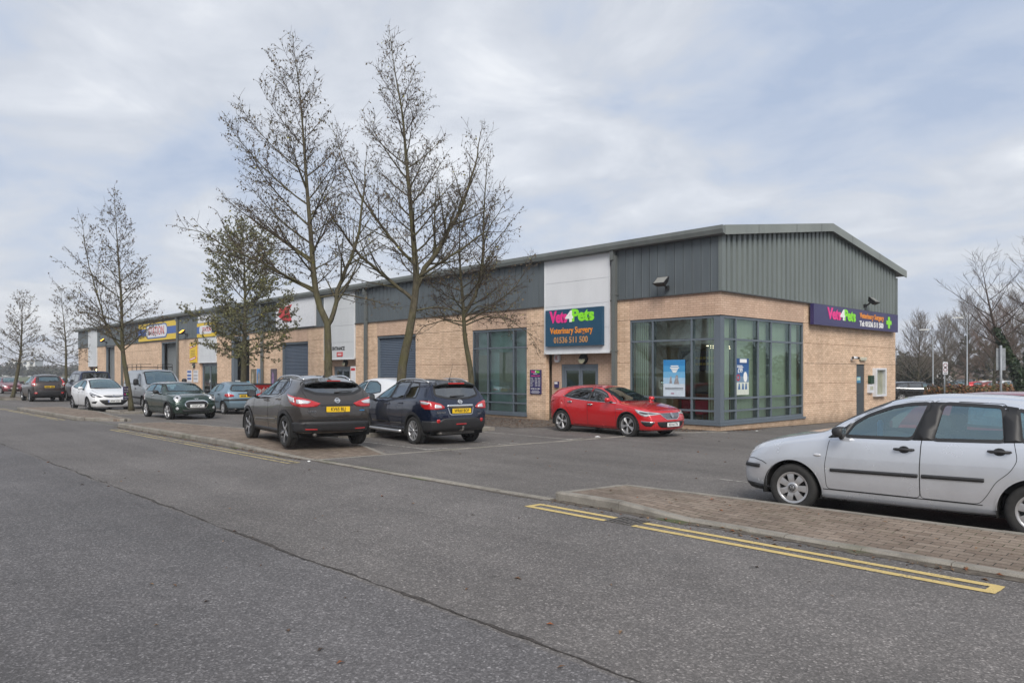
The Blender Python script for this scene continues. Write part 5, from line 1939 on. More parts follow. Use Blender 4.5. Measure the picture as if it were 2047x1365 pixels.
def brown_suv():
    S = dict(L=4.377, W=1.806, H=1.59, fa=.925, wb=2.646, r=.345, rim=.245, tw=.215,
        top=[(.1, .80), (.3, .90), (.7, .99), (1.1, 1.05), (1.3, 1.085), (1.6, 1.235), (1.95, 1.40), (2.2, 1.49), (2.6, 1.545), (3.0, 1.555), (3.5, 1.53), (3.9, 1.475), (4.05, 1.445)],
        belt=[(.12, .72), (.6, .87), (1.1, .97), (1.5, 1.015), (2.3, 1.035), (3.0, 1.075), (3.6, 1.13), (4.1, 1.15)],
        plan=[(.05, .60), (.25, .76), (.6, .86), (1.0, .89), (2.0, .88), (2.8, .885), (3.5, .905), (3.95, .87), (4.2, .79), (4.32, .71)],
        rail=[(.1, .56), (.6, .68), (1.2, .70), (1.4, .69), (2.2, .60), (3.0, .59), (3.6, .57), (4.05, .54)],
        drop=[(.1, .04), (1.2, .045), (1.4, .04), (2.2, .06), (4, .055)],
        sill=[(.1, .26), (.6, .25), (1.3, .24), (3.0, .25), (3.8, .28), (4.2, .34), (4.3, .36)],
        nose=[.30, .2, .16, .15, .2, .3, .26, .22], tail=[4.10, 4.20, 4.26, 4.25, 4.19, 4.09, 3.86, 3.90], bulge=(.15, .11),
        side_windows=[([(1.66, 1.065), (2.38, 1.078), (2.46, 1.435), (2.2, 1.39), (1.92, 1.275)], 'clear'),
                      ([(2.47, 1.085), (3.05, 1.11), (3.05, 1.445), (2.54, 1.448)], 'dark'),
                      ([(3.12, 1.12), (3.40, 1.19), (3.42, 1.29), (3.30, 1.385), (3.12, 1.435)], 'dark')],
        doors=[[(1.38, .34), (1.36, .65), (1.44, 1.02), (1.9, 1.30), (2.2, 1.43), (2.50, 1.475), (2.427, 1.05), (2.427, .34)],
               [(2.43, .34), (2.43, 1.05), (2.515, 1.477), (3.08, 1.47), (3.36, 1.10), (3.38, .95), (3.25, .75), (3.10, .56), (3.04, .34)]],
        windscreen=[(1.40, .64), (1.33, .3), (1.31, 0), (1.33, -.3), (1.40, -.64), (2.12, -.53), (2.16, 0), (2.12, .53)],
        rear_window=[(-.66, 1.245), (-.42, 1.155), (0, 1.13), (.42, 1.155), (.66, 1.245), (.55, 1.39), (-.55, 1.39)],
        tailgate=[(-.70, 1.255), (-.6, .95), (-.60, .74), (-.5, .66), (.5, .66), (.60, .74), (.6, .95), (.70, 1.255), (.60, 1.41), (-.60, 1.41)],
        wheel='five', cab=(2.3, 3.15, .62, 1.48), lip='black', lipw=.075, spin=.9, rear_glass='dark', rimmat=m_alud)
    c = Car('suv_car', 'dark brown crossover parked half on the brick pavement, seen from behind', S, car_paint('brown_paint', (.060, .051, .045), .6, .2, 1.0, .05), -3.50, -12.55, PI - .13, zoff=.10, roll=.012)
    c.finish()
    tl = c.corner_panel('tail_light', [(3.72, .90, 1.135), (3.95, .87, 1.105), (4.16, .80, 1.075), (4.28, .60, 1.02), (4.34, .38, .95), (4.33, .46, .885), (4.28, .66, .875), (4.15, .80, .885), (3.95, .88, .935), (3.82, .90, 1.02)], 3.7, .15, m_red, .016, None, .012, .04, True, .02)
    c.corner_panel('reversing_lens', [(3.76, .90, 1.112), (3.95, .88, 1.08), (4.05, .85, 1.065), (4.08, .84, .965), (3.94, .88, .985), (3.83, .90, 1.05)], 3.7, .15, m_clear, .020, tl, .008, .03)
    c.corner_panel('reversing_lens', [(4.13, .81, 1.035), (4.24, .69, 1.015), (4.29, .58, .985), (4.27, .62, .945), (4.2, .74, .94), (4.13, .81, .95)], 3.7, .15, m_clear, .020, tl, .008, .03)
    c.panel('rear_bumper', 'B', [(-.80, .36), (.80, .36), (.84, .56), (.6, .575), (-.6, .575), (-.84, .56)], m_black, .012, None, .02, .06)
    c.corner_panel('bumper_cladding', [(3.98, .88, .36), (4.12, .83, .36), (4.26, .70, .36), (4.28, .66, .56), (4.14, .83, .56), (3.98, .88, .55)], 3.7, .15, m_black, .012)
    c.line('bumper_line', 'B', [(-.78, .60), (-.5, .615), (.5, .615), (.78, .60)], c.paint, .03, .012)
    for sg in (1, -1):
        c.panel('reflector', 'B', [(sg * .42, .40), (sg * .66, .405), (sg * .66, .43), (sg * .42, .425)], m_red, .018, None, .005, .05)
        c.panel('side_cladding', 'L' if sg > 0 else 'R', [(1.36, .27), (3.06, .28), (3.06, .37), (1.36, .36)], m_black, .008, None, .01, .1)
        c.line('window_chrome', 'L' if sg > 0 else 'R', [(1.60, 1.045), (2.42, 1.058), (3.08, 1.09), (3.43, 1.175), (3.455, 1.295), (3.32, 1.405), (3.1, 1.465), (2.5, 1.465), (2.2, 1.415), (1.88, 1.285)], m_chrome, .018, .010)
        c.panel('door_crease', 'L' if sg > 0 else 'R', [(1.5, .52), (3.0, .58), (3.0, .60), (1.5, .54)], c.paint, .006, None, .004, .1)
    c.plate('B', .83, 'KV65 BLJ', m_pyel, off=.02)
    c.badge('B', 0, 1.005, .115, 'ringbar', off=.016)
    c.line('boot_handle', 'B', [(-.36, .915), (.36, .915)], m_trim, .03, .01)
    P, n = c.hit(.52, .78, 'B')
    M = face_m(P + n * .010, (0, -1, 0), (0, 0, 1))
    mb = MB(); add_text(mb, 'QASHQAI', M, .052, bold=.001, depth=.002)
    mb.build('lettering', m_chrome, c.root)
    P, n = c.hit(-.56, .80, 'B'); M = face_m(P + n * .012, (0, -1, 0), (0, 0, 1))
    mb = MB(); mb.prism([(-.06, -.012), (.05, -.012), (.06, .012), (-.05, .012)], .003, M); mb.build('blue_badge', M_('badge_blue', col=(.03, .16, .35), rough=.3), c.root)
    # roof spoiler
    mb = MB()
    vs = []
    for y in np.linspace(-.60, .60, 9):
        d = .16 * (1 - (y / .60) ** 4 * .55)
        P, n = c.hit(3.80, y * .93, 'T')
        zc = P.z
        vs += [(c.X(3.78), y * .95, zc + .012), (c.X(3.93 + d), y, zc - .06), (c.X(3.93 + d), y, zc - .085), (c.X(3.9), y * .93, zc - .11)]
    mb.add(vs, [(4 * i + j, 4 * i + j + 1, 4 * i + 5 + j, 4 * i + 4 + j) for i in range(8) for j in range(3)] + [(0, 1, 2, 3), (35, 34, 33, 32)], 0, False)
    sp_ = mb.build('roof_spoiler', c.paint, c.root)
    mb = MB(); mb.bx(c.X(4.098), c.X(4.085), -.15, .15, 1.415, 1.435); mb.build('brake_light', m_red, sp_)
    c.handles([(2.33, .965), (3.16, 1.015)], c.paint)
    c.mirror(1.66, 1.10, m_black, .20, .16, 1.0)
    c.rails(2.1, 3.75, m_chrome, h=.045)
    c.antenna(3.55, .30, .7)
    c.wiper(1.165, .02, -.40, 1.20)
    mb = MB(); mb.tube([(c.X(4.15), .45, .30), (c.X(4.25), .45, .29)], .035, 10); mb.tube([(c.X(3.4), -.5, .28), (c.X(3.4), .5, .28)], .06, 8)
    mb.build('exhaust', m_iron, c.root)
    return c
brown_suv()

def blue_suv():
    S = dict(L=4.541, W=1.78, H=1.645, fa=.92, wb=2.765, r=.345, rim=.245, tw=.215,
        top=[(.1, .80), (.3, .92), (.7, 1.0), (1.1, 1.06), (1.28, 1.095), (1.6, 1.255), (1.95, 1.43), (2.2, 1.53), (2.6, 1.59), (3.1, 1.61), (3.7, 1.585), (4.1, 1.55), (4.28, 1.525)],
        belt=[(.12, .72), (.6, .89), (1.1, .98), (1.5, 1.025), (2.4, 1.05), (3.2, 1.075), (3.9, 1.10), (4.3, 1.12)],
        plan=[(.05, .60), (.25, .75), (.6, .85), (1.0, .88), (2.0, .87), (3.0, .875), (3.7, .89), (4.1, .86), (4.38, .78), (4.48, .70)],
        rail=[(.1, .56), (.6, .68), (1.2, .70), (1.4, .69), (2.2, .60), (3.1, .60), (3.9, .58), (4.28, .55)],
        drop=[(.1, .04), (1.2, .045), (1.4, .04), (2.2, .06), (4.3, .05)],
        sill=[(.1, .26), (.6, .25), (1.3, .24), (3.0, .25), (3.9, .28), (4.4, .36)],
        nose=[.30, .2, .16, .15, .2, .3, .26, .22], tail=[4.28, 4.38, 4.43, 4.42, 4.37, 4.29, 4.09, 4.13], bulge=(.15, .10),
        side_windows=[([(1.64, 1.08), (2.34, 1.093), (2.46, 1.485), (2.2, 1.44), (1.92, 1.315)], 'clear'),
                      ([(2.45, 1.098), (3.11, 1.112), (3.16, 1.505), (2.56, 1.50)], 'dark'),
                      ([(3.20, 1.115), (3.78, 1.135), (3.72, 1.36), (3.58, 1.48), (3.23, 1.505)], 'dark')],
        doors=[[(1.38, .34), (1.36, .65), (1.44, 1.03), (1.9, 1.34), (2.2, 1.475), (2.51, 1.525), (2.407, 1.07), (2.407, .34)],
               [(2.41, .34), (2.41, 1.07), (2.525, 1.527), (3.19, 1.54), (3.16, 1.07), (3.14, .75), (3.05, .34)]],
        windscreen=[(1.40, .64), (1.33, .3), (1.30, 0), (1.33, -.3), (1.40, -.64), (2.12, -.53), (2.16, 0), (2.12, .53)],
        rear_window=[(-.60, 1.20), (-.30, 1.13), (0, 1.115), (.30, 1.13), (.60, 1.20), (.54, 1.465), (-.54, 1.465)],
        tailgate=[(-.66, 1.21), (-.62, .95), (-.62, .72), (-.5, .66), (.5, .66), (.62, .72), (.62, .95), (.66, 1.21), (.59, 1.49), (-.59, 1.49)],
        wheel='ten', cab=(2.3, 3.2, .62, 1.53), lip='black', lipw=.07, spin=.2, rear_glass='dark')
    c = Car('suv_car', 'dark blue crossover with a tow ball and silver roof rails, parked beside the brown one', S, car_paint('navy_paint', (.006, .012, .034), .4, .2, 1.0, .05), -3.40, -9.32, PI - .13)
    c.finish()
    tl = c.corner_panel('tail_light', [(4.02, .87, 1.075), (4.2, .84, 1.075), (4.36, .72, 1.055), (4.45, .54, 1.0), (4.48, .44, .93), (4.48, .45, .885), (4.40, .66, .87), (4.22, .83, .875), (4.10, .86, .94)], 3.9, .15, m_red, .014, None, .02, .04)
    c.corner_panel('reversing_lens', [(4.06, .87, 1.055), (4.2, .84, 1.058), (4.34, .74, 1.03), (4.30, .78, .985), (4.18, .84, .99), (4.10, .86, 1.0)], 3.9, .15, m_clear, .018, tl, .008, .03)
    c.corner_panel('reversing_lens', [(4.40, .66, .99), (4.45, .53, .965), (4.46, .50, .905), (4.40, .66, .90)], 3.9, .15, m_clear, .018, tl, .012, .03)
    c.panel('rear_bumper', 'B', [(-.80, .36), (.80, .36), (.84, .60), (.58, .60), (.44, .665), (-.44, .665), (-.58, .60), (-.84, .60)], m_black, .012, None, .02, .06)
    c.corner_panel('bumper_cladding', [(4.12, .87, .36), (4.26, .83, .36), (4.41, .70, .36), (4.42, .66, .60), (4.28, .82, .60), (4.12, .87, .60)], 3.9, .15, m_black, .012)
    for sg in (1, -1):
        c.panel('reflector', 'B', [(sg * .60 + .045 * math.cos(a), .60 + .045 * math.sin(a)) for a in np.linspace(0, 6.28, 16, endpoint=False)], m_red, .02, None, 0, .04)
        sd = 'L' if sg > 0 else 'R'
        c.panel('side_cladding', sd, [(1.36, .27), (3.10, .28), (3.10, .37), (1.36, .36)], m_black, .008, None, .01, .1)
        for k, (a, b) in enumerate(((1.42, 2.36), (2.45, 3.06))):
            c.line('side_strip', sd, [(a, .50), (b, .505)], m_chrome, .022, .010, parent=c.doors.get((k, sd)))
        mb = MB()
        mb.tube([(c.X(1.35), sg * .88, .30), (c.X(1.5), sg * .93, .30), (c.X(3.0), sg * .93, .30), (c.X(3.12), sg * .88, .30)], .036, 10)
        mb.build('side_step', m_alu, c.root)
        c.panel('pillar_trim', sd, [(2.35, 1.095), (2.44, 1.098), (2.55, 1.50), (2.475, 1.49)], m_trim, .004, None, .004, .08)
    c.panel('reflector', 'B', [(-.14, .505), (.14, .505), (.14, .535), (-.14, .535)], m_red, .02, None, .005, .05)
    c.plate('B', .835, 'WR60 BOF', m_pyel, off=.024)
    c.panel('boot_handle', 'B', [(-.36, .925), (.36, .925), (.35, .975), (-.35, .975)], m_chrome, .022, None, .015, .06)
    c.line('plate_surround', 'B', [(-.35, .91), (-.31, .765), (-.27, .745), (.27, .745), (.31, .765), (.35, .91)], m_alu, .02, .012)
    c.badge('B', 0, 1.04, .115, 'ringbar', off=.016)
    P, n = c.hit(.50, .80, 'B'); M = face_m(P + n * .012, (0, -1, 0), (0, 0, 1))
    mb = MB(); add_text(mb, 'QASHQAI+2', M, .055, bold=.001, depth=.002); mb.build('lettering', m_chrome, c.root)
    P, n = c.hit(-.52, .75, 'B'); M = face_m(P + n * .012, (0, -1, 0), (0, 0, 1))
    mb = MB(); add_text(mb, '4X4', M, .05, bold=.001, depth=.002); mb.build('lettering', m_chrome, c.root)
    mb = MB()
    vs = []
    for y in np.linspace(-.58, .58, 9):
        d = .10 * (1 - (y / .58) ** 4 * .5)
        P, n = c.hit(4.04, y * .93, 'T')
        vs += [(c.X(4.02), y * .95, P.z + .012), (c.X(4.17 + d), y, P.z - .05), (c.X(4.17 + d), y, P.z - .08), (c.X(4.12), y * .93, P.z - .10)]
    mb.add(vs, [(4 * i + j, 4 * i + j + 1, 4 * i + 5 + j, 4 * i + 4 + j) for i in range(8) for j in range(3)] + [(0, 1, 2, 3), (35, 34, 33, 32)], 0, False)
    sp_ = mb.build('roof_spoiler', c.paint, c.root)
    mb = MB(); mb.bx(c.X(4.286), c.X(4.262), -.22, .22, 1.465, 1.497); mb.build('brake_light', m_red, sp_)
    c.handles([(2.31, .955), (3.03, .99)], c.paint)
    c.mirror(1.66, 1.10, c.paint, .20, .16, 1.0)
    c.rails(2.25, 3.9, m_alu, h=.05, rad=.022)
    c.antenna(3.95, .42, .45)
    c.wiper(1.165, .22, -.18, 1.18)
    mb = MB(); mb.tube([(c.X(4.40), 0, .36), (c.X(4.56), 0, .36), (c.X(4.60), 0, .42)], .025, 8)
    mb.lathe([(.001, .03), (.022, .02), (.028, 0), (.022, -.02), (.001, -.03)], 12, 0, 'z', (c.X(4.60), 0, .445))
    mb.build('tow_ball', m_iron, c.root)
    mb = MB(); mb.tube([(c.X(4.2), .5, .30), (c.X(4.42), .5, .30)], .032, 10); mb.tube([(c.X(3.68), -.6, .33), (c.X(3.68), .6, .33)], .06, 8); mb.bx(c.X(4.3), c.X(4.0), -.5, .5, .27, .36)
    mb.build('exhaust', m_iron, c.root)
    return c
blue_suv()

def green_mini():
    S = dict(L=3.821, W=1.727, H=1.414, fa=.72, wb=2.495, r=.306, rim=.225, tw=.195,
        top=[(.08, .76), (.22, .885), (.6, .965), (1.0, 1.01), (1.2, 1.04), (1.4, 1.16), (1.62, 1.30), (1.8, 1.365), (2.1, 1.402), (2.6, 1.412), (3.1, 1.398), (3.45, 1.365), (3.52, 1.35)],
        belt=[(.1, .70), (.35, .84), (.7, .91), (1.0, .945), (1.4, .965), (2.4, .99), (3.2, 1.02), (3.65, 1.03)],
        plan=[(.05, .62), (.2, .74), (.5, .825), (.8, .855), (2.0, .85), (3.0, .855), (3.4, .815), (3.65, .735), (3.78, .64)],
        rail=[(.1, .55), (.6, .66), (1.1, .68), (1.3, .68), (1.8, .615), (2.6, .605), (3.2, .58), (3.5, .555)],
        drop=[(.1, .045), (1.1, .05), (1.3, .04), (1.8, .05), (3.5, .05)],
        sill=[(.1, .22), (.6, .20), (1.3, .20), (3.0, .21), (3.75, .27)],
        nose=[.27, .18, .15, .14, .17, .25, .24, .2], tail=[3.6, 3.68, 3.7, 3.7, 3.66, 3.6, 3.44, 3.48], bulge=(.14, .09),
        side_windows=[([(1.52, .995), (2.36, 1.01), (2.38, 1.315), (1.85, 1.29)], 'clear'), ([(2.45, 1.015), (3.22, 1.04), (3.05, 1.285), (2.45, 1.315)], 'clear')],
        doors=[[(1.30, .27), (1.28, .7), (1.38, .975), (1.80, 1.315), (2.41, 1.345), (2.43, .7), (2.44, .27)]],
        windscreen=[(1.30, .62), (1.25, .3), (1.23, 0), (1.25, -.3), (1.30, -.62), (1.74, -.545), (1.77, 0), (1.74, .545)],
        rear_window=[(-.5, 1.05), (.5, 1.05), (.45, 1.29), (-.45, 1.29)],
        wheel='mini', cab=(2.2, 2.95, .5, 1.32), lip='black', lipw=.055, spin=.1, steer=.12)
    c = Car('small_car', 'dark green small hatchback with round headlights and white number plate', S, car_paint('green_paint', (.008, .032, .022), .35, .2, 1.0, .05), -17.392, -10.541, 0.0)
    c.finish()
    hl = c.corner_panel('headlight', [(.30 + .0 * a, .60 + .135 * math.cos(a), .80 + .125 * math.sin(a)) for a in np.linspace(0, 6.28, 22, endpoint=False)], 1.2, .10, m_chrome, .018, None, 0, .03)
    c.corner_panel('headlight_lens', [(.30, .60 + .10 * math.cos(a), .80 + .093 * math.sin(a)) for a in np.linspace(0, 6.28, 20, endpoint=False)], 1.2, .10, m_clear, .024, hl, 0, .03)
    c.corner_panel('headlight_bulb', [(.30, .60 + .05 * math.cos(a), .80 + .047 * math.sin(a)) for a in np.linspace(0, 6.28, 14, endpoint=False)], 1.2, .10, m_lampdk, .028, hl, 0, .03)
    hexa = [(-.42, .60), (-.36, .675), (-.25, .705), (.25, .705), (.36, .675), (.42, .60), (.37, .49), (.28, .43), (-.28, .43), (-.37, .49)]
    c.panel('grille', 'F', hexa, m_trim, .006, None, .03)
    c.line('grille_surround', 'F', rounded(hexa, .04), m_chrome, .032, .014, True)
    c.line('grille_bar', 'F', [(-.38, .57), (.38, .57)], m_black, .05, .016)
    for z in (.60, .625, .65):
        c.line('grille_bar', 'F', [(-.34, z), (.34, z)], m_alud, .010, .012)
    c.plate('F', .52, 'KX67 LPY', m_pwht, off=.03)
    c.panel('lower_grille', 'F', [(-.52, .38), (.52, .38), (.46, .29), (-.46, .29)], m_trim, .006)
    c.corner_panel('fog_lamp', [(.25, .60 + .055 * math.cos(a), .43 + .05 * math.sin(a)) for a in np.linspace(0, 6.28, 14, endpoint=False)], 1.2, .10, m_clear, .012, None, 0, .03)
    c.badge('F', 0, .765, .13, 'wings', off=.02)
    c.corner_panel('tail_light', [(3.62, .78, .92), (3.72, .68, .92), (3.72, .68, .70), (3.62, .78, .70)], 3.2, .2, m_red)
    c.handles([(2.30, .875)], m_chrome)
    c.mirror(1.55, 1.02, m_black, .19, .15, .97)
    for sd in 'LR':
        c.panel('pillar_trim', sd, [(2.37, 1.0), (2.44, 1.0), (2.44, 1.325), (2.39, 1.325)], m_trim, .004, None, .004, .08)
        c.line('window_chrome', sd, [(1.40, .975), (2.4, .995), (3.3, 1.03)], m_chrome, .012, .007)
        c.line('sill_line', sd, [(1.1, .245), (2.85, .255)], m_black, .07, .006)
    return c
green_mini()

def white_hatch():
    S = dict(L=4.419, W=1.814, H=1.51, fa=.95, wb=2.685, r=.322, rim=.225,
        top=[(.1, .74), (.35, .85), (.7, .935), (1.05, 1.0), (1.2, 1.04), (1.6, 1.25), (2.0, 1.42), (2.25, 1.48), (2.6, 1.508), (3.0, 1.50), (3.5, 1.455), (3.95, 1.38), (4.1, 1.34)],
        belt=[(.12, .66), (.5, .81), (1.0, .91), (1.4, .96), (2.3, .99), (3.1, 1.03), (3.7, 1.075), (4.2, 1.09)],
        plan=[(.05, .62), (.2, .74), (.5, .84), (.95, .895), (1.5, .89), (2.6, .885), (3.5, .895), (3.9, .86), (4.25, .76), (4.38, .68)],
        rail=[(.12, .55), (.6, .66), (1.1, .70), (1.3, .69), (2.2, .58), (2.8, .575), (3.4, .55), (4.1, .50)],
        drop=[(.1, .035), (1.2, .04), (1.35, .035), (2.2, .055), (4, .05)],
        sill=[(.1, .20), (.6, .19), (1.3, .19), (3.0, .20), (3.8, .22), (4.35, .30)],
        nose=[.27, .19, .16, .15, .19, .28, .25, .22], tail=[4.18, 4.26, 4.3, 4.3, 4.26, 4.2, 3.98, 4.02], bulge=(.15, .11),
        side_windows=[([(1.62, 1.0), (2.42, 1.02), (2.46, 1.395), (2.2, 1.365), (1.9, 1.245)], 'clear'), ([(2.52, 1.025), (3.15, 1.05), (3.55, 1.10), (3.3, 1.29), (3.0, 1.39), (2.52, 1.40)], 'clear')],
        doors=[[(1.36, .27), (1.34, .60), (1.42, .97), (1.85, 1.27), (2.2, 1.405), (2.48, 1.44), (2.47, .6), (2.47, .27)], [(2.485, .27), (2.485, .6), (2.495, 1.442), (3.0, 1.43), (3.4, 1.31), (3.45, 1.0), (3.38, .80), (3.22, .60), (3.12, .27)]],
        windscreen=[(1.30, .64), (1.23, .3), (1.21, 0), (1.23, -.3), (1.30, -.64), (2.14, -.51), (2.19, 0), (2.14, .51)],
        rear_window=[(-.55, 1.12), (.55, 1.12), (.45, 1.31), (-.45, 1.31)],
        bonnet=[(.24, .45), (.34, .57), (.8, .655), (1.16, .65), (1.12, 0), (1.16, -.65), (.8, -.655), (.34, -.57), (.24, -.45), (.18, 0)],
        wheel='five', cab=(2.25, 3.2, .52, 1.41), lip='paint', spin=.4, rimmat=m_alud)
    c = Car('hatchback_car', 'white hatchback facing the road beside the tree with a purple sign', S, car_paint('white_paint', (.72, .73, .75), .0, .3, .8, .10), -26.05, -11.10, 0.0)
    c.finish()
    c.corner_panel('headlight', [(.18, .42, .66), (.22, .55, .72), (.36, .72, .79), (.60, .85, .86), (.66, .87, .85), (.56, .85, .76), (.42, .80, .68), (.26, .60, .635)], 1.1, .15, m_lampdk, .008)
    c.corner_panel('headlight_lens', [(.24, .56, .69), (.40, .76, .75), (.42, .78, .70), (.28, .62, .66)], 1.1, .15, m_clear, .013)
    c.panel('grille', 'F', [(-.42, .735), (.42, .735), (.36, .675), (.2, .645), (-.2, .645), (-.36, .675)], m_trim, .006)
    c.line('grille_bar', 'F', [(-.40, .71), (0, .685), (.40, .71)], m_chrome, .022, .012)
    c.badge('F', 0, .70, .115, 'griffin', off=.02)
    c.panel('lower_grille', 'F', [(-.60, .545), (.60, .545), (.50, .42), (.34, .31), (-.34, .31), (-.50, .42)], m_trim, .006)
    c.plate('F', .485, 'AF64 UCK', m_pwht, off=.03, eu=True)
    c.corner_panel('fog_lamp_inlet', [(.22, .60, .49), (.34, .76, .47), (.46, .84, .44), (.40, .81, .40), (.26, .66, .38)], 1.1, .15, m_trim, .006)
    c.corner_panel('tail_light', [(3.95, .87, 1.05), (4.2, .78, 1.04), (4.3, .66, .98), (4.3, .66, .84), (4.1, .83, .86)], 3.7, .2, m_red)
    c.handles([(2.34, .90), (3.2, .945)], c.paint)
    c.mirror(1.60, 1.05, c.paint, .20, .14, .99)
    for sd in 'LR':
        c.panel('pillar_trim', sd, [(2.43, 1.02), (2.515, 1.024), (2.515, 1.405), (2.465, 1.40)], m_trim, .004, None, .004, .08)
        c.line('sill_line', sd, [(1.3, .26), (3.1, .26)], m_seam, .008)
    c.wiper(1.04, -.5, .15, 1.06, 'F', .02)
    return c
white_hatch()

def pale_blue_hatch():
    S = dict(L=3.835, W=1.652, H=1.428, fa=.78, wb=2.442, r=.287, rim=.19, tw=.175,
        top=[(.1, .66), (.3, .76), (.7, .87), (1.0, .93), (1.15, .97), (1.5, 1.18), (1.85, 1.345), (2.1, 1.40), (2.4, 1.426), (2.8, 1.42), (3.2, 1.375), (3.4, 1.335), (3.48, 1.31)],
        belt=[(.12, .58), (.5, .73), (.9, .83), (1.2, .88), (1.7, .90), (2.5, .935), (3.2, .97), (3.65, .985)],
        plan=[(.06, .60), (.2, .70), (.5, .78), (.8, .81), (1.3, .82), (2.5, .82), (3.1, .815), (3.45, .765), (3.7, .69), (3.78, .64)],
        rail=[(.12, .50), (.6, .62), (1.0, .66), (1.2, .655), (1.85, .55), (2.4, .545), (3.1, .53), (3.5, .49)],
        drop=[(.1, .03), (1.0, .035), (1.15, .03), (1.85, .05), (3.5, .05)],
        sill=[(.1, .2), (.5, .2), (1.2, .2), (2.8, .21), (3.4, .23), (3.8, .28)],
        nose=[.24, .16, .13, .12, .16, .22, .2, .18], tail=[3.62, 3.68, 3.72, 3.70, 3.65, 3.58, 3.38, 3.42], bulge=(.13, .11),
        side_windows=[([(1.42, .935), (2.08, .955), (2.18, 1.315), (1.9, 1.275), (1.65, 1.165)], 'clear'), ([(2.16, .96), (2.80, .985), (2.98, 1.10), (2.85, 1.275), (2.26, 1.318)], 'clear')],
        doors=[[(1.2, .27), (1.18, .6), (1.24, .88), (1.62, 1.20), (1.88, 1.315), (2.22, 1.348), (2.13, .93), (2.12, .27)], [(2.135, .27), (2.145, .93), (2.235, 1.35), (2.86, 1.325), (3.04, 1.10), (2.98, .8), (2.84, .6), (2.72, .27)]],
        windscreen=[(1.22, .59), (1.16, .3), (1.14, 0), (1.16, -.3), (1.22, -.59), (1.78, -.48), (1.82, 0), (1.78, .48)],
        rear_window=[(-.53, 1.02), (0, .995), (.53, 1.02), (.56, 1.08), (.44, 1.255), (-.44, 1.255), (-.56, 1.08)],
        tailgate=[(-.58, 1.0), (-.50, .7), (.50, .7), (.58, 1.0), (.60, 1.09), (.48, 1.28), (-.48, 1.28), (-.60, 1.09)],
        wheel='eight', cab=(2.05, 2.85, .5, 1.33), lip='paint', spin=.2, wtrim=.02)
    c = Car('hatchback_car', 'pale blue hatchback seen from behind between the dark green and brown cars', S, car_paint('pale_blue_paint', (.20, .29, .36), .5, .32, .8, .08), -20.24, -7.33, PI - .06)
    c.finish()
    c.corner_panel('tail_light', [(3.42, .80, .86), (3.5, .78, .895), (3.66, .66, .895), (3.74, .50, .85), (3.76, .47, .80), (3.70, .56, .765), (3.6, .70, .755), (3.46, .79, .79)], 3.1, .15, m_red, .014, None, .02)
    c.panel('bumper_strip', 'B', [(-.70, .60), (.70, .60), (.70, .675), (-.70, .675)], m_black, .014, None, .02, .07)
    c.corner_panel('bumper_strip', [(3.36, .80, .60), (3.55, .74, .60), (3.66, .64, .60), (3.66, .64, .675), (3.55, .74, .675), (3.36, .80, .675)], 3.1, .15, m_black, .014)
    c.plate('B', .80, None, m_pyel, off=.02)
    c.line('boot_handle', 'B', [(-.3, .875), (.3, .875)], m_black, .03, .01)
    c.wiper(1.02, .0, -.38, 1.04)
    c.badge('B', 0, .93, .07, 'lion', off=.014)
    c.handles([(2.0, .82), (2.82, .86)], m_black)
    c.mirror(1.42, .985, m_black, .17, .13, .90)
    for sd in 'LR':
        c.panel('side_strip', sd, [(1.25, .50), (2.8, .53), (2.8, .57), (1.25, .54)], m_black, .010, None, .006, .1)
        c.panel('pillar_trim', sd, [(2.09, .955), (2.155, .958), (2.255, 1.318), (2.19, 1.316)], m_trim, .004, None, .004, .08)
    mb = MB(); mb.tube([(c.X(3.6), .42, .25), (c.X(3.8), .42, .24)], .03, 10); mb.build('exhaust', m_iron, c.root)
    c.antenna(2.2, .4, -.6)
    return c
pale_blue_hatch()

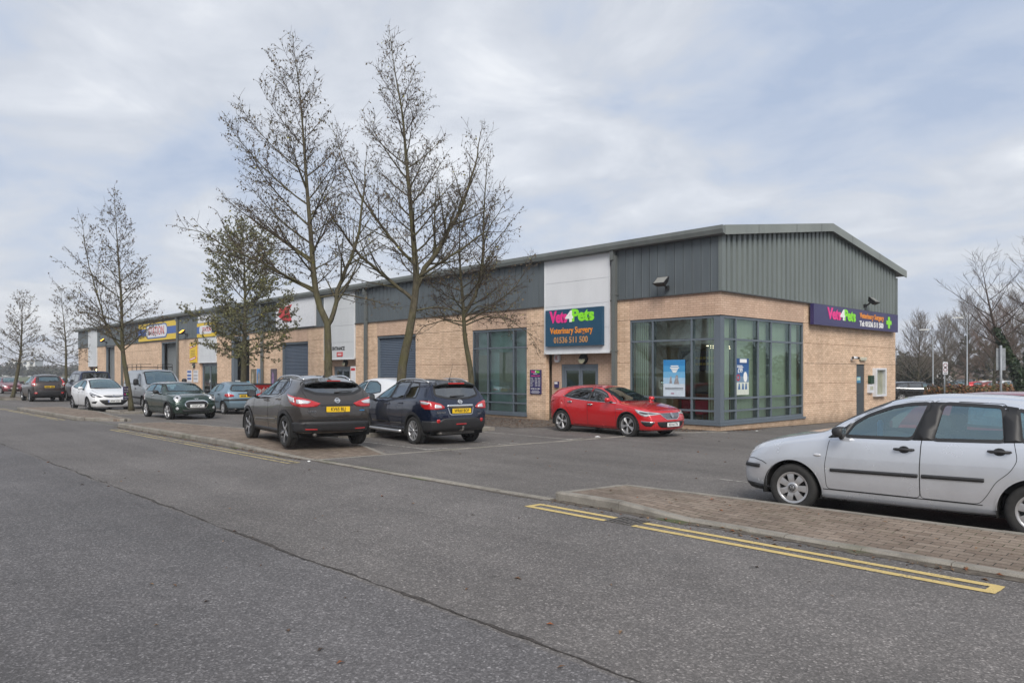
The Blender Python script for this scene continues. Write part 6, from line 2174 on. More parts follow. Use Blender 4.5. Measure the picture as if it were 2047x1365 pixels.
def dark_suv():
    S = dict(L=4.627, W=1.891, H=1.713, fa=.87, wb=2.774, r=.36, rim=.25, tw=.225,
        top=[(.1, .88), (.4, 1.0), (.9, 1.10), (1.25, 1.16), (1.6, 1.36), (1.95, 1.54), (2.25, 1.64), (2.7, 1.69), (3.2, 1.70), (3.8, 1.67), (4.1, 1.63), (4.2, 1.61)],
        belt=[(.12, .80), (.6, .96), (1.2, 1.06), (2.2, 1.10), (3.2, 1.16), (4.0, 1.20), (4.4, 1.21)],
        plan=[(.05, .66), (.25, .80), (.6, .90), (1.0, .935), (2.2, .93), (3.5, .945), (4.1, .91), (4.45, .82), (4.57, .75)],
        rail=[(.1, .6), (.6, .72), (1.2, .75), (1.4, .74), (2.2, .64), (3.2, .62), (4.2, .56)],
        drop=[(.1, .04), (1.3, .045), (2.2, .06), (4.2, .05)],
        sill=[(.1, .27), (1.3, .26), (3.2, .27), (4.2, .32), (4.5, .38)],
        nose=[.3, .2, .16, .15, .2, .3, .26, .22], tail=[4.36, 4.46, 4.5, 4.48, 4.42, 4.34, 4.04, 4.08], bulge=(.15, .11),
        side_windows=[([(1.7, 1.14), (2.45, 1.155), (2.5, 1.565), (2.2, 1.51), (1.95, 1.40)], 'clear'), ([(2.55, 1.16), (3.2, 1.19), (3.25, 1.575), (2.6, 1.585)], 'clear'), ([(3.32, 1.2), (3.75, 1.23), (3.6, 1.52), (3.34, 1.57)], 'dark')],
        doors=[],
        windscreen=[(1.38, .68), (1.31, .3), (1.28, 0), (1.31, -.3), (1.38, -.68), (2.16, -.57), (2.2, 0), (2.16, .57)],
        rear_window=[(-.55, 1.27), (0, 1.24), (.55, 1.27), (.50, 1.545), (-.50, 1.545)],
        wheel='five', cab=(2.35, 3.25, .68, 1.62), lip='black', lipw=.06)
    c = Car('suv_car', 'black and brown estate-style crossover with tall red tail lights, seen from behind', S, car_paint('dark_brown_paint', (.045, .032, .028), .5, .3, .9, .10), -42.1, -10.37, PI - .03)
    c.finish()
    c.corner_panel('tail_light', [(4.05, .80, 1.52), (4.16, .70, 1.54), (4.22, .66, 1.35), (4.34, .70, 1.2), (4.44, .66, 1.08), (4.42, .72, .98), (4.2, .88, 1.0), (4.1, .90, 1.18), (4.05, .85, 1.32)], 3.6, .25, m_red, .014, None, .02)
    c.corner_panel('reversing_lens', [(4.22, .84, 1.14), (4.38, .72, 1.14), (4.42, .68, 1.06), (4.26, .84, 1.06)], 3.6, .25, m_clear, .02, None, .01)
    c.panel('rear_bumper', 'B', [(-.84, .38), (.84, .38), (.88, .66), (-.88, .66)], m_black, .012, None, .02, .07)
    c.line('bumper_line', 'B', [(-.80, .68), (.80, .68)], m_alud, .03, .014)
    for sg in (1, -1):
        c.panel('reflector', 'B', [(sg * .62, .50), (sg * .78, .50), (sg * .78, .60), (sg * .62, .60)], m_red, .018, None, .01, .06)
    c.plate('B', .93, None, m_pyel, off=.02)
    c.mirror(1.75, 1.16, c.paint, .22, .17, 1.06)
    c.wiper(1.27, 0, -.4, 1.30)
    return c
dark_suv()

VAN = dict(L=4.782, W=1.904, H=1.968, fa=.83, wb=3.098, r=.33, rim=.21,
        top=[(.05, .95), (.25, 1.07), (.6, 1.16), (.85, 1.22), (1.2, 1.52), (1.6, 1.80), (1.85, 1.915), (2.2, 1.96), (3, 1.968), (4.4, 1.945), (4.66, 1.925)],
        belt=[(.05, .82), (.4, .99), (.8, 1.11), (1.4, 1.17), (2.4, 1.19), (4.7, 1.22)],
        plan=[(.03, .70), (.25, .84), (.6, .92), (1, .945), (2.5, .95), (4.4, .95), (4.7, .925), (4.76, .91)],
        rail=[(.05, .62), (.6, .74), (.85, .80), (1.3, .79), (1.85, .74), (2.4, .755), (4.7, .77)],
        drop=[(.1, .04), (.9, .045), (1.8, .05), (4.7, .06)],
        sill=[(.1, .24), (.6, .23), (4.2, .26), (4.7, .32)],
        nose=[.26, .18, .14, .13, .16, .2, .18, .15], tail=[4.68, 4.72, 4.73, 4.73, 4.72, 4.71, 4.66, 4.67], bulge=(.13, .03),
        side_windows=[([(1.22, 1.20), (2.02, 1.23), (2.02, 1.72), (1.72, 1.70), (1.5, 1.52)], 'dark')],
        doors=[[(1.02, .36), (1.0, .7), (1.10, 1.18), (1.66, 1.78), (2.10, 1.80), (2.12, .36)]],
        windscreen=[(.95, .70), (.90, .35), (.88, 0), (.90, -.35), (.95, -.70), (1.72, -.64), (1.76, 0), (1.72, .64)],
        rear_window=[(-.66, 1.26), (.66, 1.26), (.62, 1.74), (-.62, 1.74)],
        wheel='eight', cab=(2.0, 2.9, .8, 1.75), lip='paint', rear_glass='dark', f=[0, .4, .45, .5, .5, .22, .22, .5])

def silver_van():
    c = Car('panel_van', 'silver panel van with a black roof rack behind the dark green car', dict(VAN), car_paint('silver_van_paint', (.42, .44, .46), .4, .35, .6, .12), -26.6, -8.55, -.06, cat='van')
    c.finish()
    c.panel('grille', 'F', [(-.4, .80), (.4, .80), (.36, .66), (-.36, .66)], m_trim, .006)
    c.corner_panel('headlight', [(.2, .52, .98), (.4, .82, 1.02), (.5, .86, .86), (.24, .62, .78)], 1.2, .2, m_clear)
    c.panel('front_bumper', 'F', [(-.80, .34), (.80, .34), (.80, .58), (-.80, .58)], m_black, .010, None, .02, .08)
    c.mirror(1.28, 1.34, m_black, .24, .32, 1.10)
    c.handles([(2.0, 1.02)], m_black)
    for sd in 'LR':
        c.line('panel_gap', sd, [(2.2, 1.75), (2.2, .38)], m_seam, .012)
        c.line('panel_gap', sd, [(2.25, 1.24), (4.6, 1.26)], m_seam, .03)
        c.panel('side_strip', sd, [(1.1, .55), (4.6, .57), (4.6, .66), (1.1, .64)], m_black, .012, None, .02, .12)
    mb = MB()
    for sg in (1, -1):
        mb.tube([(c.X(1.95), sg * .70, 2.06), (c.X(4.6), sg * .74, 2.06)], .018, 6)
        mb.tube([(c.X(1.95), sg * .70, 2.20), (c.X(4.6), sg * .74, 2.20)], .014, 6)
        for t in (1.95, 2.8, 3.7, 4.6):
            mb.tube([(c.X(t), sg * .72, 1.90), (c.X(t), sg * .72, 2.20)], .014, 6)
    for t in np.linspace(1.95, 4.6, 8):
        mb.tube([(c.X(t), -.72, 2.06), (c.X(t), .72, 2.06)], .014, 6)
    mb.tube([(c.X(1.95), -.70, 2.20), (c.X(1.95), -.25, 2.20)], .014, 6); mb.tube([(c.X(1.95), .25, 2.20), (c.X(1.95), .70, 2.20)], .014, 6)
    mb.build('roof_rack', m_black, c.root)
    c.wiper(1.2, -.6, .0, 1.24, 'F', .02)
silver_van()

def blue_van():
    S = dict(VAN); S['L'] = 4.89; S['wb'] = 3.0; S['fa'] = .89
    S['tail'] = [t + .10 for t in VAN['tail']]
    S['top'] = VAN['top'][:-1] + [(4.76, 1.925)]
    S['plan'] = VAN['plan'][:-2] + [(4.8, .925), (4.86, .91)]
    S['side_windows'] = VAN['side_windows'] + [([(2.18, 1.24), (3.3, 1.25), (3.3, 1.74), (2.18, 1.74)], 'dark'), ([(3.4, 1.25), (4.5, 1.27), (4.45, 1.72), (3.4, 1.74)], 'dark')]
    S['rear_window'] = [(-.72, 1.24), (.72, 1.24), (.68, 1.80), (-.68, 1.80)]
    c = Car('passenger_van', 'dark blue van with a wide dark rear window behind the white hatchback', S, car_paint('van_blue_paint', (.022, .032, .075), .4, .3, .8, .12), -40.8, -8.15, PI - .05, cat='van')
    c.finish()
    c.corner_panel('tail_light', [(4.72, .90, 1.2), (4.85, .84, 1.2), (4.86, .82, .80), (4.72, .92, .80)], 4.2, .3, m_red)
    c.mirror(1.28, 1.34, m_black, .22, .28, 1.10)
    c.panel('rear_bumper', 'B', [(-.85, .36), (.85, .36), (.85, .60), (-.85, .60)], m_black, .010, None, .02, .08)
    c.plate('B', .92, None, m_pyel, off=.02)
blue_van()

# simpler saloons and hatchbacks for the cars farther off
HATCH = dict(L=4.2, W=1.76, H=1.48, fa=.88, wb=2.6, r=.315, rim=.22,
        top=[(.1, .72), (.35, .83), (.7, .92), (1.05, .98), (1.2, 1.02), (1.55, 1.22), (1.95, 1.39), (2.2, 1.45), (2.6, 1.478), (3.0, 1.47), (3.5, 1.42), (3.85, 1.36), (3.95, 1.33)],
        belt=[(.12, .64), (.5, .79), (1.0, .89), (1.4, .94), (2.3, .96), (3.1, 1.0), (3.7, 1.03), (4.0, 1.04)],
        plan=[(.05, .62), (.2, .73), (.5, .82), (.95, .87), (2.6, .87), (3.4, .865), (3.75, .82), (4.05, .73), (4.16, .66)],
        rail=[(.12, .55), (.6, .65), (1.1, .69), (1.3, .68), (2.1, .57), (2.8, .56), (3.4, .54), (3.95, .50)],
        drop=[(.1, .035), (1.2, .04), (2.1, .055), (4, .05)],
        sill=[(.1, .20), (.6, .19), (3.0, .20), (3.7, .22), (4.15, .30)],
        nose=[.27, .19, .16, .15, .19, .28, .25, .22], tail=[3.96, 4.04, 4.08, 4.08, 4.04, 3.97, 3.80, 3.84], bulge=(.15, .11),
        side_windows=[([(1.56, .975), (2.32, .99), (2.36, 1.36), (2.1, 1.33), (1.82, 1.21)], 'clear'), ([(2.42, .995), (3.05, 1.01), (3.42, 1.06), (3.2, 1.26), (2.9, 1.355), (2.42, 1.365)], 'clear')],
        doors=[], windscreen=[(1.30, .62), (1.23, .3), (1.21, 0), (1.23, -.3), (1.30, -.62), (2.05, -.50), (2.10, 0), (2.05, .50)],
        rear_window=[(-.52, 1.07), (.52, 1.07), (.45, 1.28), (-.45, 1.28)], wheel='eight', cab=(2.15, 3.05, .5, 1.39), lip='paint')

def plain_car(label, S, paint, x, y, rz, group=None, name='hatchback_car', front=True, plate=None):
    c = Car(name, label, S, paint, x, y, rz, group=group)
    c.finish()
    k = S['L']
    c.corner_panel('headlight', [(.18, .44, .66), (.36, .70, .77), (.62, .83, .82), (.50, .82, .70), (.24, .60, .63)], 1.0, .15, m_clear)
    c.corner_panel('tail_light', [(k - .42, .83, .98), (k - .16, .72, .97), (k - .13, .66, .80), (k - .4, .83, .80)], k - .8, .2, m_red)
    c.panel('grille', 'F', [(-.4, .70), (.4, .70), (.34, .61), (-.34, .61)], m_trim, .006)
    c.panel('lower_grille', 'F', [(-.5, .42), (.5, .42), (.42, .28), (-.42, .28)], m_trim, .006)
    if plate:
        c.plate('F', .50, plate[0], m_pwht); c.plate('B', .75, plate[1], m_pyel)
    c.mirror(1.56, 1.02, paint, .19, .14, .95)
    for sd in 'LR':
        c.panel('pillar_trim', sd, [(2.34, .995), (2.41, .997), (2.41, 1.368), (2.37, 1.362)], m_trim, .004, None, .004, .08)
    return c
red2 = car_paint('dark_red_paint', (.24, .014, .022), .35, .3, .9, .08)
c = plain_car('dark red hatchback whose roof shows behind the silver hatchback', dict(HATCH), red2, 10.5, -8.75, 0.0, plate=(None, None))
c.antenna(3.75, .42, .75)
c = plain_car('maroon hatchback facing the road at the far left by the tree', dict(HATCH), car_paint('maroon_paint', (.16, .012, .025), .35, .3, .9, .1), -67.0, -8.2, 0.03, plate=(None, None))
SUVW = dict(HATCH)
SUVW.update(H=1.64, top=[(t, z * 1.105) for t, z in HATCH['top']], belt=[(t, z * 1.10) for t, z in HATCH['belt']], r=.345, rim=.24,
    side_windows=[([(t, z * 1.10) for t, z in p], k) for p, k in HATCH['side_windows']], rear_window=[(y, z * 1.105) for y, z in HATCH['rear_window']], sill=[(t, z + .05) for t, z in HATCH['sill']])
c = Car('suv_car', 'white crossover mostly hidden behind the dark blue one', SUVW, car_paint('white_paint', ()), -8.8, -6.95, PI)
c.finish(); c.mirror(1.56, 1.13, m_black, .19, .15, .97)
EST = dict(HATCH)
EST.update(L=4.7, top=HATCH['top'][:9] + [(3.1, 1.47), (3.8, 1.44), (4.3, 1.39), (4.42, 1.36)], belt=HATCH['belt'][:5] + [(3.4, .99), (4.2, 1.02), (4.5, 1.03)],
    plan=HATCH['plan'][:5] + [(3.8, .865), (4.2, .82), (4.55, .74), (4.66, .67)], rail=HATCH['rail'][:5] + [(2.9, .56), (3.8, .54), (4.42, .50)],
    tail=[t + .49 for t in HATCH['tail']], wb=2.74, fa=.95, sill=[(.1, .20), (.6, .19), (3.4, .20), (4.2, .22), (4.65, .30)],
    side_windows=HATCH['side_windows'][:1] + [([(2.42, .995), (3.15, 1.005), (3.2, 1.35), (2.42, 1.365)], 'dark'), ([(3.28, 1.005), (4.0, 1.03), (3.85, 1.27), (3.28, 1.345)], 'dark')])
c = plain_car('black estate car passing behind the end of the terrace', EST, car_paint('black_paint', (.012, .012, .014), .3, .25, 1.0, .08), -5.6, 35.1, .60, name='estate_car')
for sd in 'LR':
    c.line('window_chrome', sd, [(1.5, .965), (2.4, .978), (4.0, 1.012)], m_chrome, .016, .008)
# ------------------------------------------------------------ signs and fittings on the terrace
m_teal = M_('sign_teal', col=(.006, .058, .115), rough=.3, vary=.12, vscale=2)
m_purple = M_('sign_purple', col=(.030, .024, .105), rough=.3, vary=.12, vscale=2)
m_pink = M_('letter_pink', col=(.80, .022, .24), rough=.35, vary=0)
m_lime = M_('letter_lime', col=(.24, .74, .018), rough=.35, vary=0)
m_white_l = M_('letter_white', col=(.82, .82, .80), rough=.35, vary=0)
m_orange = M_('letter_orange', col=(.80, .27, .012), rough=.35, vary=0)
m_tan = M_('letter_tan', col=(.52, .26, .085), rough=.35, vary=0)
m_yel = M_('board_yellow', col=(.70, .48, .012), rough=.4, vary=.1)
m_blue = M_('board_blue', col=(.035, .10, .34), rough=.4, vary=.1)
m_redb = M_('board_red', col=(.50, .018, .022), rough=.4, vary=.1)
m_wboard = M_('board_white', col=(.66, .67, .70), rough=.4, vary=.08)
FR = lambda x, y, z: face_m((x, y, z), (1, 0, 0), (0, 0, 1))     # faces the car park
EN_ = lambda y, x, z: face_m((x, y, z), (0, 1, 0), (0, 0, 1))    # faces the end of the terrace

def letters(parent, M, x, y, body, size, mat, off=.004, depth=.012, name='lettering', **k):
    mb = MB()
    add_text(mb, body, M @ Matrix.Translation((x, y, off)), size, depth=depth, **k)
    return mb.build(name, mat, parent)

def letters_fit(parent, M, x0, x1, yc, body, size, mat, off=.004, depth=.012, name='lettering', bold=.0, space=1.0):
    vs, fs = text_geo(body, size, depth, 'LEFT', bold, 1.0, space)
    a = min(v[0] for v in vs); b = max(v[0] for v in vs)
    k = (x1 - x0) / (b - a)
    mb = MB(); mb.add([M @ Vector(((v[0] - a) * k + x0, v[1] + yc, v[2] + off)) for v in vs], fs)
    return mb.build(name, mat, parent)

# main sign over the entrance
t = thing('shop_sign', 'teal sign with pink, white and green lettering over the shop entrance', 'sign', (-6.105, 0, 3.545))
mb = MB(); mb.bx(-1.425, 1.425, -.20, -.075, -.695, .70); mb.build('board', m_teal, t)
M = FR(0, -.20, 0)
letters_fit(t, M, -1.20, -.28, .40, 'Vets', .60, m_pink, bold=.026, space=.93)
letters_fit(t, M, -.36, .02, .39, '4', .56, m_white_l, .016, bold=.022)
letters_fit(t, M, -.05, 1.05, .42, 'Pets', .60, m_lime, bold=.026, space=.93)
letters_fit(t, M, -1.17, .98, -.115, 'Veterinary Surgery', .33, m_orange, bold=.006)
letters_fit(t, M, -.97, .74, -.475, '01536 511 500', .32, m_tan, bold=.004)
# end sign
t = thing('shop_sign', 'long purple sign with a green cross on the end wall', 'sign', (0, 10.4, 4.02))
mb = MB(); mb.bx(.10, .24, -4.38, 3.98, -.385, .385); mb.build('board', m_purple, t)
M = EN_(0, .24, 0)
letters_fit(t, M, -3.25, -2.02, .07, 'Vets', .58, m_pink, bold=.026, space=.93)
letters_fit(t, M, -2.10, -1.68, .06, '4', .56, m_white_l, .016, bold=.022)
letters_fit(t, M, -1.72, -.62, .07, 'Pets', .58, m_lime, bold=.026, space=.93)
letters_fit(t, M, -.22, 2.33, .15, 'Veterinary Surgery', .30, m_orange, bold=.008)
letters_fit(t, M, -.22, 2.27, -.18, 'Tel: 01536 511 500', .30, m_white_l, bold=.008)
mb = MB()
mb.prism([(x - .74, y) for x, y in [(3.37, -.085), (3.37, .085), (3.55, .085), (3.55, .25), (3.75, .25), (3.75, .085), (3.93, .085), (3.93, -.085), (3.75, -.085), (3.75, -.25), (3.55, -.25), (3.55, -.085)]][::-1], .014, M)
mb.build('green_cross', m_lime, t)
# opening hours board
t = thing('opening_hours_board', 'small navy board of opening hours on the brick pier left of the entrance', 'sign', (-8.235, 0, 1.48))
mb = MB(); mb.bx(-.305, .305, -.05, .0, -.48, .48); mb.build('board', m_purple, t)
M = FR(0, -.05, 0)
letters(t, M, -.125, .395, 'Vets', .13, m_pink, .002, .002, bold=.004, sx=.9); letters(t, M, .002, .395, '4', .12, m_white_l, .002, .002, bold=.003); letters(t, M, .13, .40, 'Pets', .13, m_lime, .002, .002, bold=.004, sx=.9)
letters(t, M, 0, .235, 'OPENING HOURS', .062, m_pink, .002, .002, bold=.001)
for i, (a, b) in enumerate((('Monday', '8.30am - 7.00pm'), ('Tuesday', '8.30am - 7.00pm'), ('Wednesday', '8.30am - 7.00pm'), ('Thursday', '8.30am - 7.00pm'), ('Friday', '8.30am - 7.00pm'), ('Saturday', '9.00am - 5.00pm'), ('Sunday', '10.00am - 4.00pm'))):
    letters(t, M, -.275, .155 - i * .052, a, .046, m_white_l, .002, .001, align='LEFT')
    letters(t, M, .28, .155 - i * .052, b, .046, m_white_l, .002, .001, align='RIGHT', sx=.95)
letters(t, M, 0, -.275, '01536 511 500', .082, m_white_l, .002, .001, bold=.001)
mb = MB(); mb.bx(-.26, .26, -.0525, -.0505, -.415, -.395); mb.bx(-.2, .2, -.0525, -.0505, -.452, -.435); mb.bx(-.2, .2, -.0525, -.0505, -.365, -.345); mb.bx(-.11, .11, -.0525, -.0505, .31, .335); mb.build('small_print', M_('letter_grey', col=(.55, .55, .6), rough=.5), t)
# alarm, lamp, keypad
def alarm(x, z, y, lab):
    t = thing('alarm_box', lab, 'alarm box', (x, y, z))
    mb = MB(); mb.prism(rounded([(-.13, .15), (-.15, -.02), (-.09, -.15), (.09, -.15), (.15, -.02), (.13, .15)][::-1], .03), .09, face_m((0, 0, 0), (1, 0, 0), (0, 0, 1)))
    mb.build('cover', m_wboard, t)
    mb = MB(); M = FR(0, -.09, 0)
    bar2d(mb, (-.06, .08), (-.06, -.06), .022, M); bar2d(mb, (.0, .08), (.0, -.06), .022, M); bar2d(mb, (-.06, .08), (.05, .08), .022, M); bar2d(mb, (0, .02), (.05, -.06), .022, M)
    mb.build('red_emblem', m_redb, t)
alarm(-7.36, 2.40, .34, 'white alarm box on the recessed brick beside the near entrance')
def bulkhead(x, z, y, lab, lit=None):
    t = thing('bulkhead_lamp', lab, 'wall lamp', (x, y, z))
    mb = MB(); mb.lathe([(.0, -.16), (.12, -.15), (.185, -.10), (.195, -.02), (.195, 0), (0, 0)], 24, 0, 'y'); mb.build('housing', m_black, t)
    mb = MB()
    vs = [(.165 * math.cos(a), -.145 + .02 * 0, .165 * math.sin(a)) for a in np.linspace(math.pi, 2 * math.pi, 16)]
    vs = [(p[0], -.158, p[2] - .01) for p in vs]
    mb.add(vs, [tuple(range(16))])
    mb.build('lens', lit or M_('lamp_cream', col=(.55, .53, .36), rough=.3), t)
bulkhead(-6.02, 2.37, .35, 'round black bulkhead lamp with half cream lens over the near entrance')
bulkhead(-23.3, 2.38, .35, 'round black bulkhead lamp under the stained panel')
m_bulb = M_('lit_bulb', col=(1, .9, .6), emit=(1.0, .72, .32), estr=6.0, vary=0)
bulkhead(-72.4, 2.15, .35, 'glowing wall lamp under the farthest white panel', m_bulb)
bulkhead(-44.7, 2.35, 0, 'black wall lamp left of the shop door under the yellow board')
t = thing('entry_keypad', 'small grey entry keypad on the brick beside the near entrance door', 'keypad', (-7.42, .35, 1.38))
mb = MB(); mb.bx(-.10, .10, -.07, 0, -.12, .12); mb.build('case', m_purple, t)
mb = MB(); mb.bx(-.08, .08, -.075, -.07, .02, .10); mb.build('hood', m_wboard, t)

# floodlights
def flood(P, yaw, lab, lit=None, s=1.0):
    t = thing('floodlight', lab, 'floodlight', P, yaw)
    mb = MB()
    mb.bx(-.05, .05, -.10, 0, -.07, .07); mb.tube([(0, -.09, 0), (0, -.24, .10)], .03 * s, 8)
    mb.build('bracket', m_black, t)
    Rm = Matrix.Translation((0, -.36, .16)) @ Matrix.Rotation(R(-50), 4, 'X')
    mb = MB()
    lo = [(-.24 * s, -.19 * s), (.24 * s, -.19 * s), (.24 * s, .19 * s), (-.24 * s, .19 * s)]
    hi = [(-.16 * s, -.12 * s), (.16 * s, -.12 * s), (.16 * s, .12 * s), (-.16 * s, .12 * s)]
    vs = [Rm @ Vector((x, -.10 * s, y)) for x, y in lo] + [Rm @ Vector((x, .08 * s, y)) for x, y in hi]
    mb.add(vs, [(0, 1, 2, 3), (7, 6, 5, 4), (0, 4, 5, 1), (1, 5, 6, 2), (2, 6, 7, 3), (3, 7, 4, 0)])
    mb.bx(-.08, .08, -.34, -.24, .10, .24)
    h = mb.build('head', m_black, t)
    mb = MB()
    mb.add([Rm @ Vector((x * .86, -.104 * s, y * .84)) for x, y in lo], [(0, 1, 2, 3)])
    mb.build('lens', lit or M_('flood_lens', col=(.38, .38, .36), rough=.15, metal=.3), h)
flood((-1.95, -.05, 4.68), 0, 'black floodlight on the cladding above the corner window')
flood((.09, 11.0, 4.62), PI / 2, 'black floodlight above the long purple sign')
m_sod = M_('sodium_lamp', col=(1, .6, .1), emit=(1.0, .36, .01), estr=3.0, vary=0)
flood((-46.0, -.06, 4.72), 0, 'glowing orange floodlight right of the wide yellow and blue sign', m_sod, 1.1)
flood((-67.6, -.06, 4.75), 0, 'glowing orange floodlight above the farthest shutter', m_sod, 1.1)

# end wall bits
t = thing('security_camera', 'white bullet camera on the end wall beside the side door', 'camera', (0, 9.95, 2.41))
mb = MB(); mb.bx(0, .03, -.05, .05, -.06, .06); mb.tube([(.02, 0, 0), (.14, 0, .03)], .018, 6); mb.build('bracket', m_wboard, t)
mb = MB(); mb.tube([(.14, -.18, .04), (.17, .10, .035)], .055, 12); mb.build('body', m_wboard, t)
mb = MB(); mb.tube([(.17, .10, .035), (.19, .30, .03)], .045, 12); mb.tube([(.13, -.19, .041), (.14, -.17, .04)], .06, 12); mb.build('lens_hood', m_black, t)
t = thing('emergency_light', 'cream emergency light over the side door', 'wall lamp', (0, 11.0, 2.42))
mb = MB(); mb.bx(0, .09, -.32, .32, -.03, .07); mb.build('base', M_('cream_plastic', col=(.56, .53, .42), rough=.4), t)
mb = MB(); mb.bx(0.005, .08, -.26, .26, -.08, -.03); mb.build('diffuser', M_('cream_diffuser', col=(.50, .49, .38), rough=.3), t)
t = thing('letter_box', 'dark green letter box on the end wall', 'letter box', (0, 11.83, 1.55))
mb = MB(); mb.bx(0, .12, -.19, .19, -.18, .17); mb.build('box', M_('dark_green_box', col=(.012, .045, .025), rough=.4), t)
mb = MB(); mb.bx(.12, .125, -.12, .12, .06, .09); mb.build('slot', m_trim, t)
t = thing('meter_box', 'small pale grey box below the green letter box', 'box', (0, 11.82, 1.17))
mb = MB(); mb.bx(0, .10, -.26, .2, -.18, .18); mb.build('box', m_wboard, t)
mb = MB(); mb.bx(.10, .104, -.2, .14, -.06, .1); mb.build('label', M_('pale_card', col=(.42, .42, .33), rough=.7), t)
t = thing('notice_case', 'white framed glazed notice case at the end of the wall', 'notice case', (0, 12.72, 1.43))
mb = MB()
for a, b, c, d in ((-.58, .58, .53, .61), (-.58, .58, -.61, -.53), (-.58, -.47, -.53, .53), (.47, .58, -.53, .53)):
    mb.bx(0, .16, a, b, c, d)
mb.build('frame', m_wboard, t)
mb = MB(); mb.bx(0, .02, -.47, .47, -.53, .53); mb.build('back', M_('notice_paper', col=(.46, .46, .36), rough=.7, vary=.2, vscale=2), t)
mb = MB(); mb.quad((.14, -.47, -.53), (.14, .47, -.53), (.14, .47, .53), (.14, -.47, .53)); mb.build('pane', m_cg0, t)

# posters in the corner window: plain blue winter pictures
def poster(t, P_, w, h, dark, txt):
    """P_(u, z, off) -> point"""
    cols = [(.03, .22, .50), (.06, .30, .58), (.16, .42, .66), (.36, .55, .72), (.58, .66, .74)] if not dark else [(.015, .07, .22), (.02, .09, .26), (.04, .13, .30), (.16, .25, .36), (.60, .64, .56)]
    n = len(cols)
    ms = [M_('poster_tone_%s_%d' % ('navy' if dark else 'sky', i), col=c, rough=.45, vary=.1) for i, c in enumerate(cols)]
    mb = MB()
    for i in range(n):
        z1 = h / 2 - h * .82 * i / n; z0 = h / 2 - h * .82 * (i + 1) / n if i < n - 1 else -h / 2
        mb.quad(P_(-w / 2, z0, 0), P_(w / 2, z0, 0), P_(w / 2, z1, 0), P_(-w / 2, z1, 0), i)
    mb.build('sheet', ms, t)
    return t
t = thing('window_poster', 'sky blue poster in the front corner window', 'poster', (-1.785, .055, 1.67))
poster(t, lambda u, z, o: (u, -o, z), .86, 1.22, False, '')
mb = MB()
for i, (w, z) in enumerate(((.30, .40), (.36, .34), (.26, .29), (.2, .24), (.14, .20))):
    mb.bx(.02 - w / 2, .02 + w / 2, -.004, -.002, z - .018, z + .018)
mb.build('headline', m_white_l, t)
mb = MB()
for w, z in ((.72, -.33), (.70, -.375)): mb.bx(-w / 2, w / 2, -.004, -.002, z - .008, z + .008)
mb.build('small_print', m_pblk, t)
mb = MB(); mb.bx(-.12, 0.0, -.004, -.002, -.53, -.50); mb.build('footer', M_('letter_plum', col=(.3, .02, .1), rough=.5), t)
mb = MB()
for cx_, cz, w, hh in ((-.13, -.06, .06, .24), (.1, -.05, .11, .30)):
    mb.prism(rounded([(cx_ - w, cz - hh * .5), (cx_ + w, cz - hh * .5), (cx_ + w * .5, cz + hh * .1), (cx_ + w * .45, cz + hh * .5), (cx_ - w * .3, cz + hh * .5), (cx_ - w * .5, cz + hh * .1)], .03), .002, FR(0, -.002, 0))
mb.build('picture', M_('grey_figures', col=(.34, .32, .33), rough=.6, vary=.5, vscale=18), t)
t = thing('window_poster', 'navy poster with a large price in the end corner window', 'poster', (-.055, 1.44, 1.72))
poster(t, lambda u, z, o: (o, u, z), .80, 1.20, True, '')
M = EN_(0, .001, 0)
mb = MB(); mb.prism([(-.18, .46), (.26, .46), (.26, .58), (-.18, .58)], .002, M); mb.build('header', m_white_l, t)
letters(t, M, -.16, .20, '£99', .22, m_white_l, .002, .002, bold=.004, sx=.9)
mb = MB()
for w, z in ((.34, .36), (.40, .31)): mb.prism([(-.36, z - .012), (-.36 + w, z - .012), (-.36 + w, z + .012), (-.36, z + .012)], .002, M)
mb.build('headline', m_white_l, t)
mb = MB(); ring2d(mb, .11, .07, M @ Matrix.Translation((-.28, -.03, .001)), .002, 20); mb.build('red_ring', m_redb, t)
mb = MB(); mb.prism([(.17 + .12 * math.cos(a), -.01 + .17 * math.sin(a)) for a in np.linspace(0, 6.28, 18, endpoint=False)], .002, M); mb.build('white_oval', m_white_l, t)
mb = MB()
for x_ in (-.22, .02, .22): mb.prism([(x_ - .07, -.42), (x_ + .07, -.42), (x_ + .03, -.22), (x_ - .03, -.22)], .002, M)
mb.build('picture', M_('blue_figures', col=(.05, .13, .30), rough=.6), t)

# farther units
t = thing('unit_sign', 'wide yellow and blue sign with red lettering in a white lozenge', 'sign', (-52.8, 0, 5.25))
mb = MB(); mb.bx(-4.7, 4.7, -.16, -.05, -.75, .73, 0); mb.build('board', m_yel, t)
mb = MB(); mb.bx(-4.7, 4.7, -.166, -.16, -.30, .30); mb.build('band', m_blue, t)
def pill(w, h, x=0, z=0):
    return [(x + sg * (w - h) / 2 + h / 2 * math.cos(a), z + h / 2 * math.sin(a)) for sg, a0 in ((1, -math.pi / 2), (-1, math.pi / 2)) for a in np.linspace(a0, a0 + math.pi, 10)]
mb = MB(); mb.prism(pill(5.4, 1.20, .0, .02), .008, FR(0, -.166, 0)); mb.build('lozenge_edge', m_blue, t)
mb = MB(); mb.prism(pill(5.1, 1.0, .0, .02), .008, FR(0, -.174, 0)); mb.build('lozenge', m_wboard, t)
letters(t, FR(0, -.182, 0), .0, .0, 'STATION', .98, m_redb, .002, .004, bold=.01, sx=.95)
t = thing('unit_sign', 'yellow and blue sign over the shop door behind the leafy tree', 'sign', (-42.1, 0, 4.95))
mb = MB(); mb.bx(-1.72, 1.72, -.14, -.05, -.52, .50); mb.build('board', m_yel, t)
mb = MB(); mb.bx(-1.72, 1.72, -.147, -.14, -.26, .26); mb.build('band', m_blue, t)
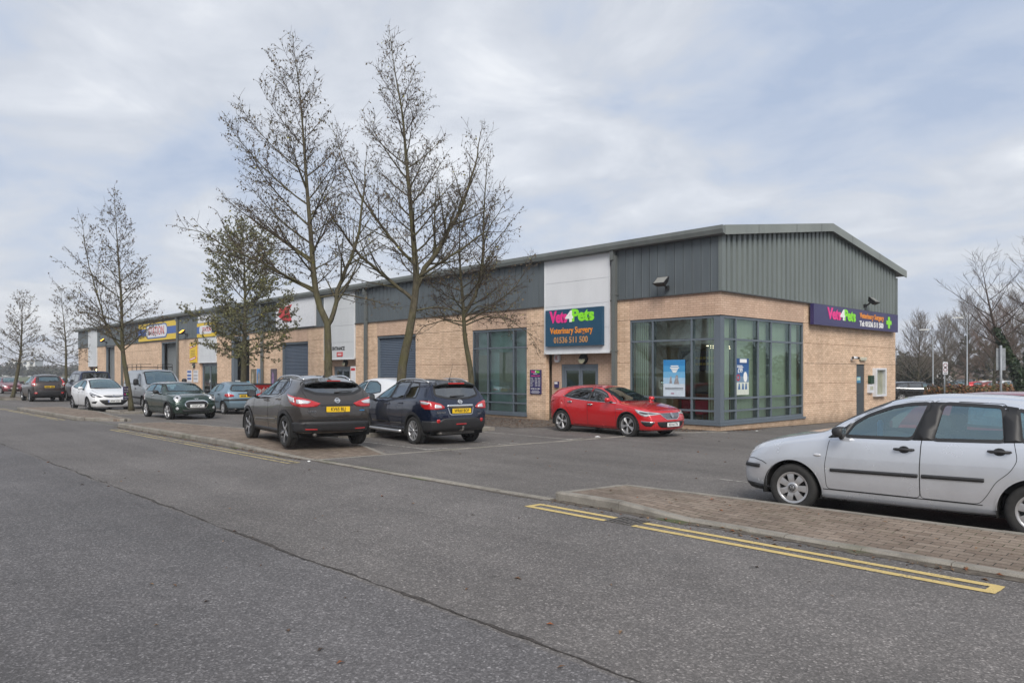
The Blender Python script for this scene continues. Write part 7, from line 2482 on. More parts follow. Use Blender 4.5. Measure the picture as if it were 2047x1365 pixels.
mb = MB(); mb.prism(pill(2.5, .62), .006, FR(0, -.147, 0)); mb.build('lozenge', m_wboard, t)
letters(t, FR(0, -.153, 0), .2, 0, 'STATION', .44, m_redb, .002, .004, bold=.006, sx=.9)
t = thing('unit_sign', 'white board above the yellow and blue shop sign', 'sign', (-42.1, 0, 5.75))
mb = MB(); mb.bx(-1.6, 1.6, -.12, -.05, -.26, .26); mb.build('board', m_wboard, t)
mb = MB(); ring2d(mb, .16, .10, FR(.9, -.12, 0)); mb.build('ring_mark', m_pblk, t)
t = thing('wall_board', 'tall yellow board with red and white slanted bands on the brick', 'sign', (-44.85, 0, 3.32))
mb = MB(); mb.bx(-.66, .66, -.07, 0, -.74, .74); mb.build('board', m_yel, t)
for z in (.42, -.50):
    mb = MB(); mb.prism([(-.62, z - .12), (.62, z + .06), (.62, z + .24), (-.62, z + .06)], .004, FR(0, -.07, 0)); b = mb.build('red_band', m_redb, t)
    mb = MB(); mb.prism([(-.52, z - .05), (.52, z + .10), (.52, z + .17), (-.52, z + .02)], .004, FR(0, -.074, 0)); mb.build('white_stripe', m_white_l, b)
mb = MB()
for i in range(4): mb.bx(-.42, .42, -.074, -.07, .12 - i * .12, .17 - i * .12)
mb.build('lettering', M_('dark_ochre', col=(.32, .20, .01), rough=.5), t)
t = thing('unit_sign', 'large white cladding sign with a red emblem behind the trees', 'sign', (-28.35, 0, 5.42))
mb = MB(); mb.bx(-2.45, 2.45, -.14, -.05, -.92, .80); mb.build('board', m_wboard, t)
mb = MB(); mb.prism(rounded([(-2.2, -.10), (-1.2, -.55), (-.35, -.50), (-.7, .1), (-.3, .5), (-1.4, .35), (-1.9, .42)], .08), .01, FR(0, -.14, 0)); b = mb.build('red_emblem', m_redb, t)
# entrance lettering on the stained panel
t = thing('panel_lettering', 'black lettering reading entrance on the stained white panel', 'lettering', (-23.4, -.072, 3.14))
letters(t, FR(0, 0, 0), 0, 0, 'ENTRANCE', .27, m_pblk, .004, .01, bold=.008, sx=.95)
t = thing('small_sign', 'small red and white sign under the entrance lettering', 'sign', (-23.25, -.07, 2.83))
mb = MB(); mb.bx(-.30, .30, -.02, 0, -.12, .12); mb.build('plate', m_redb, t)
mb = MB()
for z in (.035, -.035): mb.bx(-.2, .2, -.024, -.02, z - .015, z + .015)
mb.build('white_bars', m_white_l, t)
t = thing('notice', 'white notice with a red heading right of the far entrance', 'notice', (-21.98, 0.0, 1.72))
mb = MB(); mb.bx(-.24, .24, -.02, 0, -.45, .45); mb.build('sheet', m_wboard, t)
mb = MB(); mb.bx(-.2, .2, -.024, -.02, .22, .36); mb.build('heading', m_redb, t)
for x, w, cols, lab in ((-34.3, .38, ((.16, .13, .08), (.38, .33, .24)), 'tan poster of stone samples beside the open loading bay'),
                   (-33.35, .44, ((.09, .25, .52), (.30, .26, .22)), 'blue poster of a house front beside the downpipe'),
                   (-31.35, .42, ((.10, .08, .10), (.26, .16, .30)), 'dark purple poster between the downpipe and the shutter')):
    t = thing('wall_poster', lab, 'poster', (x, 0, 1.45))
    mb = MB(); mb.bx(-w, w, -.03, 0, -.62, .62); mb.build('sheet', M_('poster_%d' % int(-x * 10), col=cols[0], rough=.5, vary=.5, vscale=3), t)
    mb = MB(); mb.prism([(-w * .6, -.6), (w * .1, -.6), (w * .1, .25), (-w * .25, .45), (-w * .6, .25)], .004, FR(0, -.03, 0)); mb.build('picture', M_('poster_pic_%d' % int(-x * 10), col=cols[1], rough=.5, vary=.5, vscale=4), t)
for x, lab in ((-45.7, 'blue and white notice nearest the yellow shop board'), (-44.4, 'white notice between the blue notice and the shop door')):
    t = thing('wall_notice', lab, 'notice', (x, 0, 1.55))
    mb = MB(); mb.bx(-.45, .45, -.03, 0, -.45, .45); mb.build('sheet', m_wboard, t)
    mb = MB()
    for z in (.33, .05, -.2): mb.bx(-.40, .40, -.034, -.03, z - .08, z + .08)
    mb.build('bands', m_blue if x < -45 else M_('grey_print', col=(.4, .4, .42), rough=.5), t)
# stock outside the open bay
def gas(x, y, col, lab, h=1.25):
    t = thing('display_panel', lab, 'display', (x, y, gz(x, y)))
    mb = MB(); mb.prism(rounded([(-.3, 0), (.3, 0), (.3, h), (-.3, h)], .05), .08, face_m((0, 0, 0), (1, 0, 0), (0, 0, 1))); mb.build('panel', M_('display_' + lab.split()[0], col=col, rough=.5), t)
    mb = MB(); mb.bx(-.3, .3, -.12, .25, 0, .05); mb.build('foot', m_black, t)
gas(-33.9, -.9, (.03, .22, .13), 'green stock panel standing outside the loading bay')
gas(-33.1, -.9, (.10, .34, .50), 'turquoise stock panel standing outside the loading bay', 1.35)
gas(-34.6, -.9, (.55, .55, .53), 'white stock panel standing outside the loading bay', 1.4)
# red banner on a low trailer
t = thing('trailer', 'low dark grey trailer with a red banner in front of the far shop door', 'trailer', (-27.5, -3.4, gz(-27.5, -3.4)))
mb = MB(); mb.bx(-2.2, 2.2, -.9, .9, .45, .60); mb.bx(-2.2, 2.2, -.93, -.88, .6, 1.25); mb.bx(-2.2, 2.2, .88, .93, .6, 1.25); mb.bx(2.15, 2.2, -.88, .88, .6, 1.25); mb.build('body', M_('trailer_grey', col=(.05, .055, .06), rough=.6), t)
for sg in (1, -1):
    mb = MB(); mb.lathe([(.14, -.1), (.28, -.09), (.31, -.02), (.31, .06), (.28, .1), (.14, .1)], 24, 0, 'y', (0, sg * 1.02, .31)); mb.lathe([(0, .105 * sg), (.14, .1 * sg)], 18, 0, 'y', (0, sg * 1.02, .31)); mb.build('wheel', m_tyre, t)
mb = MB(); mb.bx(.2, 2.15, -.945, -.93, .68, 1.2); mb.bx(2.2, 2.215, -.8, .6, .66, 1.2); b = mb.build('banner', m_redb, t)
letters(b, face_m((2.215, -.05, .93), (0, 1, 0), (0, 0, 1)), 0, 0, 'Cladding', .36, m_white_l, .004, .004, bold=.004)
# ------------------------------------------------------------ trees
def bark_mat(name, base, moss):
    m = bpy.data.materials.new(name)
    nb = NB(m)
    p = nb.pos()
    n = nb.noise(nb.map(p, (1, 1, .35)), 15, 6, 0.7, 0.5)
    big = nb.noise(p, 1.6, 3)
    c = nb.mix(1.0, base, nb.ramp(n, [(0.3, 0.35), (0.5, 0.95), (0.72, 1.6)]), 'MULTIPLY')
    c = nb.mix(nb.ramp(big, [(0.42, 0.0), (0.62, 0.7)]), c, moss)
    nb.set(col=c, rough=.9, spec=.2)
    nb.bump(n, .6, .012)
    return m
m_bark = bark_mat('mossy_bark', (.092, .080, .056), (.088, .083, .036))
m_twig = M_('twig_brown', col=(.062, .044, .036), rough=.85, vary=.2)
m_bark2 = bark_mat('grey_bark', (.10, .082, .070), (.07, .075, .035))
m_lf = [M_('leaf_dull_brown', col=(.088, .068, .042), rough=.7, vary=.3), M_('leaf_olive', col=(.10, .092, .045), rough=.7, vary=.3),
        M_('leaf_bronze', col=(.115, .078, .040), rough=.7, vary=.3), M_('leaf_yellow_green', col=(.26, .24, .045), rough=.6, vary=.2)]
m_lfg = [M_('leaf_green', col=(.145, .145, .06), rough=.6, vary=.3), M_('leaf_olive', ), M_('leaf_dark_green', col=(.095, .10, .042), rough=.6, vary=.3), M_('leaf_yellow_green', )]
CR = Vector((.685, .729, 0))         # the street front runs this way across the view
CF = Vector((-.729, .685, 0))

class Wood:
    def __init__(s, seed):
        s.r = random.Random(seed)
        s.big = MB(); s.tw = MB(); s.lv = MB()
    def twig(s, a, b, ra, rb):
        d = (b - a)
        u = d.cross(Vector((.3, .5, .8)))
        if u.length < 1e-6: u = Vector((1, 0, 0))
        u.normalize(); v = d.cross(u).normalized()
        vs = []
        for p, r in ((a, ra), (b, rb)):
            for c, sn in ((1, 0), (-.5, .866), (-.5, -.866)):
                vs.append(p + u * (r * c) + v * (r * sn))
        s.tw.add(vs, [(0, 1, 4, 3), (1, 2, 5, 4), (2, 0, 3, 5)], 0, True)
    def leaf(s, p, size, weights, droop=.7):
        r = s.r
        a = r.uniform(0, 2 * math.pi)
        d = Vector((math.cos(a), math.sin(a), -droop - r.random())).normalized()
        w = d.cross(Vector((r.uniform(-1, 1), r.uniform(-1, 1), r.uniform(-.3, .6)))).normalized() * size * r.uniform(.25, .38)
        L = d * size * r.uniform(.75, 1.2)
        n = d.cross(w).normalized() * size * .12
        s.lv.add([p, p + L * .45 + w + n, p + L, p + L * .45 - w + n], [(0, 1, 2, 3)], r.choices((0, 1, 2, 3), weights)[0])
    def path(s, p, d, L, n, curl, wob):
        """points of a limb starting at p along d, bending towards the sky by curl"""
        r = s.r
        pts = [p.copy()]
        d = d.normalized()
        for i in range(n):
            d = (d + Vector((r.uniform(-wob, wob), r.uniform(-wob, wob), curl / n + r.uniform(-wob, wob) * .6))).normalized()
            pts.append(pts[-1] + d * (L / n))
        return pts
    def limb(s, pts, r0, P, level=1):
        r = s.r
        L = sum((b - a).length for a, b in zip(pts[:-1], pts[1:]))
        n = len(pts) - 1
        rad = [max(P['tr'] * .9, r0 * (1 - i / n) ** .8) for i in range(n + 1)]
        if r0 > .02:
            s.big.tube(pts, rad, 6 if r0 > .05 else 5, cap=False)
        else:
            for i in range(n): s.twig(pts[i], pts[i + 1], rad[i], rad[i + 1])
        if level > P.get('levels', 3): return
        gap = P['gap'][level - 1]
        k = max(1, int(L * (1 - P['bare'][level - 1]) / gap))
        side = r.choice((1, -1))
        for j in range(k):
            f = P['bare'][level - 1] + (1 - P['bare'][level - 1]) * (j + r.random()) / k
            i = min(n - 1, int(f * n)); t = f * n - i
            q = pts[i].lerp(pts[i + 1], t)
            d = (pts[i + 1] - pts[i]).normalized()
            ax = d.cross(Vector((0, 0, 1)))
            if ax.length < .1: ax = Vector((1, 0, 0))
            ax.normalize(); ax2 = d.cross(ax)
            side = -side
            ph = r.gauss(0, .75)
            lat = ax * (side * math.cos(ph)) + ax2 * math.sin(ph)
            ang = R(r.uniform(*P['ang']))
            nd = d * math.cos(ang) + lat * math.sin(ang)
            if level == 1:
                l2 = (P['sub'] * L * (1 - f) ** .8 + .22) * r.uniform(.6, 1.15)
                s.limb(s.path(q, nd, l2, 4, P['curl2'], .10), max(P['tr'] * 1.2, rad[i] * .5), P, 2)
            elif level == 2:
                l3 = r.uniform(*P['twig'])
                e = s.path(q, nd, l3, 2, P['curl3'], .16)
                q_ = P['tr']; s.twig(e[0], e[1], q_, q_ * .8); s.twig(e[1], e[2], q_ * .8, q_ * .45)
                s.leaves(e, P)
        e = pts[-3:]
        s.leaves(e, P)
    def leaves(s, e, P):
        r = s.r
        n = P['leaf']
        k = int(n) + (1 if r.random() < n - int(n) else 0)
        for _ in range(k):
            t = r.random() ** .5
            i = min(len(e) - 2, int(t * (len(e) - 1)))
            q = e[i].lerp(e[i + 1], t * (len(e) - 1) - i)
            s.leaf(q + Vector((r.gauss(0, .012), r.gauss(0, .012), -abs(r.gauss(0, .015)))), P['lsize'] * r.uniform(.7, 1.25), P['lw'])

BASE = dict(gap=(.125, .085), bare=(.14, .12), ang=(28, 56), sub=.46, twig=(.12, .36), curl2=.30, curl3=.05, leaf=1.35, lsize=.066, tr=.005, lw=(5, 3, 2, .12))

def tree(name, label, x, y, trunk, r0, n1, reach, P=None, seed=1, group=None, bias=None, z1=None, el=(28, 62), limbs=(), mats=None, lmats=None, tmat=None):
    """trunk: list of (height, sideways, away) ; reach(u): limb length at crown fraction u"""
    P = dict(BASE, **(P or {}))
    o = thing(name, label, 'tree', (x, y, gz(x, y)), 0, group)
    w = Wood(seed)
    pts = [CR * b + CF * c + Vector((0, 0, a)) for a, b, c in trunk]
    H = trunk[-1][0]
    # smooth the trunk
    A = np.array([t[0] for t in trunk]); hs = np.linspace(A[0], H, 26)
    sx = mono([(t[0], t[1]) for t in trunk], hs); sy = mono([(t[0], t[2]) for t in trunk], hs)
    tp = [CR * float(b) + CF * float(c) + Vector((0, 0, float(a))) for a, b, c in zip(hs, sx, sy)]
    rad = [max(.006, r0 * (1.25 if h < .25 else 1) * ((1 - h / H) ** 1.15 * .985 + .012)) for h in hs]
    w.big.tube(tp, rad, 10)
    def at(h):
        i = min(len(hs) - 2, max(0, int(np.searchsorted(hs, h) - 1)))
        t = (h - hs[i]) / (hs[i + 1] - hs[i])
        return tp[i].lerp(tp[i + 1], t), rad[i] + (rad[i + 1] - rad[i]) * t
    r = w.r
    z1 = z1 or H * .3
    az = r.uniform(0, 6.28)
    for i in range(n1):
        u = ((i + r.random()) / n1) ** 1.12
        h = z1 + (H * .985 - z1) * u
        q, rr = at(h)
        az += 2.399 + r.uniform(-.35, .35)
        d2 = CR * math.cos(az) + CF * math.sin(az)
        L = reach(u) * r.uniform(.7, 1.12)
        if bias:
            L *= 1 + bias[1] * d2.dot(CR * bias[0])
        e = R(el[0] + (el[1] - el[0]) * u + r.uniform(-9, 9))
        d = d2 * math.cos(e) + Vector((0, 0, math.sin(e)))
        n = max(4, int(L / .35))
        w.limb(w.path(q, d, L, n, P.get('curl1', .45), .07), min(rr * .5, .009 + L * .0095), P, 1)
    for ln in limbs:                            # limbs that can be told apart in the photograph: (height, sideways, away) points and thickness
        lp = [CR * b + CF * c + Vector((0, 0, a)) for a, b, c in ln[0]]
        fine = []
        for a, b in zip(lp[:-1], lp[1:]):
            k = max(2, int((b - a).length / .3))
            fine += [a.lerp(b, j / k) + Vector((r.gauss(0, .015), r.gauss(0, .015), r.gauss(0, .015))) * (1 if j else 0) for j in range(k)]
        fine.append(lp[-1])
        w.limb(fine, ln[1], dict(P, gap=(P['gap'][0] * 1.45, P['gap'][1] * 1.15)), 1)
    w.big.build('trunk', mats or m_bark, o)
    w.tw.build('twigs', tmat or m_twig, o)
    if w.lv.v:
        w.lv.build('foliage', lmats or m_lf, o)
    return o, w

GT = 'thin trees planted along the car park'
tree('street_tree', 'tall thin tree leaning left behind the brown car, left one of the two tallest', -5.55, -10.75,
     [(0, .06, 0), (1.6, .05, 0), (3.1, .02, 0), (3.6, -.22, 0), (4.4, -.36, .05), (5.5, -.44, .05), (6.6, -.52, 0), (8.0, -.62, 0), (9.4, -.73, 0), (10.3, -.86, 0), (10.95, -.92, 0)], .135, 36,
     lambda u: 3.2 * (1 - u) ** .85 * (.6 + .4 * min(1, u * 4)) + .14, dict(leaf=1.25), 21, GT, (-1, .28), 3.9, (22, 60),
     [([(3.0, .03, 0), (3.35, .18, .05), (3.95, .26, .1), (4.8, .62, .15), (5.6, .85, .2), (6.7, .98, .2), (7.9, 1.05, .2)], .07),
      ([(3.9, -.3, 0), (4.35, -1.1, -.2), (4.9, -2.2, -.3), (5.45, -3.2, -.4), (5.62, -3.95, -.5)], .05),
      ([(3.75, -.26, 0), (3.85, .5, .1), (3.7, 1.2, .2), (3.5, 1.9, .3)], .03),
      ([(4.7, -.4, 0), (5.3, -1.2, .2), (6.0, -2.2, .3), (6.6, -3.0, .4)], .045)])
tree('street_tree', 'tallest tree, its forked trunk standing behind the dark blue car', -5.75, -7.95,
     [(0, -.2, 0), (1.6, -.18, 0), (3.3, .12, 0), (4.6, .27, 0), (5.5, .2, 0), (6.7, .1, 0), (8.1, -.03, 0), (9.5, -.15, 0), (10.5, -.33, 0), (12.15, -.56, 0)], .17, 38,
     lambda u: 3.1 * (1 - u) ** .85 * (.6 + .4 * min(1, u * 4)) + .14, dict(leaf=1.25), 33, GT, (1, .05), 4.4, (22, 62),
     [([(4.3, .27, 0), (4.9, .5, .1), (5.5, .95, .1), (6.6, 1.55, .15), (7.9, 2.0, .1), (9.2, 2.25, .1)], .085),
      ([(3.9, .2, 0), (4.5, -.5, -.1), (5.2, -1.35, -.2), (6.2, -2.1, -.3), (7.4, -2.7, -.3)], .06),
      ([(5.0, .2, 0), (5.9, -.6, .2), (7.0, -1.4, .2), (8.3, -2.0, .3), (9.3, -2.35, .3)], .05),
      ([(4.6, .3, 0), (5.2, 1.3, -.3), (5.9, 2.4, -.5), (6.9, 3.1, -.6)], .05),
      ([(3.6, .16, 0), (3.75, .9, .2), (3.6, 1.7, .3), (3.2, 2.3, .4)], .03)])
tree('street_tree', 'smaller drooping tree left of the tall shop window, rightmost of the row', -5.85, -5.45,
     [(0, .12, 0), (1.7, .05, 0), (3.0, -.15, 0), (4.2, -.22, 0), (5.2, -.3, 0), (6.4, -.32, 0), (7.6, -.33, 0)], .125, 30,
     lambda u: 2.1 * (1 - u) ** .7 + .3, dict(leaf=1.3, lw=(5, 3, 3, .3)), 45, GT, (1, .12), 3.4, (6, 60),
     [([(3.6, -.2, 0), (4.3, .2, 0), (5.2, .42, .05), (6.3, .45, .05), (7.6, .5, .05), (8.9, .62, .05)], .06),
      ([(3.4, -.2, 0), (3.9, .7, .1), (4.6, 1.5, .2), (5.6, 2.2, .2)], .035),
      ([(3.3, -.18, 0), (3.6, .5, .1), (3.6, 1.2, .2), (3.1, 1.9, .2), (2.5, 2.3, .2)], .028),
      ([(3.3, -.18, 0), (3.5, -.8, .1), (3.3, -1.5, .2), (2.7, -2.0, .2)], .028),
      ([(3.5, -.2, 0), (3.9, .3, -.5), (3.7, .9, -1.0), (3.0, 1.4, -1.3)], .026)])
tree('leafy_tree', 'leafiest, greener tree behind the pale blue hatchback', -22.7, -5.7,
     [(0, 0, 0), (2.5, .05, 0), (5, .1, 0), (9.2, .0, 0)], .17, 46,
     lambda u: 2.9 * math.sin(math.pi * min(1, .22 + .80 * u)) ** .8 + .2, dict(leaf=6.2, lsize=.09, lw=(3, 4, 3, .6), gap=(.14, .11)), 52, GT, None, 2.5, (0, 62), lmats=m_lfg)
tree('street_tree', 'thin tree with a purple sign on its trunk beside the white hatchback', -22.2, -10.95,
     [(0, .1, 0), (1.0, -.02, 0), (2.4, -.25, 0), (3.2, -.32, 0), (4.6, -.34, 0), (6.4, -.46, 0), (8.2, -.58, 0), (9.7, -.68, 0)], .115, 36,
     lambda u: 2.1 * (1 - u) ** .7 + .16, dict(leaf=1.7, lsize=.075), 61, GT, (-1, .12), 2.8, (15, 62),
     [([(2.6, -.27, 0), (3.3, -.8, .1), (4.2, -1.2, .1), (5.6, -1.6, .1), (7.3, -2.0, .1), (8.6, -2.15, .1)], .045),
      ([(2.7, -.27, 0), (3.2, .3, 0), (3.7, .9, 0), (4.2, 1.4, 0)], .03), ([(2.7, -.27, 0), (3.6, -1.0, 0), (4.1, -1.8, 0), (4.6, -2.3, 0)], .03)])
tree('street_tree', 'small far tree behind the dark blue van', -48.0, -7.8,
     [(0, 0, 0), (3, 0, 0), (7.9, -.4, 0)], .12, 30, lambda u: 1.75 * (1 - u) ** .6 + .3, dict(leaf=2.4, lsize=.085, gap=(.16, .12)), 71, GT, None, 2.2, (5, 60))
tree('street_tree', 'leftmost leaning tree on its own kerbed island beside the black crossover', -47.9, -11.05,
     [(0, 0, 0), (1.5, .3, 0), (3.5, .6, 0), (7.2, .7, 0)], .14, 30, lambda u: 1.9 * (1 - u) ** .55 + .3, dict(leaf=1.8, lsize=.09, gap=(.15, .11)), 83, GT, None, 2.3, (8, 58))
tree('street_tree', 'bare tree cut by the left edge of the picture', -49.0, -14.2,
     [(0, -.4, 0), (3, 0, 0), (6.3, .1, 0)], .12, 22, lambda u: 2.0 * (1 - u) ** .5 + .3, dict(leaf=.3, lsize=.07), 95, GT, None, 1.6, (5, 45))

# purple parking sign fixed to a trunk
t = thing('parking_sign', 'small purple sign with white lettering fixed to the trunk by the white hatchback', 'sign', (-22.02, -11.14, gz(-22.2, -11) + .88), -.75 + math.pi / 4 * 2)
mb = MB(); mb.bx(-.012, .012, -.22, .22, -.27, .27); mb.build('board', m_purple, t)
M = face_m((.012, 0, 0), (0, 1, 0), (0, 0, 1))
letters(t, M, 0, .17, 'This Parking', .075, m_white_l, .002, .002, bold=.001, sx=.9)
letters(t, M, 0, .07, 'Space is for', .075, m_white_l, .002, .002, bold=.001, sx=.9)
letters(t, M, -.10, -.05, 'Vets', .11, m_pink, .002, .002, bold=.003, sx=.9); letters(t, M, .0, -.05, '4', .10, m_white_l, .002, .002); letters(t, M, .10, -.05, 'Pets', .11, m_lime, .002, .002, bold=.003, sx=.9)
letters(t, M, 0, -.18, 'Clients Only', .075, m_white_l, .002, .002, bold=.001, sx=.9)
# ------------------------------------------------------------ beyond the terrace
GB = 'bare trees in front of the bungalow'
m_twig_pale = M_('twig_grey_brown', col=(.150, .125, .105), rough=.85, vary=.2)
m_twig_red = M_('twig_red_brown', col=(.155, .105, .085), rough=.85, vary=.2)
TB = dict(leaf=0, tr=.011, gap=(.18, .15), ang=(20, 46), sub=.5, twig=(.3, .8), curl2=.5, curl3=.3, bare=(.14, .1))
def bare(label, x, y, H, r0, n1, reach, seed, lean=0, P=None, z1=None, el=(35, 75), mats=None, name='bare_tree', group=GB, tmat=None):
    return tree(name, label, x, y, [(0, 0, 0), (H * .3, lean * .3, 0), (H * .6, lean * .7, 0), (H, lean, 0)], r0, n1, reach, dict(TB, **(P or {})), seed, group, None, z1, el, mats=mats or m_bark2, tmat=tmat or m_twig_pale)
bare('low bushy bare tree nearest the end of the terrace', -10.8, 50.7, 6.6, .16, 34, lambda u: 3.3 * (1 - u) ** .45 + .4, 101, .2, z1=1.2, el=(30, 78))
bare('bare bushy tree behind the first lamp post', -10.4, 57.0, 6.9, .17, 34, lambda u: 3.1 * (1 - u) ** .45 + .4, 102, -.2, z1=1.3, el=(28, 76))
bare('tall bare tree behind the second lamp post', -10.9, 65.2, 9.6, .24, 40, lambda u: 4.2 * (1 - u) ** .6 + .5, 103, .2, z1=2.0, el=(25, 70))
bare('reddish bare tree right of the tall one', -5.6, 53.3, 7.4, .18, 34, lambda u: 3.4 * (1 - u) ** .5 + .5, 104, .3, z1=1.6, el=(28, 72), tmat=m_twig_red)
bare('bare tree farther right behind the grey sign back', -5.9, 61.8, 9.2, .2, 36, lambda u: 3.8 * (1 - u) ** .5 + .5, 105, -.3, z1=1.8, el=(30, 72))
bare('bare tree at the right edge behind the ivy', -2.3, 53.9, 8.4, .2, 34, lambda u: 3.8 * (1 - u) ** .5 + .5, 106, 0, z1=1.8, el=(30, 72))
# ivy-clad pair near the right edge
m_ivy = [M_('ivy_green', col=(.022, .042, .016), rough=.5, vary=.3), M_('ivy_dark', col=(.012, .024, .010), rough=.5, vary=.3), M_('ivy_mid', col=(.036, .056, .018), rough=.5, vary=.3)]
def ivy(o, w, pts, rad, n, seed, size=.10):
    r = random.Random(seed)
    mb = MB()
    L = [0]
    for a, b in zip(pts[:-1], pts[1:]): L.append(L[-1] + (b - a).length)
    for _ in range(n):
        s = r.random() ** 1.15 * L[-1]
        i = max(k for k in range(len(L) - 1) if L[k] <= s)
        q = pts[i].lerp(pts[i + 1], (s - L[i]) / max(1e-6, L[i + 1] - L[i]))
        a = r.uniform(0, 6.28); rr = rad * (1.1 - .7 * s / L[-1]) * r.uniform(.5, 1.25)
        c = q + Vector((math.cos(a) * rr, math.sin(a) * rr, r.gauss(0, .08)))
        d = Vector((math.cos(a) + r.gauss(0, .5), math.sin(a) + r.gauss(0, .5), r.gauss(-.3, .5))).normalized()
        u = d.cross(Vector((0, 0, 1))).normalized(); v = d.cross(u)
        k = size * r.uniform(.6, 1.3)
        mb.add([c - u * k, c + v * k * .8 + d * k * .2, c + u * k, c - v * k * .9], [(0, 1, 2, 3)], r.choice((0, 0, 1, 2)))
    mb.build('ivy', m_ivy, o)
PI2 = dict(leaf=0, tr=.007, gap=(.24, .20), ang=(24, 52), sub=.42, twig=(.25, .6), curl2=.4, curl3=.2)
o, w = tree('ivy_tree', 'leaning bare tree with ivy up its trunk near the right edge', 2.62, 24.1, [(0, .45, 0), (1.0, .3, 0), (2.1, 0, 0), (3.2, -.62, 0), (4.2, -1.1, 0), (5.5, -1.45, 0), (7.9, -1.9, 0)], .17, 22, lambda u: 3.3 * (1 - u) ** .6 + .4, PI2, 111, None, None, 3.4, (18, 60), mats=m_twig)
ivy(o, w, [CR * b + Vector((0, 0, a)) for a, b in ((0, .45), (1.0, .3), (2.1, 0), (3.2, -.62), (4.3, -1.15))], .34, 1800, 5)
o, w = tree('ivy_tree', 'upright bare tree with dense ivy cut by the right edge', 2.95, 25.1, [(0, 0, 0), (1.5, .05, 0), (3.5, .1, 0), (6, .05, 0), (8.7, -.1, 0)], .17, 24, lambda u: 2.7 * (1 - u) ** .6 + .4, PI2, 112, None, None, 3.6, (20, 62), mats=m_twig)
ivy(o, w, [CR * b + Vector((0, 0, a)) for a, b in ((0, 0), (1.5, .05), (3.5, .1), (5.0, .08))], .42, 1700, 6)

# trees across the road and beyond the car park, seen only as reflections in the shop windows
src = [o for o in COL.objects if o.name.startswith('bare_tree') and o.parent is None]
for i, (x, y) in enumerate(((21, 24), (27, 33), (36, 28), (44, 40), (-8, -37), (-17, -39), (-27, -36), (2, -40))):
    o = copy_tree(src[i % len(src)])
    o.location = (x, y, gz(x, y)); o.rotation_euler = (0, 0, i * 1.3)
    tag(o, 'bare tree outside the picture, reflected in the shop glass', 'tree', 'bare trees outside the picture')

# hedges and shrubs
def shrub(name, label, x, y, w_, d_, h_, n, cols, seed, size=.09, cat='shrub', group=None, rz=0.0, kind=None, twigs=30):
    o = thing(name, label, cat, (x, y, gz(x, y)), rz, group)
    r = random.Random(seed)
    mb = MB(); tw = MB()
    lob = [(r.uniform(-.42, .42) * w_, r.uniform(-.35, .35) * d_, r.uniform(.35, .62) * h_, r.uniform(.28, .45)) for _ in range(max(5, int(w_ * 2)))]
    for _ in range(n):
        a, b, c, k = r.choice(lob)
        v = Vector((r.gauss(0, 1), r.gauss(0, 1), r.gauss(0, 1))).normalized() * r.uniform(.6, 1.0)
        p = Vector((a + v.x * k * min(w_, 2.2) * .8, b + v.y * k * d_ * .9, max(.04, c + v.z * k * h_)))
        d = (v + Vector((r.gauss(0, .6), r.gauss(0, .6), r.gauss(0, .6)))).normalized()
        u = d.cross(Vector((.2, .1, 1))).normalized(); q = d.cross(u)
        s = size * r.uniform(.6, 1.3)
        mb.add([p - u * s, p + q * s * .8, p + u * s, p - q * s * .9], [(0, 1, 2, 3)], r.randrange(len(cols)))
    for _ in range(twigs):
        p = Vector((r.uniform(-.4, .4) * w_, r.uniform(-.3, .3) * d_, 0)); e = p + Vector((r.gauss(0, .25), r.gauss(0, .2), h_ * r.uniform(.7, 1.15)))
        tw.tube([p, e], [.012, .004], 3, cap=False)
    mb.build('foliage', cols, o); tw.build('stems', m_twig, o)
    return o
c_beech = [M_('beech_copper', col=(.20, .085, .030), rough=.7, vary=.3), M_('beech_brown', col=(.13, .065, .028), rough=.7, vary=.3), M_('beech_olive', col=(.10, .095, .03), rough=.7, vary=.3)]
c_green = [M_('shrub_green', col=(.060, .080, .024), rough=.6, vary=.3), M_('shrub_dark', col=(.028, .042, .016), rough=.6, vary=.3), M_('shrub_olive', col=(.085, .095, .030), rough=.6, vary=.3)]
c_dark = [M_('yew_dark', col=(.034, .038, .024), rough=.7, vary=.3), M_('yew_mid', col=(.058, .062, .034), rough=.7, vary=.3), M_('yew_brown', col=(.075, .062, .045), rough=.7, vary=.3)]
for i, (x, y) in enumerate(((-2.4, 31.9), (-1.4, 33.2), (-0.2, 34.5), (1.0, 35.8))):
    shrub('beech_shrub', ('copper leaved beech shrub in the hedge by the black estate car', 'copper beech shrub second from the black estate car', 'copper beech shrub third from the black estate car', 'copper beech shrub at the right edge of the hedge')[i], x, y, 3.2, 1.4, 1.45, 1500, c_beech, 130 + i, .08, group='copper beech hedge', rz=.7)
for i, (x, y) in enumerate(((-17.7, 66.8), (-16.3, 68.2), (-15.7, 71.8), (-28.5, 122.4), (-26.5, 127.5), (-23.8, 130.4), (-20.6, 130.9))):
    shrub('evergreen_bush', 'dark evergreen bush number %s from the terrace end, behind the bare trees' % ('first', 'second', 'third', 'fourth', 'fifth', 'sixth', 'last')[i] if False else ('dark evergreen bush closest to the end of the terrace', 'dark evergreen bush behind the first lamp post', 'dark evergreen bush between the two lamp posts', 'dark evergreen bush behind the second lamp post', 'dark evergreen bush behind the parked red car', 'dark evergreen bush behind the grey sign back', 'dark evergreen bush behind the ivy trunks')[i], x, y, 3.6, 3.0, (4.4, 4.7, 4.9, 4.2, 4.6, 4.4, 4.8)[i], 6500, c_dark, 140 + i, .085, group='evergreen bushes behind the trees', rz=.7, cat='bush')
m_tile = M_('brown_roof_tile', col=(.105, .072, .055), rough=.85, vary=.25, vscale=3)
m_tile2 = M_('grey_brown_roof', col=(.085, .072, .066), rough=.85, vary=.25, vscale=3)
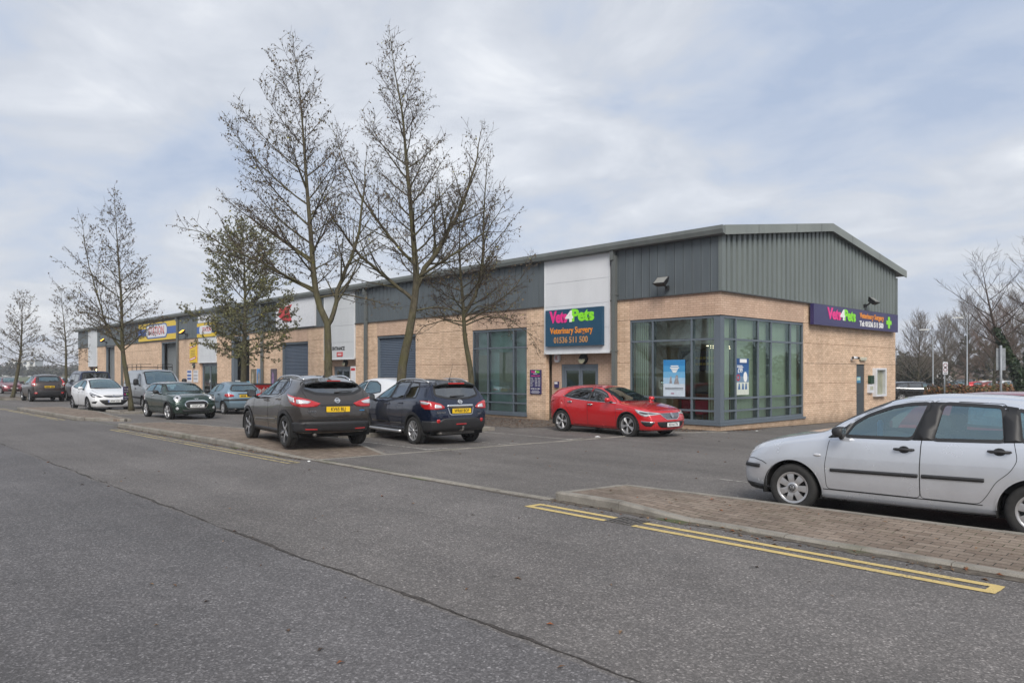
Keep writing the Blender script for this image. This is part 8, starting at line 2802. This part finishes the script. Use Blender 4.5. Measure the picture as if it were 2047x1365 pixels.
m_tanb = M_('tan_house_brick', col=(.40, .28, .16), rough=.85, vary=.2, vscale=2)
m_rend = M_('white_render', col=(.62, .62, .62), rough=.7, vary=.1)
def house(label, x, y, rz, w, d, hw, hr, wall, roof, wins, group=None, name='house', over=.4):
    o = thing(name, label, 'house', (x, y, gz(x, y)), rz, group)
    mb = MB(); mb.bx(-w / 2, w / 2, -d / 2, d / 2, -.2, hw)
    mb.add([(-w / 2, -d / 2, hw), (-w / 2, d / 2, hw), (-w / 2, 0, hw + hr)], [(0, 1, 2)]); mb.add([(w / 2, -d / 2, hw), (w / 2, d / 2, hw), (w / 2, 0, hw + hr)], [(0, 1, 2)])
    mb.build('wall', wall, o)
    mb = MB()
    for sg in (1, -1):
        a = sg * (d / 2 + over); z = hw - over * hr / (d / 2)
        vs = [(-w / 2 - .2, a, z), (w / 2 + .2, a, z), (w / 2 + .2, 0, hw + hr), (-w / 2 - .2, 0, hw + hr)]
        mb.add(vs + [(p[0], p[1], p[2] + .16) for p in vs], [(0, 1, 2, 3), (4, 5, 6, 7), (0, 1, 5, 4), (1, 2, 6, 5), (0, 3, 7, 4)])
    mb.build('roof', roof, o)
    for wx, wz, ww, wh in wins:
        mb = MB(); mb.bx(wx - ww / 2, wx + ww / 2, -d / 2 - .05, -d / 2 + .02, wz, wz + wh)
        f = mb.build('window', m_rend, o)
        mb = MB()
        k = max(1, round(ww / .9))
        for i in range(k):
            a = wx - ww / 2 + ww * i / k + .06; b = wx - ww / 2 + ww * (i + 1) / k - .06
            mb.bx(a, b, -d / 2 - .06, -d / 2 - .045, wz + .07, wz + wh - .07)
        mb.build('pane', M_('house_pane', col=(.05, .06, .065), rough=.1, coat=1.0), f)
    return o
FACE = math.atan2(.729, .685)
house('tan brick bungalow with a long brown roof behind the parked cars', -21.7, 112.1, .58, 17, 7, 2.0, 1.7, m_tanb, m_tile2, [(-3.6, .9, 3.4, 1.2), (1.8, .9, 2.2, 1.2), (5.4, .9, 1.6, 1.2)], name='bungalow')
house('brown roofed house behind the wooden fence at the terrace end', -26.1, 95.7, .72, 13, 7, 1.9, 1.7, m_rend, m_tile, [(2.8, .9, 1.6, 1.1), (-2, .9, 1.6, 1.1)])
house('small white gabled porch house left of the bungalow', -21.6, 88.8, .72 + PI / 2, 4.5, 3.4, 1.7, 1.2, m_rend, m_rend, [], name='porch')
def fence(label, x0, y0, x1, y1, h):
    o = thing('wooden_fence', label, 'fence', (x0, y0, gz(x0, y0)), math.atan2(y1 - y0, x1 - x0))
    L = math.hypot(x1 - x0, y1 - y0)
    mb = MB()
    k = int(L / .14)
    for i in range(k):
        mb.bx(i * .14, i * .14 + .13, -.012, .012, .08, h + .03 * math.sin(i * 1.7))
    mb.build('boards', M_('fence_wood', col=(.15, .13, .115), rough=.85, vary=.3, vscale=3), o)
    for i in range(int(L / 1.8) + 1):
        mb = MB(); mb.bx(i * 1.8 - .05, i * 1.8 + .05, .012, .10, 0, h + .08); mb.build('post', M_('fence_post', col=(.22, .21, .20), rough=.9), o)
fence('grey weathered board fence in front of the brown roofed house', -18.7, 68.6, -16.4, 76.9, 1.75)

# lamp posts and road signs
m_galv = M_('galvanised_steel', col=(.26, .28, .30), rough=.5, metal=.2, vary=.15)
def lamp_post(label, x, y, h, arm):
    o = thing('lamp_post', label, 'lamp post', (x, y, gz(x, y)), 0)
    mb = MB(); mb.tube([(0, 0, 0), (0, 0, 1.3), (0, 0, 1.35), (0, 0, h)], [.08, .08, .05, .038], 10); mb.build('post', m_galv, o)
    a = CR * (-arm)
    mb = MB(); mb.tube([(0, 0, h - .03), (a.x * .5, a.y * .5, h + .06), (a.x, a.y, h + .08)], .03, 8); mb.build('arm', m_galv, o)
    mb = MB()
    M = Matrix.Translation(Vector((a.x * 1.35, a.y * 1.35, h + .08))) @ Matrix.Rotation(math.atan2(a.y, a.x), 4, 'Z')
    for zz, s in ((0, 1), ):
        vs = [M @ Vector(v) for v in ((-.4, -.12, -.05), (.4, -.09, -.03), (.4, .09, -.03), (-.4, .12, -.05), (-.36, -.10, .07), (.34, -.05, .05), (.34, .05, .05), (-.36, .10, .07))]
        mb.add(vs, [(0, 1, 2, 3), (7, 6, 5, 4), (0, 4, 5, 1), (1, 5, 6, 2), (2, 6, 7, 3), (3, 7, 4, 0)])
    mb.build('lantern', M_('lantern_pale', col=(.45, .45, .44), rough=.4), o)
lamp_post('grey lamp post with its arm to the left, nearer the terrace end', -8.5, 47.3, 5.7, .55)
lamp_post('taller grey lamp post standing before the tall bare tree', -4.7, 42.6, 6.2, .55)
o = thing('road_sign', 'white rectangular road sign with a dark symbol on a grey post', 'sign', (-2.25, 29.13, gz(-2.25, 29.13)), 0)
mb = MB(); mb.tube([(0, 0, 0), (0, 0, 2.75)], .045, 10); mb.build('post', m_galv, o)
M = face_m((.05, -.05, 2.33), CR, (0, 0, 1))
mb = MB(); mb.prism(rounded([(-.15, -.38), (.15, -.38), (.15, .38), (-.15, .38)], .03), .02, M); pl = mb.build('plate', m_wboard, o)
mb = MB(); ring2d(mb, .125, .085, M @ Matrix.Translation((0, .18, .021)), .002, 20); ring2d(mb, .125, .085, M @ Matrix.Translation((0, -.09, .021)), .002, 20); mb.build('ring', M_('sign_dark_red', col=(.20, .03, .04), rough=.5), pl)
mb = MB(); mb.prism([(-.06, .0), (.06, .0), (.06, .1), (-.06, .1)], .002, M @ Matrix.Translation((0, 0, .021))); mb.prism([(-.11, -.33), (.11, -.33), (.11, -.28), (-.11, -.28)], .002, M @ Matrix.Translation((0, 0, .021))); mb.build('symbol', m_pblk, pl)
o = thing('road_sign', 'back of a tall grey road sign on a pole before the ivy trees', 'sign', (2.86, 19.97, gz(2.86, 17)), 0)
mb = MB(); mb.tube([(0, 0, -.05), (0, 0, 3.35)], .055, 10); mb.build('post', m_galv, o)
M = face_m((0.03, .06, 2.68), CR, (0, 0, 1))
mb = MB()
mb.prism([(-.22, -.02), (.22, -.02), (.22, .52), (-.22, .52)], .015, M @ Matrix.Translation((0, .02, -.09))); mb.prism([(-.22, -.52), (.22, -.52), (.22, -.03), (-.22, -.03)], .015, M @ Matrix.Translation((0, .02, -.09)))
pl = mb.build('plate', M_('sign_back_grey', col=(.25, .27, .29), rough=.5, vary=.2), o)
mb = MB()
for z in (-.4, -.1, .12, .44): mb.prism([(-.2, z - .018), (.2, z - .018), (.2, z + .018), (-.2, z + .018)], .02, M @ Matrix.Translation((0, .02, -.074)))
mb.build('brackets', m_galv, pl)

# cars parked in front of the bungalow: one built, the rest copied in other colours
proto = None
def far_car(label, x, y, rz, paint):
    global proto
    if proto is None:
        c = Car('parked_car', label, dict(HATCH), paint, x, y, rz, group='cars parked by the bungalow')
        c.finish()
        c.corner_panel('headlight', [(.18, .44, .66), (.36, .70, .77), (.62, .83, .82), (.50, .82, .70), (.24, .60, .63)], 1.0, .15, m_clear)
        c.corner_panel('tail_light', [(3.78, .83, .98), (4.04, .72, .97), (4.07, .66, .80), (3.8, .83, .80)], 3.4, .2, m_red)
        proto = (c.root, paint)
        return
    o = copy_tree(proto[0])
    o.location = (x, y, gz(x, y)); o.rotation_euler = (0, 0, rz)
    o['label'] = label
    for ch in o.children_recursive:
        for sl in ch.material_slots:
            if sl.material == proto[1]:
                sl.link = 'OBJECT'; sl.material = paint
P_ = car_paint
far_car('brownish red car parked left before the bungalow', -18.6, 86.2, -.5, P_('dull_red_paint', (.15, .03, .03)))
far_car('dark grey car parked under the bungalow window', -18.6, 90.6, -.6, P_('grey_dark_paint', (.05, .05, .06)))
far_car('black car parked right of the bungalow window', -18.6, 94.9, -.5, P_('black_paint', ()))
far_car('bright red car parked before the bungalow', -14.9, 85.8, .7, P_('red_paint', ()))
far_car('white car parked behind the bright red one', -16.6, 97.1, .7, P_('white_paint', ()))
far_car('dark rust red car parked nearest the beech hedge', -12.8, 83.6, .7, P_('rust_paint', (.22, .04, .03)))
far_car('white van-like car parked right of the grey sign pole', -13.7, 94.4, .6, P_('white_paint', ()))
far_car('silver car parked by the ivy trunks', -13.5, 99.0, .6, P_('silver_paint', ()))
# at the far left end of the road
far_car('dark car parked behind the black crossover at the far left', -57.5, -7.6, PI, P_('black_paint', ()))
far_car('silver car parked behind the dark blue van at the far left', -52.0, -7.4, PI, P_('silver_paint', ()))

# distant roofs and trees past the far end of the terrace
def far_block(label, x, y, rz, w, d, h, mat, rows, cols_, roof):
    o = thing('apartment_block', label, 'building', (x, y, gz(x, y)), rz)
    mb = MB(); mb.bx(-w / 2, w / 2, -d / 2, d / 2, 0, h); mb.build('wall', mat, o)
    mb = MB(); mb.bx(-w / 2 - .4, w / 2 + .4, -d / 2 - .4, d / 2 + .4, h, h + .35); mb.build('roof', roof, o)
    for i in range(rows):
        for j in range(cols_):
            mb = MB(); xx = -w / 2 + w * (j + .5) / cols_; zz = 1.0 + i * 2.8
            mb.bx(xx - .8, xx + .8, -d / 2 - .06, -d / 2, zz, zz + 1.3); mb.build('window', M_('house_pane', ), o)
far_block('pale apartment block on the skyline at the far left', -458.9, 61.7, 1.0, 13, 10, 8.6, m_rend, 3, 4, m_tile2)
for i, (x, y, w) in enumerate(((-497.9, 78.7, 15), (-504.5, 86.3, 15), (-506.5, 91.5, 15), (-497.4, 93.8, 15), (-503.0, 58.6, 15))):
    house(('brown roofed house at the far left edge', 'brown roofed house right of the pale apartment block', 'brown roofed house near the far dark tree', 'brown roofed house beside the far end of the terrace', 'house at the extreme left of the skyline')[i], x, y, 1.0 + .1 * i, w, 8, 3.2, 2.6, m_tanb if i % 2 else m_rend, m_tile, [(-3, 1, 1.6, 1.2), (2, 1, 1.6, 1.2)], group='houses on the left skyline')
for i in range(14):
    a = i / 13
    z = 330 + 40 * math.sin(i * 2.1); q = (-60 + 225 * a - 1023.5) / 1480; x = 12.54 + z * (-.729 + .685 * q); y = -20.84 + z * (.685 + .729 * q)
    shrub('distant_tree', 'dull green tree in the far row beyond the left end of the terrace', x, y, 11, 6.0, (4.4, 5.2, 3.8, 6.6, 4.6, 7.4, 4.6)[i % 7], 1100, c_dark, 170 + i, .34, cat='tree', group='distant tree row on the left', rz=.9, twigs=8)
for i in range(16):
    x = -46 + i * 9.5; y = 104 + 6 * math.sin(i * 1.9)
    shrub('distant_tree', 'dark tree in the far row behind the bungalow', x, y, 9.0, 6.0, (7, 8.2, 6.4, 9)[i % 4], 800, c_dark, 200 + i, .34, cat='tree', group='distant tree row behind the bungalow', rz=.7, twigs=8)

# damp winter air
hz_ = MB(); hz_.bx(-705, 705, -705, 705, -3.2, 16)
m_haze = bpy.data.materials.new('haze')
m_haze.use_nodes = True
ht = m_haze.node_tree
ht.nodes.clear()
ho = ht.nodes.new('ShaderNodeOutputMaterial'); hv = ht.nodes.new('ShaderNodeVolumePrincipled')
hv.inputs['Color'].default_value = (.82, .85, .9, 1); hv.inputs['Density'].default_value = .0007
ht.links.new(hv.outputs[0], ho.inputs['Volume'])
USE_HAZE = True
if USE_HAZE:
    tag(hz_.build('haze', m_haze), kind='stuff')
